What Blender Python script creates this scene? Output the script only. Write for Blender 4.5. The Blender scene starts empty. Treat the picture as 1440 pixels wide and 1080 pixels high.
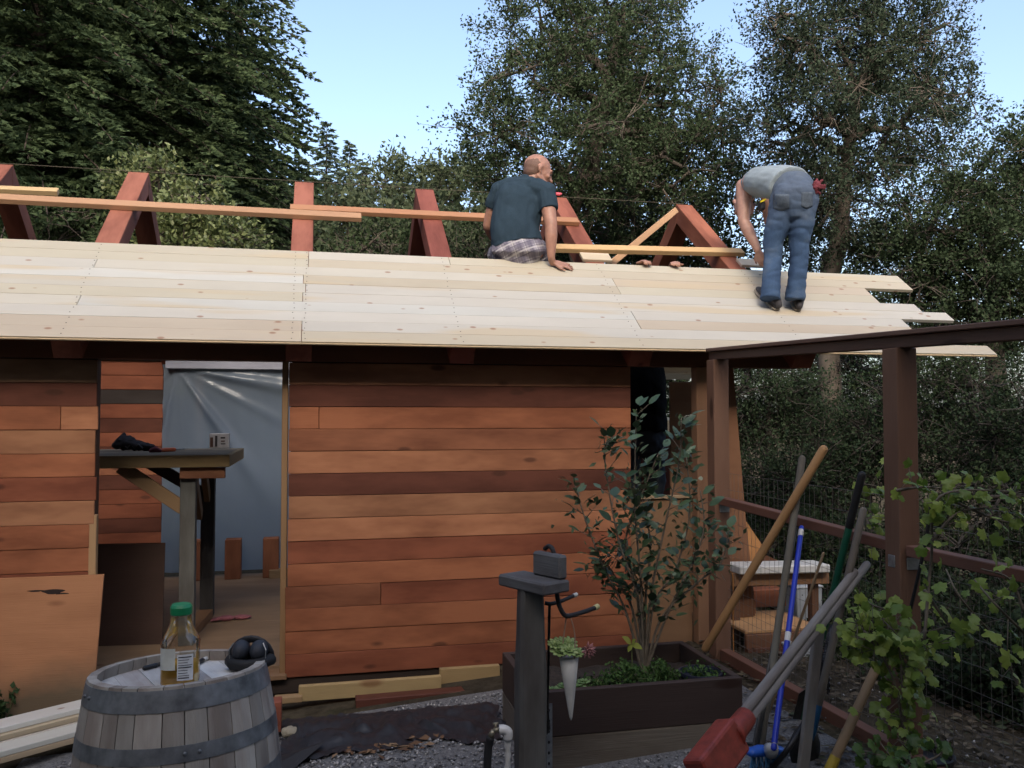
import bpy, bmesh, math, random
import numpy as np
from mathutils import Vector, Matrix, noise
random.seed(7)
rng = np.random.default_rng(7)
R = math.radians
SC = bpy.context.scene
COL = SC.collection

# ------------------------------------------------------------------ camera
EYE = 1.6
YAW = R(13.0)
PITCH = R(2.13)
FPX = 1208.0
cam_d = bpy.data.cameras.new('camera')
cam_d.sensor_width = 36.0
cam_d.lens = FPX / 1440.0 * 36.0
cam_d.clip_start = 0.05
cam_d.clip_end = 3000.0
cam = bpy.data.objects.new('camera', cam_d)
COL.objects.link(cam)
cam.location = (0, 0, EYE)
cam.rotation_euler = (math.pi / 2 + PITCH, 0, -YAW)
SC.camera = cam

# ------------------------------------------------------------------ sky and sun
SUN_EL, SUN_AZ = R(35), R(188)          # azimuth measured clockwise from +Y
world = bpy.data.worlds.new('World')
SC.world = world
world.use_nodes = True
wn = world.node_tree.nodes
wl = world.node_tree.links
bg = wn['Background']
sky = wn.new('ShaderNodeTexSky')
sky.sky_type = 'NISHITA'
sky.sun_disc = False
sky.sun_elevation = SUN_EL
sky.sun_rotation = SUN_AZ
sky.air_density = 0.9
sky.dust_density = 4.0
sky.ozone_density = 0.6
wl.new(sky.outputs[0], bg.inputs[0])
bg.inputs[1].default_value = 0.15
sun_d = bpy.data.lights.new('sun', 'SUN')
sun_d.energy = 0.5
sun_d.angle = R(16)
sun_d.color = (1.0, 0.95, 0.86)
sun = bpy.data.objects.new('sun', sun_d)
COL.objects.link(sun)
sd = Vector((math.sin(SUN_AZ) * math.cos(SUN_EL), math.cos(SUN_AZ) * math.cos(SUN_EL), math.sin(SUN_EL)))
sun.rotation_euler = (-sd).to_track_quat('-Z', 'Y').to_euler()
sun.location = sd * 60
SC.view_settings.view_transform = 'Standard'
SC.view_settings.look = 'None'
SC.view_settings.exposure = 1.42
SC.view_settings.gamma = 1.0
SC.view_settings.use_curve_mapping = False
SC.render.engine = 'CYCLES'
SC.cycles.max_bounces = 6
SC.cycles.diffuse_bounces = 3
SC.cycles.transparent_max_bounces = 8

# ------------------------------------------------------------------ survey helpers: photo point -> place on a known plane
_ct, _st, _cp, _sp = math.cos(YAW), math.sin(YAW), math.cos(PITCH), math.sin(PITCH)

def ray(x, y):
    a = (x - 720) / FPX
    b = (540 - y) / FPX
    fw = _cp - b * _sp
    return Vector((fw * _st + a * _ct, fw * _ct - a * _st, _sp + b * _cp))

def at_y(x, y, Y):
    r = ray(x, y); k = Y / r.y
    return Vector((r.x * k, Y, EYE + r.z * k))

def at_x(x, y, X):
    r = ray(x, y); k = X / r.x
    return Vector((X, r.y * k, EYE + r.z * k))

def at_z(x, y, Z):
    r = ray(x, y); k = (Z - EYE) / r.z
    return Vector((r.x * k, r.y * k, Z))

def at_s(x, y, s):
    r = ray(x, y)
    return Vector((r.x * s, r.y * s, EYE + r.z * s))

YE, ZE = 4.95, 2.018        # eave line of the roof deck (top surface), pitch 3 in 4
SLOPE = 0.75

def at_roof(x, y, off=0.0):
    r = ray(x, y)
    k = (ZE - SLOPE * YE + 1.25 * off - EYE) / (r.z - SLOPE * r.y)
    return Vector((r.x * k, r.y * k, EYE + r.z * k))

def roof_pt(X, d, off=0.0):
    """X along the shed, d = distance up the slope from the eave, off = above the deck."""
    return Vector((X, YE + d * 0.8 - off * 0.6, ZE + d * 0.6 + off * 0.8))

def ground_h(x, y):
    h = max(-0.15, min(0.15, 0.07 * x - 0.03))
    if x > 2.6:
        h -= min(3.0, 0.16 * (x - 2.6))
    if y > 10:
        h -= min(2.0, 0.05 * (y - 10))
    return h

# ------------------------------------------------------------------ object helpers
W = {}

def place(o, M=None, parent=None):
    COL.objects.link(o)
    M = M or Matrix.Identity(4)
    W[o.name] = M
    if parent is not None:
        o.parent = parent
        o.matrix_parent_inverse = W[parent.name].inverted()
    o.matrix_basis = M
    return o

def tag(o, label, cat, group=None):
    o['label'] = label
    o['category'] = cat
    if group:
        o['group'] = group
    return o

def thing(name, label, cat, loc=(0, 0, 0), group=None):
    o = bpy.data.objects.new(name, None)
    o.empty_display_size = 0.1
    place(o, Matrix.Translation(Vector(loc)))
    return tag(o, label, cat, group)

def frame(x_axis, up=(0, 0, 1)):
    x = Vector(x_axis).normalized()
    u = Vector(up)
    z = (u - x * u.dot(x))
    if z.length < 1e-5:
        z = Vector((0, 1, 0)) - x * x.y
    z.normalize()
    y = z.cross(x)
    return x, y, z

def fmat(p, x_axis, up=(0, 0, 1)):
    x, y, z = frame(x_axis, up)
    M = Matrix((x, y, z)).transposed().to_4x4()
    M.translation = Vector(p)
    return M

_boxes = {}

def box_mesh(lx, ly, lz, ch):
    key = (round(lx, 4), round(ly, 4), round(lz, 4), ch)
    if key in _boxes:
        return _boxes[key]
    bm = bmesh.new()
    bmesh.ops.create_cube(bm, size=1.0)
    bmesh.ops.scale(bm, vec=(lx, ly, lz), verts=bm.verts)
    if ch > 0:
        bmesh.ops.bevel(bm, geom=bm.edges[:], offset=ch, segments=1, affect='EDGES', profile=0.5)
    me = bpy.data.meshes.new('box')
    bm.to_mesh(me)
    bm.free()
    _boxes[key] = me
    return me

def beam(name, p0, p1, w, t, mat, parent=None, color=None, up=(0, 0, 1), ch=0.003, roll=0.0):
    """A sawn board from p0 to p1 (centre line); w across, t along 'up'."""
    p0, p1 = Vector(p0), Vector(p1)
    me = box_mesh((p1 - p0).length, w, t, ch)
    if me.users and (not me.materials or me.materials[0] != mat):
        me = me.copy()
        me.materials.clear()
    if not me.materials:
        me.materials.append(mat)
    o = bpy.data.objects.new(name, me)
    M = fmat((p0 + p1) / 2, p1 - p0, up)
    if roll:
        M = M @ Matrix.Rotation(roll, 4, 'X')
    place(o, M, parent)
    if color:
        o.color = (*color, 1)
    return o

class MB:
    """Collects shapes in world space; build() links them as one mesh object."""
    def __init__(s):
        s.v, s.f, s.m = [], [], []

    def add(s, vs, fs, mi=0):
        b = len(s.v)
        s.v += [tuple(v) for v in vs]
        s.f += [tuple(b + i for i in f) for f in fs]
        s.m += [mi] * len(fs)

    def tube(s, pts, rad, n=8, ref=(0, 0, 1), mi=0, cap=True, round_cap=False):
        pts = [Vector(p) for p in pts]
        if not isinstance(rad, (list, tuple)):
            rad = [rad] * len(pts)
        rad = [(r, r) if not isinstance(r, (list, tuple)) else r for r in rad]
        ref = Vector(ref)
        if round_cap:
            d0 = (pts[0] - pts[1]).normalized(); d1 = (pts[-1] - pts[-2]).normalized()
            a, b = rad[0], rad[-1]
            p_new = [pts[0] + d0 * min(a) * 0.9, pts[0] + d0 * min(a) * 0.6] + pts + [pts[-1] + d1 * min(b) * 0.6, pts[-1] + d1 * min(b) * 0.9]
            rad = [(a[0] * .35, a[1] * .35), (a[0] * .78, a[1] * .78)] + rad + [(b[0] * .78, b[1] * .78), (b[0] * .35, b[1] * .35)]
            pts = p_new
        vs, fs = [], []
        K = len(pts)
        for i, p in enumerate(pts):
            t = (pts[min(i + 1, K - 1)] - pts[max(i - 1, 0)]).normalized()
            u = ref - t * ref.dot(t)
            if u.length < 1e-3:
                u = Vector((1, 0, 0)) - t * t.x
                if u.length < 1e-3:
                    u = Vector((0, 1, 0)) - t * t.y
            u.normalize()
            w = t.cross(u)
            for k in range(n):
                a = 2 * math.pi * k / n
                vs.append(p + u * (rad[i][0] * math.cos(a)) + w * (rad[i][1] * math.sin(a)))
        for i in range(K - 1):
            for k in range(n):
                k2 = (k + 1) % n
                fs.append((i * n + k, i * n + k2, (i + 1) * n + k2, (i + 1) * n + k))
        if cap:
            fs.append(tuple(reversed(range(n))))
            fs.append(tuple((K - 1) * n + k for k in range(n)))
        s.add(vs, fs, mi)

    def ball(s, c, r, M=None, seg=14, rings=9, mi=0):
        c = Vector(c)
        vs = [Vector((0, 0, 1))]
        for j in range(1, rings):
            ph = math.pi * j / rings
            for i in range(seg):
                th = 2 * math.pi * i / seg
                vs.append(Vector((math.sin(ph) * math.cos(th), math.sin(ph) * math.sin(th), math.cos(ph))))
        vs.append(Vector((0, 0, -1)))
        fs = []
        for i in range(seg):
            fs.append((0, 1 + i, 1 + (i + 1) % seg))
            fs.append((len(vs) - 1, len(vs) - 1 - seg + (i + 1) % seg, len(vs) - 1 - seg + i))
        for j in range(rings - 2):
            for i in range(seg):
                a = 1 + j * seg + i; b = 1 + j * seg + (i + 1) % seg
                fs.append((a, a + seg, b + seg, b))
        r = Vector(r if isinstance(r, (list, tuple, Vector)) else (r, r, r))
        M3 = M or Matrix.Identity(3)
        s.add([c + M3 @ Vector((v.x * r.x, v.y * r.y, v.z * r.z)) for v in vs], fs, mi)

    def box(s, c, size, M=None, mi=0):
        c = Vector(c); M3 = M or Matrix.Identity(3)
        hx, hy, hz = size[0] / 2, size[1] / 2, size[2] / 2
        vs = [c + M3 @ Vector((x * hx, y * hy, z * hz)) for x in (-1, 1) for y in (-1, 1) for z in (-1, 1)]
        s.add(vs, [(0, 1, 3, 2), (4, 6, 7, 5), (0, 4, 5, 1), (2, 3, 7, 6), (0, 2, 6, 4), (1, 5, 7, 3)], mi)

    def lathe(s, c, prof, n=24, M=None, mi=0, closed=False):
        c = Vector(c); M3 = M or Matrix.Identity(3)
        vs, fs = [], []
        for (r, z) in prof:
            for k in range(n):
                a = 2 * math.pi * k / n
                vs.append(c + M3 @ Vector((r * math.cos(a), r * math.sin(a), z)))
        K = len(prof)
        for i in range(K - 1 + (1 if closed else 0)):
            j = (i + 1) % K
            for k in range(n):
                k2 = (k + 1) % n
                fs.append((i * n + k, i * n + k2, j * n + k2, j * n + k))
        if not closed:
            if prof[0][0] > 1e-6: fs.append(tuple(reversed(range(n))))
            if prof[-1][0] > 1e-6: fs.append(tuple((K - 1) * n + k for k in range(n)))
        s.add(vs, fs, mi)

    def prism(s, poly, off, mi=0):
        """closed polygon of world points extruded by a vector"""
        n = len(poly); off = Vector(off)
        vs = [Vector(p) for p in poly] + [Vector(p) + off for p in poly]
        fs = [tuple(range(n - 1, -1, -1)), tuple(range(n, 2 * n))]
        for i in range(n):
            j = (i + 1) % n
            fs.append((i, j, n + j, n + i))
        s.add(vs, fs, mi)

    def mesh(s, mats, smooth=False, origin=None):
        me = bpy.data.meshes.new('m')
        if origin is None:
            a = np.array(s.v)
            origin = Vector((float(a[:, 0].mean()), float(a[:, 1].mean()), float(a[:, 2].min())))
        o = Vector(origin)
        me.from_pydata([(v[0] - o.x, v[1] - o.y, v[2] - o.z) for v in s.v], [], s.f)
        if not isinstance(mats, (list, tuple)): mats = [mats]
        for m in mats: me.materials.append(m)
        if len(mats) > 1: me.polygons.foreach_set('material_index', s.m)
        bm = bmesh.new(); bm.from_mesh(me)
        bmesh.ops.recalc_face_normals(bm, faces=bm.faces[:])
        bm.to_mesh(me); bm.free()
        if smooth: me.polygons.foreach_set('use_smooth', [True] * len(me.polygons))
        me.update()
        return me, o

    def build(s, name, mats, parent=None, smooth=False, origin=None, color=None):
        me, o = s.mesh(mats, smooth, origin)
        ob = bpy.data.objects.new(name, me)
        place(ob, Matrix.Translation(o), parent)
        if color: ob.color = (*color, 1)
        return ob

def fuse(mb, voxel, iters=6, wrinkle=0.0, wscale=(18, 18, 18)):
    """Union of the collected closed shapes as one continuous skin."""
    me, o = mb.mesh([], origin=(0, 0, 0))
    t = bpy.data.objects.new('fuse_source', me)
    COL.objects.link(t)
    m = t.modifiers.new('r', 'REMESH'); m.mode = 'VOXEL'; m.voxel_size = voxel; m.use_smooth_shade = True
    if iters:
        m2 = t.modifiers.new('s', 'SMOOTH'); m2.factor = 0.5; m2.iterations = iters
    dg = bpy.context.evaluated_depsgraph_get()
    out = bpy.data.meshes.new_from_object(t.evaluated_get(dg))
    bpy.data.objects.remove(t)
    bpy.data.meshes.remove(me)
    if wrinkle:
        n = len(out.vertices)
        co = np.empty(n * 3); out.vertices.foreach_get('co', co); co = co.reshape(-1, 3)
        no = np.empty(n * 3); out.vertices.foreach_get('normal', no); no = no.reshape(-1, 3)
        d = np.empty(n)
        for i in range(n):
            p = Vector((co[i, 0] * wscale[0], co[i, 1] * wscale[1], co[i, 2] * wscale[2]))
            q = noise.noise(p)
            d[i] = (abs(q) * 2 - 0.6) + 0.5 * noise.noise(p * 2.3)
        co += no * (d * wrinkle)[:, None]
        out.vertices.foreach_set('co', co.ravel())
    out.polygons.foreach_set('use_smooth', [True] * len(out.polygons))
    out.update()
    return out

def link_world_mesh(name, me, mats, parent, origin):
    o = Vector(origin)
    me.transform(Matrix.Translation(-o))
    me.materials.clear()
    for m in (mats if isinstance(mats, (list, tuple)) else [mats]): me.materials.append(m)
    ob = bpy.data.objects.new(name, me)
    return place(ob, Matrix.Translation(o), parent)

# ------------------------------------------------------------------ materials
def new_mat(name):
    m = bpy.data.materials.new(name); m.use_nodes = True
    nt = m.node_tree
    return m, nt, nt.nodes['Principled BSDF']

def nd(nt, t, **kw):
    n = nt.nodes.new(t)
    for k, v in kw.items():
        if k.startswith('i_'):
            n.inputs[k[2:].replace('_', ' ')].default_value = v
        else:
            setattr(n, k, v)
    return n

def mix_rgb(nt, fac, a, b, blend='MIX'):
    n = nt.nodes.new('ShaderNodeMix'); n.data_type = 'RGBA'; n.blend_type = blend
    for sock, val in ((n.inputs[0], fac), (n.inputs[6], a), (n.inputs[7], b)):
        if isinstance(val, bpy.types.NodeSocket): nt.links.new(val, sock)
        elif isinstance(val, (int, float)): sock.default_value = val
        else: sock.default_value = (*val, 1) if len(val) == 3 else val
    return n.outputs[2]

def ramp(nt, fac, stops):
    n = nt.nodes.new('ShaderNodeValToRGB')
    nt.links.new(fac, n.inputs[0])
    e = n.color_ramp.elements
    while len(e) < len(stops): e.new(0.5)
    for el, (p, c) in zip(e, stops):
        el.position = p
        el.color = (c, c, c, 1) if isinstance(c, (int, float)) else (*c, 1)
    return n.outputs[0]

def coords(nt, scale=(1, 1, 1), rand=True, out='Object'):
    tc = nt.nodes.new('ShaderNodeTexCoord')
    mp = nt.nodes.new('ShaderNodeMapping')
    nt.links.new(tc.outputs[out], mp.inputs[0])
    if rand:
        oi = nt.nodes.new('ShaderNodeObjectInfo')
        mu = nd(nt, 'ShaderNodeVectorMath', operation='SCALE')
        cx = nt.nodes.new('ShaderNodeCombineXYZ')
        m2 = nd(nt, 'ShaderNodeMath', operation='MULTIPLY'); m2.inputs[1].default_value = 7.31
        nt.links.new(oi.outputs['Random'], cx.inputs[0])
        nt.links.new(oi.outputs['Random'], m2.inputs[0])
        nt.links.new(m2.outputs[0], cx.inputs[1]); nt.links.new(m2.outputs[0], cx.inputs[2])
        nt.links.new(cx.outputs[0], mu.inputs[0]); mu.inputs['Scale'].default_value = 37.0
        nt.links.new(mu.outputs[0], mp.inputs['Location'])
    mp.inputs['Scale'].default_value = scale
    return mp.outputs[0]

def noise_n(nt, vec, scale, detail=4, rough=0.55, dist=0.0):
    n = nd(nt, 'ShaderNodeTexNoise'); nt.links.new(vec, n.inputs['Vector'])
    n.inputs['Scale'].default_value = scale; n.inputs['Detail'].default_value = detail
    n.inputs['Roughness'].default_value = rough; n.inputs['Distortion'].default_value = dist
    return n.outputs['Fac']

def bump(nt, bsdf, h, strength=0.3, dist=0.01):
    b = nt.nodes.new('ShaderNodeBump'); b.inputs['Strength'].default_value = strength
    b.inputs['Distance'].default_value = dist
    nt.links.new(h, b.inputs['Height']); nt.links.new(b.outputs[0], bsdf.inputs['Normal'])

def wood(name, color=None, contrast=0.35, knots=0.5, knot_col=(0.05, 0.02, 0.01), stain=0.3, rough=0.7, sap=None, bstr=0.25, kscale=(2.6, 7.5, 7.5), kr=1.0):
    """Sawn wood, grain along the piece's own X axis; takes the piece's own colour unless one is given."""
    m, nt, b = new_mat(name)
    if color is None:
        base = nt.nodes.new('ShaderNodeObjectInfo').outputs['Color']
    else:
        base = nd(nt, 'ShaderNodeRGB'); base.outputs[0].default_value = (*color, 1); base = base.outputs[0]
    v = coords(nt, (1.0, 14, 14))
    g1 = noise_n(nt, v, 3.0, 6, 0.6, 0.6)
    v2 = coords(nt, (2.0, 60, 60))
    g2 = noise_n(nt, v2, 3.0, 3, 0.6)
    gsum = nd(nt, 'ShaderNodeMath', operation='ADD'); nt.links.new(g1, gsum.inputs[0]); nt.links.new(g2, gsum.inputs[1])
    gr = ramp(nt, gsum.outputs[0], [(0.72 / 2 + .1, 1.0 - contrast), (0.62, 1.0 + contrast * 0.6)])
    col = mix_rgb(nt, 1.0, base, gr, 'MULTIPLY')
    v3 = coords(nt, (0.9, 3, 3))
    st = ramp(nt, noise_n(nt, v3, 1.6, 4, 0.6), [(0.38, 1.0), (0.62, 0.0)])
    stm = nd(nt, 'ShaderNodeMath', operation='MULTIPLY'); nt.links.new(st, stm.inputs[0]); stm.inputs[1].default_value = stain
    dark = mix_rgb(nt, 1.0, col, (0.45, 0.38, 0.36), 'MULTIPLY')
    col = mix_rgb(nt, stm.outputs[0], col, dark)
    if sap:
        v5 = coords(nt, (0.5, 5, 5))
        sp = ramp(nt, noise_n(nt, v5, 1.3, 2, 0.5), [(0.55, 0.0), (0.66, 0.7)])
        col = mix_rgb(nt, sp, col, sap)
    if knots > 0:
        v4 = coords(nt, kscale)
        vo = nd(nt, 'ShaderNodeTexVoronoi'); nt.links.new(v4, vo.inputs['Vector']); vo.inputs['Scale'].default_value = 1.0
        kf = ramp(nt, vo.outputs['Distance'], [(0.0, 1.0), (0.13 * kr, 0.9), (0.22 * kr, 0.0)])
        sep = nt.nodes.new('ShaderNodeSeparateColor'); nt.links.new(vo.outputs['Color'], sep.inputs[0])
        gt = nd(nt, 'ShaderNodeMath', operation='LESS_THAN'); nt.links.new(sep.outputs[0], gt.inputs[0]); gt.inputs[1].default_value = knots
        km = nd(nt, 'ShaderNodeMath', operation='MULTIPLY'); nt.links.new(kf, km.inputs[0]); nt.links.new(gt.outputs[0], km.inputs[1])
        k2 = nd(nt, 'ShaderNodeMath', operation='MULTIPLY'); nt.links.new(km.outputs[0], k2.inputs[0]); k2.inputs[1].default_value = 0.75
        col = mix_rgb(nt, k2.outputs[0], col, knot_col)
    nt.links.new(col, b.inputs['Base Color'])
    b.inputs['Roughness'].default_value = rough
    b.inputs['Specular IOR Level'].default_value = 0.25
    bump(nt, b, gsum.outputs[0], bstr, 0.004)
    return m

def plain(name, color, rough=0.6, metal=0.0, var=0.15, scale=20, bstr=0.0, spec=0.4):
    m, nt, b = new_mat(name)
    v = coords(nt, (1, 1, 1))
    f = noise_n(nt, v, scale, 5, 0.6)
    c = ramp(nt, f, [(0.3, tuple(x * (1 - var) for x in color)), (0.7, tuple(min(1, x * (1 + var)) for x in color))])
    nt.links.new(c, b.inputs['Base Color'])
    b.inputs['Roughness'].default_value = rough
    b.inputs['Metallic'].default_value = metal
    b.inputs['Specular IOR Level'].default_value = spec
    if bstr: bump(nt, b, f, bstr, 0.005)
    return m

def foliage(name, dark, light, trans=0.25, rough=0.5, obj=False, spec=None):
    m, nt, b = new_mat(name)
    if obj:
        r = nt.nodes.new('ShaderNodeObjectInfo').outputs['Random']
    else:
        r = nt.nodes.new('ShaderNodeNewGeometry').outputs['Random Per Island']
    tc = nt.nodes.new('ShaderNodeNewGeometry')
    n = noise_n(nt, tc.outputs['Position'], 0.55, 3, 0.6)
    ad = nd(nt, 'ShaderNodeMath', operation='ADD'); nt.links.new(r, ad.inputs[0]); nt.links.new(n, ad.inputs[1])
    hf = nd(nt, 'ShaderNodeMath', operation='MULTIPLY'); nt.links.new(ad.outputs[0], hf.inputs[0]); hf.inputs[1].default_value = 0.5
    c = ramp(nt, hf.outputs[0], [(0.25, dark), (0.75, light)])
    nt.links.new(c, b.inputs['Base Color'])
    b.inputs['Roughness'].default_value = rough
    b.inputs['Specular IOR Level'].default_value = (0.4 if rough < 0.5 else 0.08)
    t = nt.nodes.new('ShaderNodeBsdfTranslucent'); nt.links.new(c, t.inputs[0])
    mx = nt.nodes.new('ShaderNodeMixShader'); mx.inputs[0].default_value = trans
    nt.links.new(b.outputs[0], mx.inputs[1]); nt.links.new(t.outputs[0], mx.inputs[2])
    nt.links.new(mx.outputs[0], nt.nodes['Material Output'].inputs[0])
    return m

M = {}
M['redwood'] = wood('redwood', None, 0.50, 0.42, (0.05, 0.018, 0.010), 0.75, 0.75, kscale=(3.4, 9, 9), kr=0.9)
M['stained'] = wood('stained_wood', None, 0.5, 0.12, (0.02, 0.008, 0.005), 0.3, 0.6)
M['pine'] = wood('pine_deck', None, 0.10, 0.42, (0.22, 0.10, 0.05), 0.10, 0.6, sap=(0.45, 0.37, 0.25), bstr=0.1, kscale=(7.0, 12, 12), kr=0.75)
M['fir'] = wood('fir_lumber', None, 0.22, 0.22, (0.16, 0.07, 0.03), 0.2, 0.65)
M['grey_wood'] = wood('weathered_wood', None, 0.40, 0.25, (0.03, 0.03, 0.03), 0.8, 0.85, bstr=0.5)
M['plywood'] = wood('plywood', None, 0.18, 0.12, (0.08, 0.03, 0.015), 0.35, 0.7)
M['black'] = plain('black_plastic', (0.012, 0.012, 0.014), 0.45, 0, 0.2)
M['black_rubber'] = plain('black_rubber', (0.012, 0.012, 0.013), 0.7)
M['steel'] = plain('galvanised_steel', (0.30, 0.32, 0.33), 0.45, 0.8, 0.3, 30, 0.1)
M['dark_steel'] = plain('dark_steel', (0.05, 0.05, 0.05), 0.5, 0.7, 0.3, 30, 0.1)
M['hoop'] = plain('hoop_steel', (0.17, 0.18, 0.19), 0.55, 0.55, 0.45, 14, 0.15)
M['white_plastic'] = plain('white_plastic', (0.55, 0.55, 0.53), 0.45, 0, 0.1)
M['dirt'] = plain('dirt', (0.10, 0.075, 0.05), 0.95, 0, 0.5, 6, 0.5)
M['wire'] = plain('wire', (0.16, 0.15, 0.14), 0.5, 0.6)

# ------------------------------------------------------------------ ground
def ground():
    xs = sorted(set([-900, -400, -200, -100, -60, -40, -25, -16] + [x * 0.4 for x in range(-25, 41)] + [18, 22, 28, 40, 60, 100, 200, 400, 900]))
    ys = sorted(set([-900, -300, -100, -50, -30, -18, -10] + [y * 0.4 for y in range(-15, 46)] + [20, 24, 30, 40, 60, 90, 140, 250, 500, 1200]))
    vs, fs = [], []
    for y in ys:
        for x in xs:
            n = 0.03 * noise.noise((x * 0.7, y * 0.7, 0)) if abs(x) < 20 and abs(y) < 25 else 0
            vs.append((x, y, ground_h(x, y) + n))
    nx = len(xs)
    for j in range(len(ys) - 1):
        for i in range(nx - 1):
            fs.append((j * nx + i, j * nx + i + 1, (j + 1) * nx + i + 1, (j + 1) * nx + i))
    me = bpy.data.meshes.new('ground'); me.from_pydata(vs, [], fs)
    m, nt, b = new_mat('earth')
    v = coords(nt, (1, 1, 1), rand=False)
    n1 = noise_n(nt, v, 0.8, 6, 0.65); n2 = noise_n(nt, v, 14, 6, 0.7); n3 = noise_n(nt, v, 60, 4, 0.7)
    c1 = ramp(nt, n1, [(0.35, (0.045, 0.038, 0.028)), (0.55, (0.07, 0.058, 0.04)), (0.7, (0.035, 0.04, 0.02))])
    c2 = ramp(nt, n2, [(0.3, 0.55), (0.7, 1.35)])
    c = mix_rgb(nt, 1.0, c1, c2, 'MULTIPLY')
    nt.links.new(c, b.inputs['Base Color']); b.inputs['Roughness'].default_value = 1.0; b.inputs['Specular IOR Level'].default_value = 0.0
    bump(nt, b, n2, 0.6, 0.03)
    me.materials.append(m)
    me.polygons.foreach_set('use_smooth', [True] * len(me.polygons))
    o = bpy.data.objects.new('ground', me); place(o); o['kind'] = 'structure'
ground()

# scattered little pieces as one mesh (gravel, litter)
def scatter(name, pts, sizes, kind, mat, label, cat):
    pts = np.asarray(pts); N = len(pts)
    if kind == 'stone':
        base = np.array([(1, 0, 0), (-1, 0, 0), (0, 1, 0), (0, -1, 0), (0, 0, .7), (0, 0, -.7)], float)
        tri = np.array([(0, 2, 4), (2, 1, 4), (1, 3, 4), (3, 0, 4), (2, 0, 5), (1, 2, 5), (3, 1, 5), (0, 3, 5)])
    else:
        base = np.array([(-1, 0, 0), (-.2, .45, .12), (1, 0, .05), (-.2, -.45, .12)], float)
        tri = np.array([(0, 1, 2), (0, 2, 3)])
    k = len(base)
    ang = rng.random(N) * 6.283
    ca, sa = np.cos(ang), np.sin(ang)
    b = base[None] * (1 + 0.5 * (rng.random((N, k, 1)) - .5)) * np.asarray(sizes)[:, None, None]
    if kind == 'stone':
        b = b * (0.7 + 0.6 * rng.random((N, 1, 3)))
    tilt = (rng.random(N) - .5) * 1.0
    ct, st = np.cos(tilt), np.sin(tilt)
    x, y, z = b[..., 0], b[..., 1], b[..., 2]
    y, z = y * ct[:, None] - z * st[:, None], y * st[:, None] + z * ct[:, None]
    x, y = x * ca[:, None] - y * sa[:, None], x * sa[:, None] + y * ca[:, None]
    V = np.stack([x, y, z], -1) + pts[:, None]
    F = tri[None] + (np.arange(N) * k)[:, None, None]
    return np_mesh(name, V.reshape(-1, 3), F.reshape(-1, 3), mat)

def np_mesh(name, V, F, mat, smooth=False):
    me = bpy.data.meshes.new(name)
    V = np.ascontiguousarray(V, dtype=np.float32); F = np.ascontiguousarray(F, dtype=np.int32)
    n = F.shape[1]
    me.vertices.add(len(V)); me.vertices.foreach_set('co', V.ravel())
    me.loops.add(F.size); me.loops.foreach_set('vertex_index', F.ravel())
    me.polygons.add(len(F)); me.polygons.foreach_set('loop_start', np.arange(0, F.size, n, dtype=np.int32))
    try: me.polygons.foreach_set('loop_total', np.full(len(F), n, dtype=np.int32))
    except Exception: pass
    if smooth: me.polygons.foreach_set('use_smooth', np.ones(len(F), dtype=bool))
    me.update(calc_edges=True)
    me.materials.append(mat)
    return me

def island_mat(name, stops, rough=0.85):
    m, nt, b = new_mat(name)
    r = nt.nodes.new('ShaderNodeNewGeometry').outputs['Random Per Island']
    nt.links.new(ramp(nt, r, stops), b.inputs['Base Color']); b.inputs['Roughness'].default_value = rough
    return m

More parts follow.
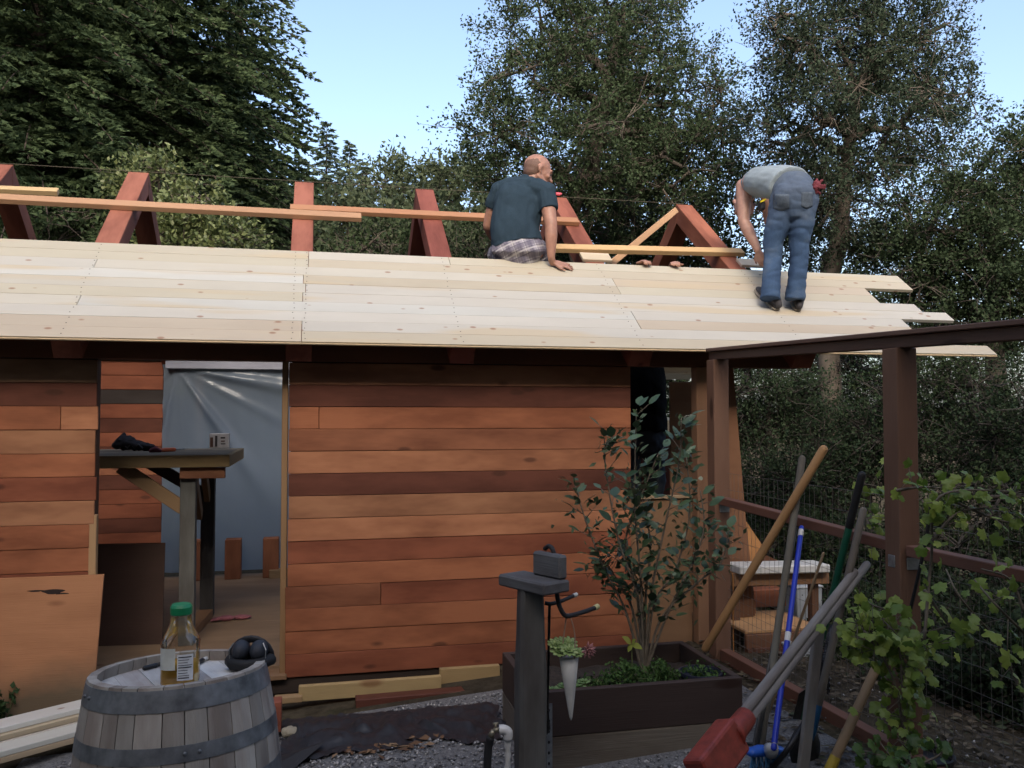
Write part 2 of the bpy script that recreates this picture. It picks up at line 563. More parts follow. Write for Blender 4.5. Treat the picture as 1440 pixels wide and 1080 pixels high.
def gravel():
    # a bed of grey pea gravel in front of the shed
    P = []
    while len(P) < 12500:
        x = rng.uniform(-1.2, 3.0); y = rng.uniform(2.1, 5.0)
        if x > 0.93 and x < 1.92 and y > 3.62 and y < 4.3: continue
        if x > 1.9 + 0.3 * noise.noise((x * 3, y * 3, 1)) and rng.random() < 0.93: continue
        e = 0.15 * noise.noise((x * 2, y * 2, 3))
        if y > 4.75 + e: continue
        P.append((x, y, ground_h(x, y) + 0.005 + 0.012 * rng.random() + 0.03 * noise.noise((x * .7, y * .7, 0))))
    sz = rng.uniform(0.005, 0.012, len(P))
    mat = island_mat('gravel', [(0.0, (0.08, 0.08, 0.085)), (0.45, (0.20, 0.20, 0.205)), (0.8, (0.31, 0.305, 0.30)), (1.0, (0.44, 0.43, 0.42))])
    me = scatter('gravel', P, sz, 'stone', mat, '', '')
    o = bpy.data.objects.new('gravel', me); place(o); o['kind'] = 'stuff'
    tag(o, 'loose grey pea gravel on the ground before the shed', 'gravel')
    mp, nt, b = new_mat('gravel_bed')
    v = coords(nt, (1, 1, 1), rand=False)
    n1 = noise_n(nt, v, 90, 4, 0.7)
    nt.links.new(ramp(nt, n1, [(0.3, (0.05, 0.05, 0.05)), (0.6, (0.19, 0.19, 0.19)), (0.8, (0.28, 0.28, 0.28))]), b.inputs['Base Color'])
    b.inputs['Roughness'].default_value = 0.95
    bump(nt, b, n1, 0.8, 0.01)
    vs, fs = [], []
    nx, ny = 30, 24
    for j in range(ny + 1):
        for i in range(nx + 1):
            x = -1.4 + 3.7 * i / nx; y = 1.6 + 3.2 * j / ny
            vs.append((x, y, ground_h(x, y) + 0.03 * noise.noise((x * .7, y * .7, 0)) + 0.006))
    for j in range(ny):
        for i in range(nx):
            a = j * (nx + 1) + i
            fs.append((a, a + 1, a + nx + 2, a + nx + 1))
    me = bpy.data.meshes.new('gravel_path'); me.from_pydata(vs, [], fs); me.materials.append(mp)
    o = bpy.data.objects.new('gravel_path', me); place(o); o['kind'] = 'structure'
    # dry leaf litter and straw under the fence and on the slope beyond
    P = []
    for _ in range(9000):
        x = rng.uniform(2.0, 6.0); y = rng.uniform(2.4, 8.5)
        P.append((x, y, ground_h(x, y) + 0.03 * noise.noise((x * .7, y * .7, 0)) + 0.012 + 0.01 * rng.random()))
    mat = island_mat('litter', [(0.0, (0.025, 0.018, 0.012)), (0.5, (0.06, 0.046, 0.028)), (0.85, (0.12, 0.092, 0.055)), (1.0, (0.03, 0.045, 0.018))])
    me = scatter('leaf_litter', P, rng.uniform(0.012, 0.035, len(P)), 'leaf', mat, '', '')
    o = bpy.data.objects.new('leaf_litter', me); place(o); o['kind'] = 'stuff'
    tag(o, 'dry brown leaf litter and straw on the slope beyond the wire fence', 'leaf litter')
    P = []
    for _ in range(70):
        c = at_z(545, 1052, 0.0)
        x = c.x + rng.normal(0, 0.10); y = c.y + rng.normal(0, 0.06)
        P.append((x, y, ground_h(x, y) + 0.03 * noise.noise((x * .7, y * .7, 0)) + 0.02))
    mat = island_mat('dead_leaves', [(0.0, (0.07, 0.035, 0.018)), (0.6, (0.16, 0.085, 0.04)), (1.0, (0.24, 0.16, 0.09))])
    me = scatter('dead_leaves', P, rng.uniform(0.02, 0.04, len(P)), 'leaf', mat, '', '')
    o = bpy.data.objects.new('dead_leaves', me); place(o); o['kind'] = 'stuff'
    tag(o, 'small drift of brown dead leaves on the gravel', 'dead leaves')
gravel()

# ------------------------------------------------------------------ the shed
D = 5.25                       # front wall plane
ZB, EXPO = 0.072, 0.1318       # bottom of the siding, exposed face of a board
YR = 6.88                      # ridge
FLOOR = 0.11
YB = 8.55                      # back wall
RAFT_X = [-3.25, -2.23, -1.30, -0.086, 0.861, 1.987, 3.124]
ROWW = 1.135 / 10

shed = thing('shed', 'unfinished redwood board shed with pale new roof decking and bare rafters', 'shed', (0, D, ZB))
c_or, c_lt, c_tan, c_red, c_dk, c_br = (0.235, 0.088, 0.042), (0.285, 0.124, 0.063), (0.225, 0.106, 0.055), (0.175, 0.058, 0.030), (0.088, 0.030, 0.018), (0.185, 0.073, 0.037)

def siding():
    xl_r, xr_r = -0.14, 1.995
    rows_right = [c_tan, c_dk, c_or, c_br, c_lt, c_dk, c_tan, c_lt, c_red, c_or, c_red, c_or, c_or, c_red]
    rows_left = [(0.2, 0.12, 0.07), c_dk, c_or, c_tan, c_or, c_red, c_tan, c_or, c_or, c_red, c_or, c_tan, c_red, c_or]
    wl_ = MB()
    wl_.box(((xl_r + xr_r) / 2, D + 0.03, ZB + 0.93), (xr_r - xl_r - 0.02, 0.03, 1.84))
    wr = wl_.build('wall', M['stained'], shed, color=(0.05, 0.02, 0.012))
    ml = MB(); ml.box((-2.2, D + 0.03, ZB + 0.93), (2.0, 0.03, 1.84))
    wle = ml.build('wall', M['stained'], shed, color=(0.05, 0.02, 0.012))
    for i in range(14):
        z = ZB + EXPO * (13 - i) + EXPO / 2
        dy = random.uniform(-0.003, 0.003)
        h = EXPO - 0.0022 - random.uniform(0, 0.001)
        tilt = random.uniform(-0.002, 0.002)
        def board(x0, x1, c):
            j = 1 + random.uniform(-0.07, 0.07)
            o = beam('siding_board', (x0, D - 0.003 + dy, z - tilt), (x1, D - 0.003 + dy, z + tilt), 0.021, h, M['redwood'], wr if x0 > -0.5 else wle,
                     tuple(k * j for k in c), ch=0.0022)
            return o
        xl = xl_r + (0.0 if i < 10 else -0.012) + random.uniform(-0.003, 0.003)
        if i == 2:
            board(xl, 0.03, c_or); board(0.033, xr_r, c_or)
        elif i == 12:
            board(xl, xr_r, rows_right[i])
        elif i == 10:
            board(xl, 0.40, c_br); board(0.403, xr_r, c_red)
        else:
            board(xl, xr_r, rows_right[i])
        xe = -1.185 + random.uniform(-0.012, 0.004) - (0.02 if 7 <= i else 0)
        if i == 2:
            board(-3.2, -1.375, c_or); board(-1.372, xe, c_lt)
        else:
            board(-3.2, xe, rows_left[i])
    # jambs, trims, studs
    beam('door_jamb', (-0.165, D + 0.05, 0.09), (-0.165, D + 0.05, 1.93), 0.09, 0.035, M['fir'], shed, (0.20, 0.12, 0.06), up=(1, 0, 0))
    beam('corner_trim', (-1.20, D + 0.012, 0.62), (-1.20, D + 0.012, 1.045), 0.05, 0.04, M['fir'], shed, (0.33, 0.21, 0.11), up=(1, 0, 0))
    beam('door_jamb', (-1.212, D + 0.06, 0.09), (-1.212, D + 0.06, 1.93), 0.08, 0.035, M['stained'], shed, (0.06, 0.03, 0.018), up=(1, 0, 0))
    # top plate carrying the rafters, runs on past the wall to the corner
    beam('top_plate', (-3.3, D + 0.03, 2.005), (3.22, D + 0.03, 2.005), 0.11, 0.165, M['stained'], shed, (0.12, 0.052, 0.028))
    beam('sill_beam', (-3.2, D + 0.06, 0.025), (2.0, D + 0.06, 0.025), 0.12, 0.09, M['stained'], shed, (0.03, 0.022, 0.018))
    beam('threshold', (-1.2, D + 0.03, 0.085), (-0.14, D + 0.03, 0.085), 0.15, 0.028, M['fir'], shed, (0.17, 0.10, 0.055))
    # floor of plywood sheets
    for (x0, x1, y0, y1) in ((-3.2, -0.9, D + 0.12, 6.55), (-0.896, 1.3, D + 0.12, 6.55), (1.304, 2.0, D + 0.12, 6.55), (-3.2, -1.5, 6.554, YB), (-1.496, 0.7, 6.554, YB), (0.704, 2.0, 6.554, YB)):
        beam('floor_panel', (x0, (y0 + y1) / 2, FLOOR - 0.01), (x1, (y0 + y1) / 2, FLOOR - 0.01), y1 - y0, 0.02, M['plywood'], shed, (0.20, 0.135, 0.085), ch=0.001)
    # back wall: boards left of the plastic-covered opening, plain sheathing to its right
    bw = MB(); bw.box((-2.32, YB + 0.03, 1.08), (1.9, 0.03, 2.0))
    bw2 = MB(); bw2.box((1.55, YB + 0.03, 1.08), (1.6, 0.03, 2.0)); bw2.build('wall', M['redwood'], shed, color=c_br)
    bwo = bw.build('wall', M['stained'], shed, color=(0.08, 0.03, 0.018))
    cb = [c_red, c_red, (0.03, 0.024, 0.022), c_red, c_dk, c_red, c_dk, c_br, c_dk, c_red, c_red, c_dk, c_red, c_dk, c_red]  # darker board colours stand in for the dim light inside
    for i in range(15):
        z = FLOOR + 0.02 + EXPO * (14 - i) + EXPO / 2
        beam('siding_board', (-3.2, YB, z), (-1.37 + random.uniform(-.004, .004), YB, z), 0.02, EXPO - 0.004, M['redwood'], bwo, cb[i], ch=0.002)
    beam('back_plate', (-3.3, YB, 2.19), (2.05, YB, 2.19), 0.12, 0.12, M['stained'], shed, (0.13, 0.055, 0.03))
    # left gable end
    gl = MB(); gl.prism([(-3.24, D, ZB), (-3.24, YB, ZB), (-3.24, YB, 2.1), (-3.24, YR, 3.25), (-3.24, D, 2.1)], (0.03, 0, 0))
    gl.build('wall', M['redwood'], shed, color=c_br)
    # short redwood blocks standing in front of the plastic
    for px in (273, 328, 381):
        p = at_y(px, 800, 8.33)
        beam('block_post', (p.x, 8.33, FLOOR), (p.x, 8.33, FLOOR + 0.36), 0.14, 0.14, M['redwood'], shed, (0.20, 0.08, 0.04), up=(0, 1, 0), ch=0.004)
    # end of the wall: post, inner plywood sheet, low panel
    pA = at_y(985, 600, D + 0.0)
    beam('corner_stud', (pA.x, D, 0.1), (pA.x, D, 1.92), 0.09, 0.085, M['fir'], shed, (0.25, 0.135, 0.075), up=(0, 1, 0))
    pl = [at_y(941, 512, 6.0), at_y(974, 512, 6.0)]
    beam('sheathing_panel', (pl[0].x, 6.0, 0.98), (3.0, 6.0, 0.98), 0.015, 1.75, M['plywood'], shed, (0.30, 0.17, 0.10))
    lp0, lp1 = at_y(862, 717, D), at_y(975, 717, D)
    beam('sheathing_panel', (2.0, D + 0.03, 0.58), (lp1.x, D + 0.03, 0.58), 0.016, 0.96, M['plywood'], shed, (0.19, 0.11, 0.06))
    beam('panel_cap', (2.0, D + 0.03, 1.07), (lp1.x, D + 0.03, 1.07), 0.05, 0.02, M['fir'], shed, (0.28, 0.2, 0.12))
siding()

def rafters():
    crs = [(0.235, 0.088, 0.058), (0.235, 0.088, 0.058), (0.245, 0.094, 0.062), (0.24, 0.090, 0.060), (0.175, 0.055, 0.040), (0.205, 0.070, 0.045), (0.24, 0.086, 0.050)]
    for X, c in zip(RAFT_X, crs):
        w, t = 0.145, 0.135
        # front rafter: top face is the underside of the deck (24 mm below the deck top)
        off = 0.024 + t / 2
        a = roof_pt(X, 0.035, -off); b_ = roof_pt(X, (YR - YE) / 0.8 - 0.0, -off)
        m = MB()
        # plumb cut at the ridge
        top = -0.024; bot = -(0.024 + t)
        def P(d_or_y, off_, ridge=False):
            if ridge:
                z0 = ZE + SLOPE * (YR - YE) + off_ * 1.25
                return Vector((X - w / 2, YR - 0.002, z0))
            return roof_pt(X - w / 2, d_or_y, off_)
        poly = [P(0.035, top), P(0, top, True), P(0, bot, True), P(0.035, bot)]
        m.prism(poly, (w, 0, 0))
        me, o_ = m.mesh([M['redwood']], origin=(0, 0, 0))
        # rotate so that the local X axis runs along the rafter (grain)
        Mx = fmat(a, b_ - a, (0, -0.6, 0.8))
        me.transform(Mx.inverted())
        bm = bmesh.new(); bm.from_mesh(me); bmesh.ops.bevel(bm, geom=bm.edges[:], offset=0.004, segments=1, affect='EDGES'); bm.to_mesh(me); bm.free()
        ob = bpy.data.objects.new('rafter', me); place(ob, Mx, shed); ob.color = (*c, 1)
        # back rafter: mirror image about the ridge
        Mi = Matrix.Translation((0, 2 * YR, 0)) @ Matrix.Scale(-1, 4, (0, 1, 0))
        a2, b2 = Mi @ b_, Mi @ a
        m2 = MB(); m2.prism([Mi @ p for p in poly], (w, 0, 0))
        me2, _ = m2.mesh([M['redwood']], origin=(0, 0, 0))
        Mx2 = fmat(a2, b2 - a2, (0, 0.6, 0.8))
        me2.transform(Mx2.inverted())
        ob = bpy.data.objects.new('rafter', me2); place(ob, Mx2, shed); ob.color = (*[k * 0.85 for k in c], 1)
rafters()

def decking():
    cl = [(0.425, 0.39, 0.305), (0.445, 0.42, 0.355), (0.45, 0.445, 0.405), (0.41, 0.365, 0.28), (0.435, 0.415, 0.365), (0.40, 0.345, 0.27)]
    ends = {0: 4.54, 1: 4.07, 2: 4.07, 3: 4.07, 4: 4.515, 5: 4.32, 6: 4.037, 7: 4.037, 8: 4.46, 9: 4.46}
    xr = {0: [-0.07], 1: [-0.07], 2: [2.03], 3: [2.03], 4: [-0.07], 5: [-0.055], 6: [2.03], 7: [2.03], 8: [-0.04], 9: [-0.04, 0.9]}
    extra = {2: [-2.2], 3: [-1.3], 6: [-0.07], 7: [-1.3]}
    nails = MB()
    prev = -1
    for i in range(10):
        xs = [-3.6] + sorted(xr[i] + extra.get(i, [])) + [ends[i]]
        for k in range(len(xs) - 1):
            q = random.randrange(len(cl))
            if q == prev: q = (q + 1) % len(cl)
            prev = q
            j = 1 + random.uniform(-0.05, 0.05)
            lift = random.uniform(-0.0012, 0.0012)
            d = (i + 0.5) * ROWW
            th = 0.024
            o = beam('deck_board', roof_pt(xs[k] + 0.0015, d, -th / 2 + lift), roof_pt(xs[k + 1] - 0.0015, d, -th / 2 + lift), ROWW - 0.0014, th, M['pine'], shed,
                     tuple(c * j for c in cl[q]), up=(0, -0.6, 0.8), ch=0.0014)
        for X in RAFT_X:
            for sx in ((-0.012,) if abs(X) > 0.2 else (-0.035, 0.035)):
                for dd in (0.028, ROWW - 0.028):
                    p = roof_pt(X + sx + random.uniform(-.006, .006), i * ROWW + dd + random.uniform(-.004, .004), 0.0022)
                    x, y, z = frame((1, 0, 0), (0, -0.6, 0.8))
                    ring = [p + (x * math.cos(a) + y * math.sin(a)) * 0.0042 for a in [k * math.pi / 3 for k in range(6)]]
                    nails.add(ring, [(0, 1, 2, 3, 4, 5)])
    o = nails.build('nails', M['dark_steel'], shed); o['kind'] = 'stuff'
    # tongue of the eave board
    beam('eave_tongue', roof_pt(-3.6, -0.003, -0.0125), roof_pt(4.54, -0.003, -0.0125), 0.008, 0.006, M['pine'], shed, (0.55, 0.42, 0.26), up=(0, -0.6, 0.8), ch=0)
    # unseen boards on the far slope, added to keep sun off the interior
    for i in range(10):
        d = (i + 0.5) * ROWW
        q0, q1 = roof_pt(-3.6, d, -0.012), roof_pt(4.05, d, -0.012)
        beam('deck_board', (q0.x, 2 * YR - q0.y, q0.z), (q1.x, 2 * YR - q1.y, q1.z), ROWW - 0.002, 0.024, M['pine'], shed, random.choice(cl), up=(0, 0.6, 0.8), ch=0.002)
    # lengths of deck board already tacked on further up
    for (x0, x1, y) in ((818, 858, 363), (1040, 1070, 371)):
        a, b_ = at_roof(x0, y, -0.012), at_roof(x1, y, -0.012)
        dd = ((a.y - YE) / 0.8 + (b_.y - YE) / 0.8) / 2
        dd = max(dd, 10.5 * ROWW + 0.002)
        beam('deck_board', roof_pt(a.x, dd, -0.012), roof_pt(b_.x, dd, -0.012), ROWW - 0.003, 0.024, M['pine'], shed, (0.58, 0.50, 0.38), up=(0, -0.6, 0.8))
decking()

def lumber(name, p0, p1, w, t, color, label, up=(0, -0.6, 0.8), mat='fir', group=None):
    o = beam(name, p0, p1, w, t, M[mat], None, color, up=up, ch=0.003)
    return tag(o, label, 'board', group)

o1 = 0.022
lumber('lumber_board', at_roof(-160, 271, o1 - 0.024), at_roof(508, 306, o1 - 0.024), 0.088, 0.038, (0.36, 0.21, 0.12), 'long tan board lying across the bare rafters in front of the lone upright rafter')
lumber('lumber_board', at_roof(-120, 262, o1 - 0.022), at_roof(82, 270, o1 - 0.022), 0.06, 0.038, (0.50, 0.36, 0.19), 'short pale yellow board end lying above a longer tan board on the rafters')
lumber('lumber_board', at_roof(408, 293, o1 - 0.024), at_roof(813, 312, o1 - 0.024), 0.085, 0.036, (0.34, 0.17, 0.09), 'brown board laid over the rafters behind the seated man')
lumber('lumber_board', at_roof(776, 349, o1 - 0.024), at_roof(1044, 355, o1 - 0.024), 0.08, 0.038, (0.50, 0.33, 0.16), 'pale yellow board across the rafters between the two men')
pb, pt_ = at_y(858, 372, 6.2), at_y(950, 296, 6.72)
b5 = beam('rafter_brace', pb, pt_, 0.05, 0.04, M['fir'], shed, (0.40, 0.24, 0.13), up=(0, -1, 0))
# string line along the ridge
sl = MB()
pts = []
for (x, y) in ((-200, 204), (20, 220), (430, 251)):
    p = at_y(x, y, YR - 0.03); pts.append(p)
zr = ZE + SLOPE * (YR - YE) - 0.024 * 1.25 + 0.006
sl.tube([(RAFT_X[0] , YR, zr), (RAFT_X[1], YR, zr), (RAFT_X[2], YR, zr - 0.0), (RAFT_X[3], YR, zr), (RAFT_X[4], YR, zr), (RAFT_X[5], YR, zr), (RAFT_X[6], YR, zr)], 0.0022, 5)
sl = sl.build('string_line', plain('string', (0.10, 0.085, 0.06), 0.9))
tag(sl, 'thin string line stretched along the rafter peaks', 'string')
fl = MB()
pk = Vector((RAFT_X[5] - 0.02, YR - 0.01, zr + 0.02))
for k in range(5):
    a = k * 1.3
    fl.ball(pk + Vector((0.03 * math.cos(a), 0.01 * math.sin(a), 0.008 * math.sin(2 * a))), (0.022, 0.012, 0.012), seg=8, rings=5)
tag(fl.build('flagging_ribbon', plain('pink_ribbon', (0.60, 0.10, 0.13), 0.6), smooth=True), 'knotted pink ribbon on a rafter peak beside the seated man', 'ribbon')

# ------------------------------------------------------------------ inside the doorway
def plastic_sheet():
    m, nt, b = new_mat('clear_plastic_sheet')
    v = coords(nt, (1, 1, 1), rand=False)
    b.inputs['Base Color'].default_value = (0.22, 0.27, 0.34, 1)
    b.inputs['Roughness'].default_value = 0.22
    b.inputs['Specular IOR Level'].default_value = 0.6
    t = nt.nodes.new('ShaderNodeBsdfTranslucent'); t.inputs[0].default_value = (0.28, 0.36, 0.47, 1)
    mx = nt.nodes.new('ShaderNodeMixShader'); mx.inputs[0].default_value = 0.55
    nt.links.new(b.outputs[0], mx.inputs[1]); nt.links.new(t.outputs[0], mx.inputs[2])
    tr = nt.nodes.new('ShaderNodeBsdfTransparent')
    m2 = nt.nodes.new('ShaderNodeMixShader'); m2.inputs[0].default_value = 0.12
    nt.links.new(mx.outputs[0], m2.inputs[1]); nt.links.new(tr.outputs[0], m2.inputs[2])
    nt.links.new(m2.outputs[0], nt.nodes['Material Output'].inputs[0])
    n1 = noise_n(nt, v, 7, 5, 0.6, 0.8); bump(nt, b, n1, 0.25, 0.02)
    x0, x1, z0, z1 = -1.36, 0.45, 0.16, 2.135
    nx, nz = 90, 90
    vs, fs = [], []
    for j in range(nz + 1):
        for i in range(nx + 1):
            u, w_ = i / nx, j / nz
            x = x0 + (x1 - x0) * u; z = z0 + (z1 - z0) * w_
            dx, dz = x - (x0 + 0.12), z - (z1 - 0.09)
            ang = math.atan2(-dz, dx + 1e-4); rad = math.hypot(dx, dz)
            y = YB - 0.10
            y -= 0.075 * max(0, math.sin(ang * 8.0 + 0.2)) ** 6 * min(1, rad * 2.2) * max(0, 1 - rad * 0.5) + 0.03 * max(0, math.sin(ang * 13.0 + 1.6)) ** 4 * min(1, rad * 2) * max(0, 1 - rad * 0.6)
            y -= 0.014 * noise.noise((x * 2.5, z * 1.6, 1)) + 0.006 * noise.noise((x * 8, z * 6, 4))
            if w_ > 0.955: y -= 0.05 * (w_ - 0.955) / 0.045
            if u < 0.06: y += 0.05 * (0.06 - u) / 0.06; x += 0.012 * noise.noise((0, z * 5, 2))
            zz = z - 0.03 * math.sin(u * 3.1) * (1 if w_ > 0.97 else 0)
            vs.append((x, y, zz))
    for j in range(nz):
        for i in range(nx):
            a = j * (nx + 1) + i
            fs.append((a, a + 1, a + nx + 2, a + nx + 1))
    me = bpy.data.meshes.new('p'); me.from_pydata([(v_[0] + 0.45, v_[1] - YB, v_[2] - z0) for v_ in vs], [], fs)
    me.materials.append(m); me.polygons.foreach_set('use_smooth', [True] * len(me.polygons))
    root = thing('plastic_sheet', 'creased translucent plastic sheet hung over the opening in the back wall', 'plastic sheet', (-0.45, YB, z0))
    o = bpy.data.objects.new('sheet', me); place(o, Matrix.Translation((-0.45, YB, z0)), root)
    beam('batten', (x0 + 0.03, YB - 0.14, 2.075), (x1, YB - 0.14, 2.075), 0.035, 0.075, M['fir'], root, (0.22, 0.23, 0.28))
plastic_sheet()

def bench():
    top = at_s(200, 637, 5.75).z
    fr = at_s(312, 637, 5.62); bk = at_s(341, 627, 6.75)
    y0, y1 = fr.y, bk.y
    xr = (fr.x + bk.x) / 2
    root = thing('workbench', 'tall timber bar bench with square posts and diagonal braces inside the doorway', 'workbench', (xr - 0.5, y0, FLOOR))
    x0 = -2.3
    n = 5
    for k in range(n):
        ya = y0 + (y1 - y0) * k / n; yb = y0 + (y1 - y0) * (k + 1) / n - 0.004
        beam('top_plank', (x0, (ya + yb) / 2, top - 0.02), (xr, (ya + yb) / 2, top - 0.02), yb - ya, 0.03, M['grey_wood'], root, (0.20, 0.17, 0.12))
    beam('front_rail', (x0, y0 - 0.015, top - 0.045), (xr + 0.031, y0 - 0.0155, top - 0.045), 0.03, 0.08, M['fir'], root, (0.24, 0.17, 0.085))
    beam('end_rail', (xr + 0.016, y0 + 0.0005, top - 0.045), (xr + 0.016, y1, top - 0.045), 0.03, 0.08, M['fir'], root, (0.24, 0.17, 0.085))
    beam('cleat', (xr - 0.28, y0 + 0.03, top - 0.125), (xr + 0.0, y0 + 0.03, top - 0.125), 0.05, 0.07, M['redwood'], root, (0.22, 0.10, 0.055))
    xp = at_y(265, 700, y0 + 0.08).x
    xq = at_y(293, 700, y1 - 0.25).x
    yq = y1 - 0.25
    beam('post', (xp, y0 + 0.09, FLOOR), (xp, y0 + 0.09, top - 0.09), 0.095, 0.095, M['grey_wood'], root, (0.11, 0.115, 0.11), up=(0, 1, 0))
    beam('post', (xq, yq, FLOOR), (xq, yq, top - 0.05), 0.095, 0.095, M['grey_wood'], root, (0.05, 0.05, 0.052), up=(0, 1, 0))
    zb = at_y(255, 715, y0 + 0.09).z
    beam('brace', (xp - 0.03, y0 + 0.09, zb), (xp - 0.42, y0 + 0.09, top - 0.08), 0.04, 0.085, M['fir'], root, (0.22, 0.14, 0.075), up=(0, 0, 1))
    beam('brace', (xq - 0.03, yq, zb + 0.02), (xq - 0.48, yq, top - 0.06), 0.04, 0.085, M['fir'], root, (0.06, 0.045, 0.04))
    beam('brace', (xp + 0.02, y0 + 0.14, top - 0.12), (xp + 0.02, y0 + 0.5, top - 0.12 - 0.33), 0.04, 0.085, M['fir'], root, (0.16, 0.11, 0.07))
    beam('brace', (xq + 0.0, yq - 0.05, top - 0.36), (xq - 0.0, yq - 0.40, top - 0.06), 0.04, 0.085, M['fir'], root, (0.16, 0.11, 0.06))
    p = at_z(290, 900, FLOOR)
    beam('foot_block', (xq, yq - 0.06, FLOOR + 0.03), (xq - 0.05, yq - 0.65, FLOOR + 0.03), 0.1, 0.06, M['fir'], root, (0.20, 0.11, 0.055))
    # on the bench
    pb = at_z(309, 630, top - 0.004)
    box = thing('hardware_box', 'small white carton with brown printed panels on the bar bench', 'box', pb)
    z = top - 0.004
    white = plain('carton', (0.46, 0.44, 0.42), 0.6)
    beam('carton_body', (pb.x, pb.y, z), (pb.x, pb.y, z + 0.115), 0.145, 0.10, white, box, up=(0, 1, 0), ch=0.004)
    pr = plain('carton_print', (0.10, 0.05, 0.035), 0.6); pk = plain('carton_print_dark', (0.04, 0.035, 0.035), 0.6)
    for (dx, w_, z0_, h_, mm) in ((-0.055, 0.022, 0.01, 0.075, pr), (-0.022, 0.018, 0.012, 0.085, pk), (0.028, 0.035, 0.075, 0.012, pk), (0.028, 0.028, 0.05, 0.01, pr), (0.03, 0.035, 0.03, 0.008, pk)):
        beam('printed_panel', (pb.x + dx, pb.y - 0.0515, z + z0_), (pb.x + dx, pb.y - 0.0515, z + z0_ + h_), w_, 0.001, mm, box, up=(0, 1, 0), ch=0)
    t0 = at_z(160, 634, z); t1 = at_z(212, 634, z)
    pc = thing('tool_pouch', 'crumpled black tool pouch lying on the bar bench', 'tool pouch', (t0 + t1) / 2)
    mb = MB(); L = t1 - t0
    mb.tube([t0 + Vector((0.02, 0, 0.04)), t0 + L * 0.25 + Vector((0, 0, 0.065)), t0 + L * 0.6 + Vector((0, 0, 0.04)), t1 + Vector((0, 0, 0.028))], [(0.03, 0.06), (0.062, 0.07), (0.04, 0.06), (0.026, 0.04)], 10, round_cap=True)
    mb.ball(t0 + L * 0.3 + Vector((0, 0.01, 0.08)), (0.05, 0.04, 0.035))
    me = fuse(mb, 0.008, 2, 0.010, (22, 22, 22))
    link_world_mesh('pouch', me, plain('black_canvas', (0.012, 0.011, 0.013), 0.8, 0, 0.3, 30, 0.3), pc, t0)
    mb = MB()
    for k in range(3):
        mb.tube([t0 + L * (0.2 + 0.2 * k) + Vector((0, -0.05, 0.02)), t0 + L * (0.3 + 0.2 * k) + Vector((0, -0.055, 0.05)), t0 + L * (0.42 + 0.2 * k) + Vector((0, -0.05, 0.02))], 0.006, 6)
    mb.build('strap', plain('strap', (0.05, 0.05, 0.055), 0.7), pc)
    q0, q1 = at_z(226, 633, z + 0.014), at_z(245, 632, z + 0.014)
    mb = MB(); mb.tube([q0, q0 + (q1 - q0) * 0.3, q1], [0.012, 0.015, 0.014], 10, round_cap=True)
    mb2 = MB(); mb2.tube([q1, q1 + (q1 - q0) * 0.9], [0.004, 0.004], 6)
    sc = thing('screwdriver', 'small orange handled screwdriver beside a black pouch on the bar bench', 'screwdriver', (q0 + q1) / 2)
    mb.build('handle', plain('orange_plastic', (0.60, 0.12, 0.04), 0.4), sc, smooth=True)
    mb2.build('shaft', M['steel'], sc)
    r0, r1 = at_z(213, 634, z + 0.010), at_z(225, 634, z + 0.010)
    mb = MB(); mb.tube([r0, (r0 + r1) / 2 + Vector((0, 0, 0.012)), r1], [0.018, 0.022, 0.012], 8, round_cap=True)
    tag(mb.build('rag', plain('dusky_red_cloth', (0.14, 0.035, 0.045), 0.9), smooth=True), 'small dusky red rag between a black pouch and an orange handle', 'rag')
bench()

def interior_bits():
    a, b_ = at_z(137, 906, FLOOR), at_z(228, 906, FLOOR)
    top = at_s(200, 765, 6.2)
    m = MB()
    p0, p1 = Vector((a.x - 0.5, a.y, FLOOR)), Vector((b_.x, b_.y, FLOOR))
    tz = at_y(230, 765, b_.y + 0.25).z
    q1 = Vector((at_y(232, 765, b_.y + 0.25).x, b_.y + 0.25, tz)); q0 = Vector((p0.x, a.y + 0.25, tz))
    m.prism([p0, p1, q1, q0], (0, 0.02, 0.006))
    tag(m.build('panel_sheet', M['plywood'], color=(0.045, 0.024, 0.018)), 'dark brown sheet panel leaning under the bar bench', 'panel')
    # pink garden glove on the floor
    g = at_z(318, 873, FLOOR)
    mb = MB()
    mb.ball(g + Vector((0, 0, 0.02)), (0.055, 0.035, 0.02))
    mb.ball(g + Vector((0.11, 0.02, 0.018)), (0.07, 0.03, 0.018))
    for k in range(4):
        mb.tube([g + Vector((-0.03, -0.015 + 0.012 * k, 0.02)), g + Vector((-0.08, -0.03 + 0.02 * k, 0.016)), g + Vector((-0.10, -0.035 + 0.024 * k, 0.010))], [0.012, 0.010, 0.008], 7, round_cap=True)
    me = fuse(mb, 0.006, 2, 0.004, (40, 40, 40))
    o = link_world_mesh('work_glove', me, plain('pink_cloth', (0.24, 0.085, 0.105), 0.9), None, g)
    tag(o, 'limp pink glove dropped on the plywood floor inside the doorway', 'glove')
    # a scrap of board by the jamb
    p = at_z(388, 812, FLOOR)
    for k in range(2):
        tag(beam('wood_offcut', (p.x - 0.06, p.y, FLOOR + 0.019 + 0.038 * k), (p.x + 0.14 - 0.03 * k, p.y, FLOOR + 0.019 + 0.038 * k), 0.1, 0.038, M['fir'], None, (0.25, 0.17, 0.09)),
            ('lower wood offcut lying on the shed floor beside the door jamb', 'upper wood offcut stacked on another beside the door jamb')[k], 'offcut', 'wood offcuts on the shed floor')
interior_bits()

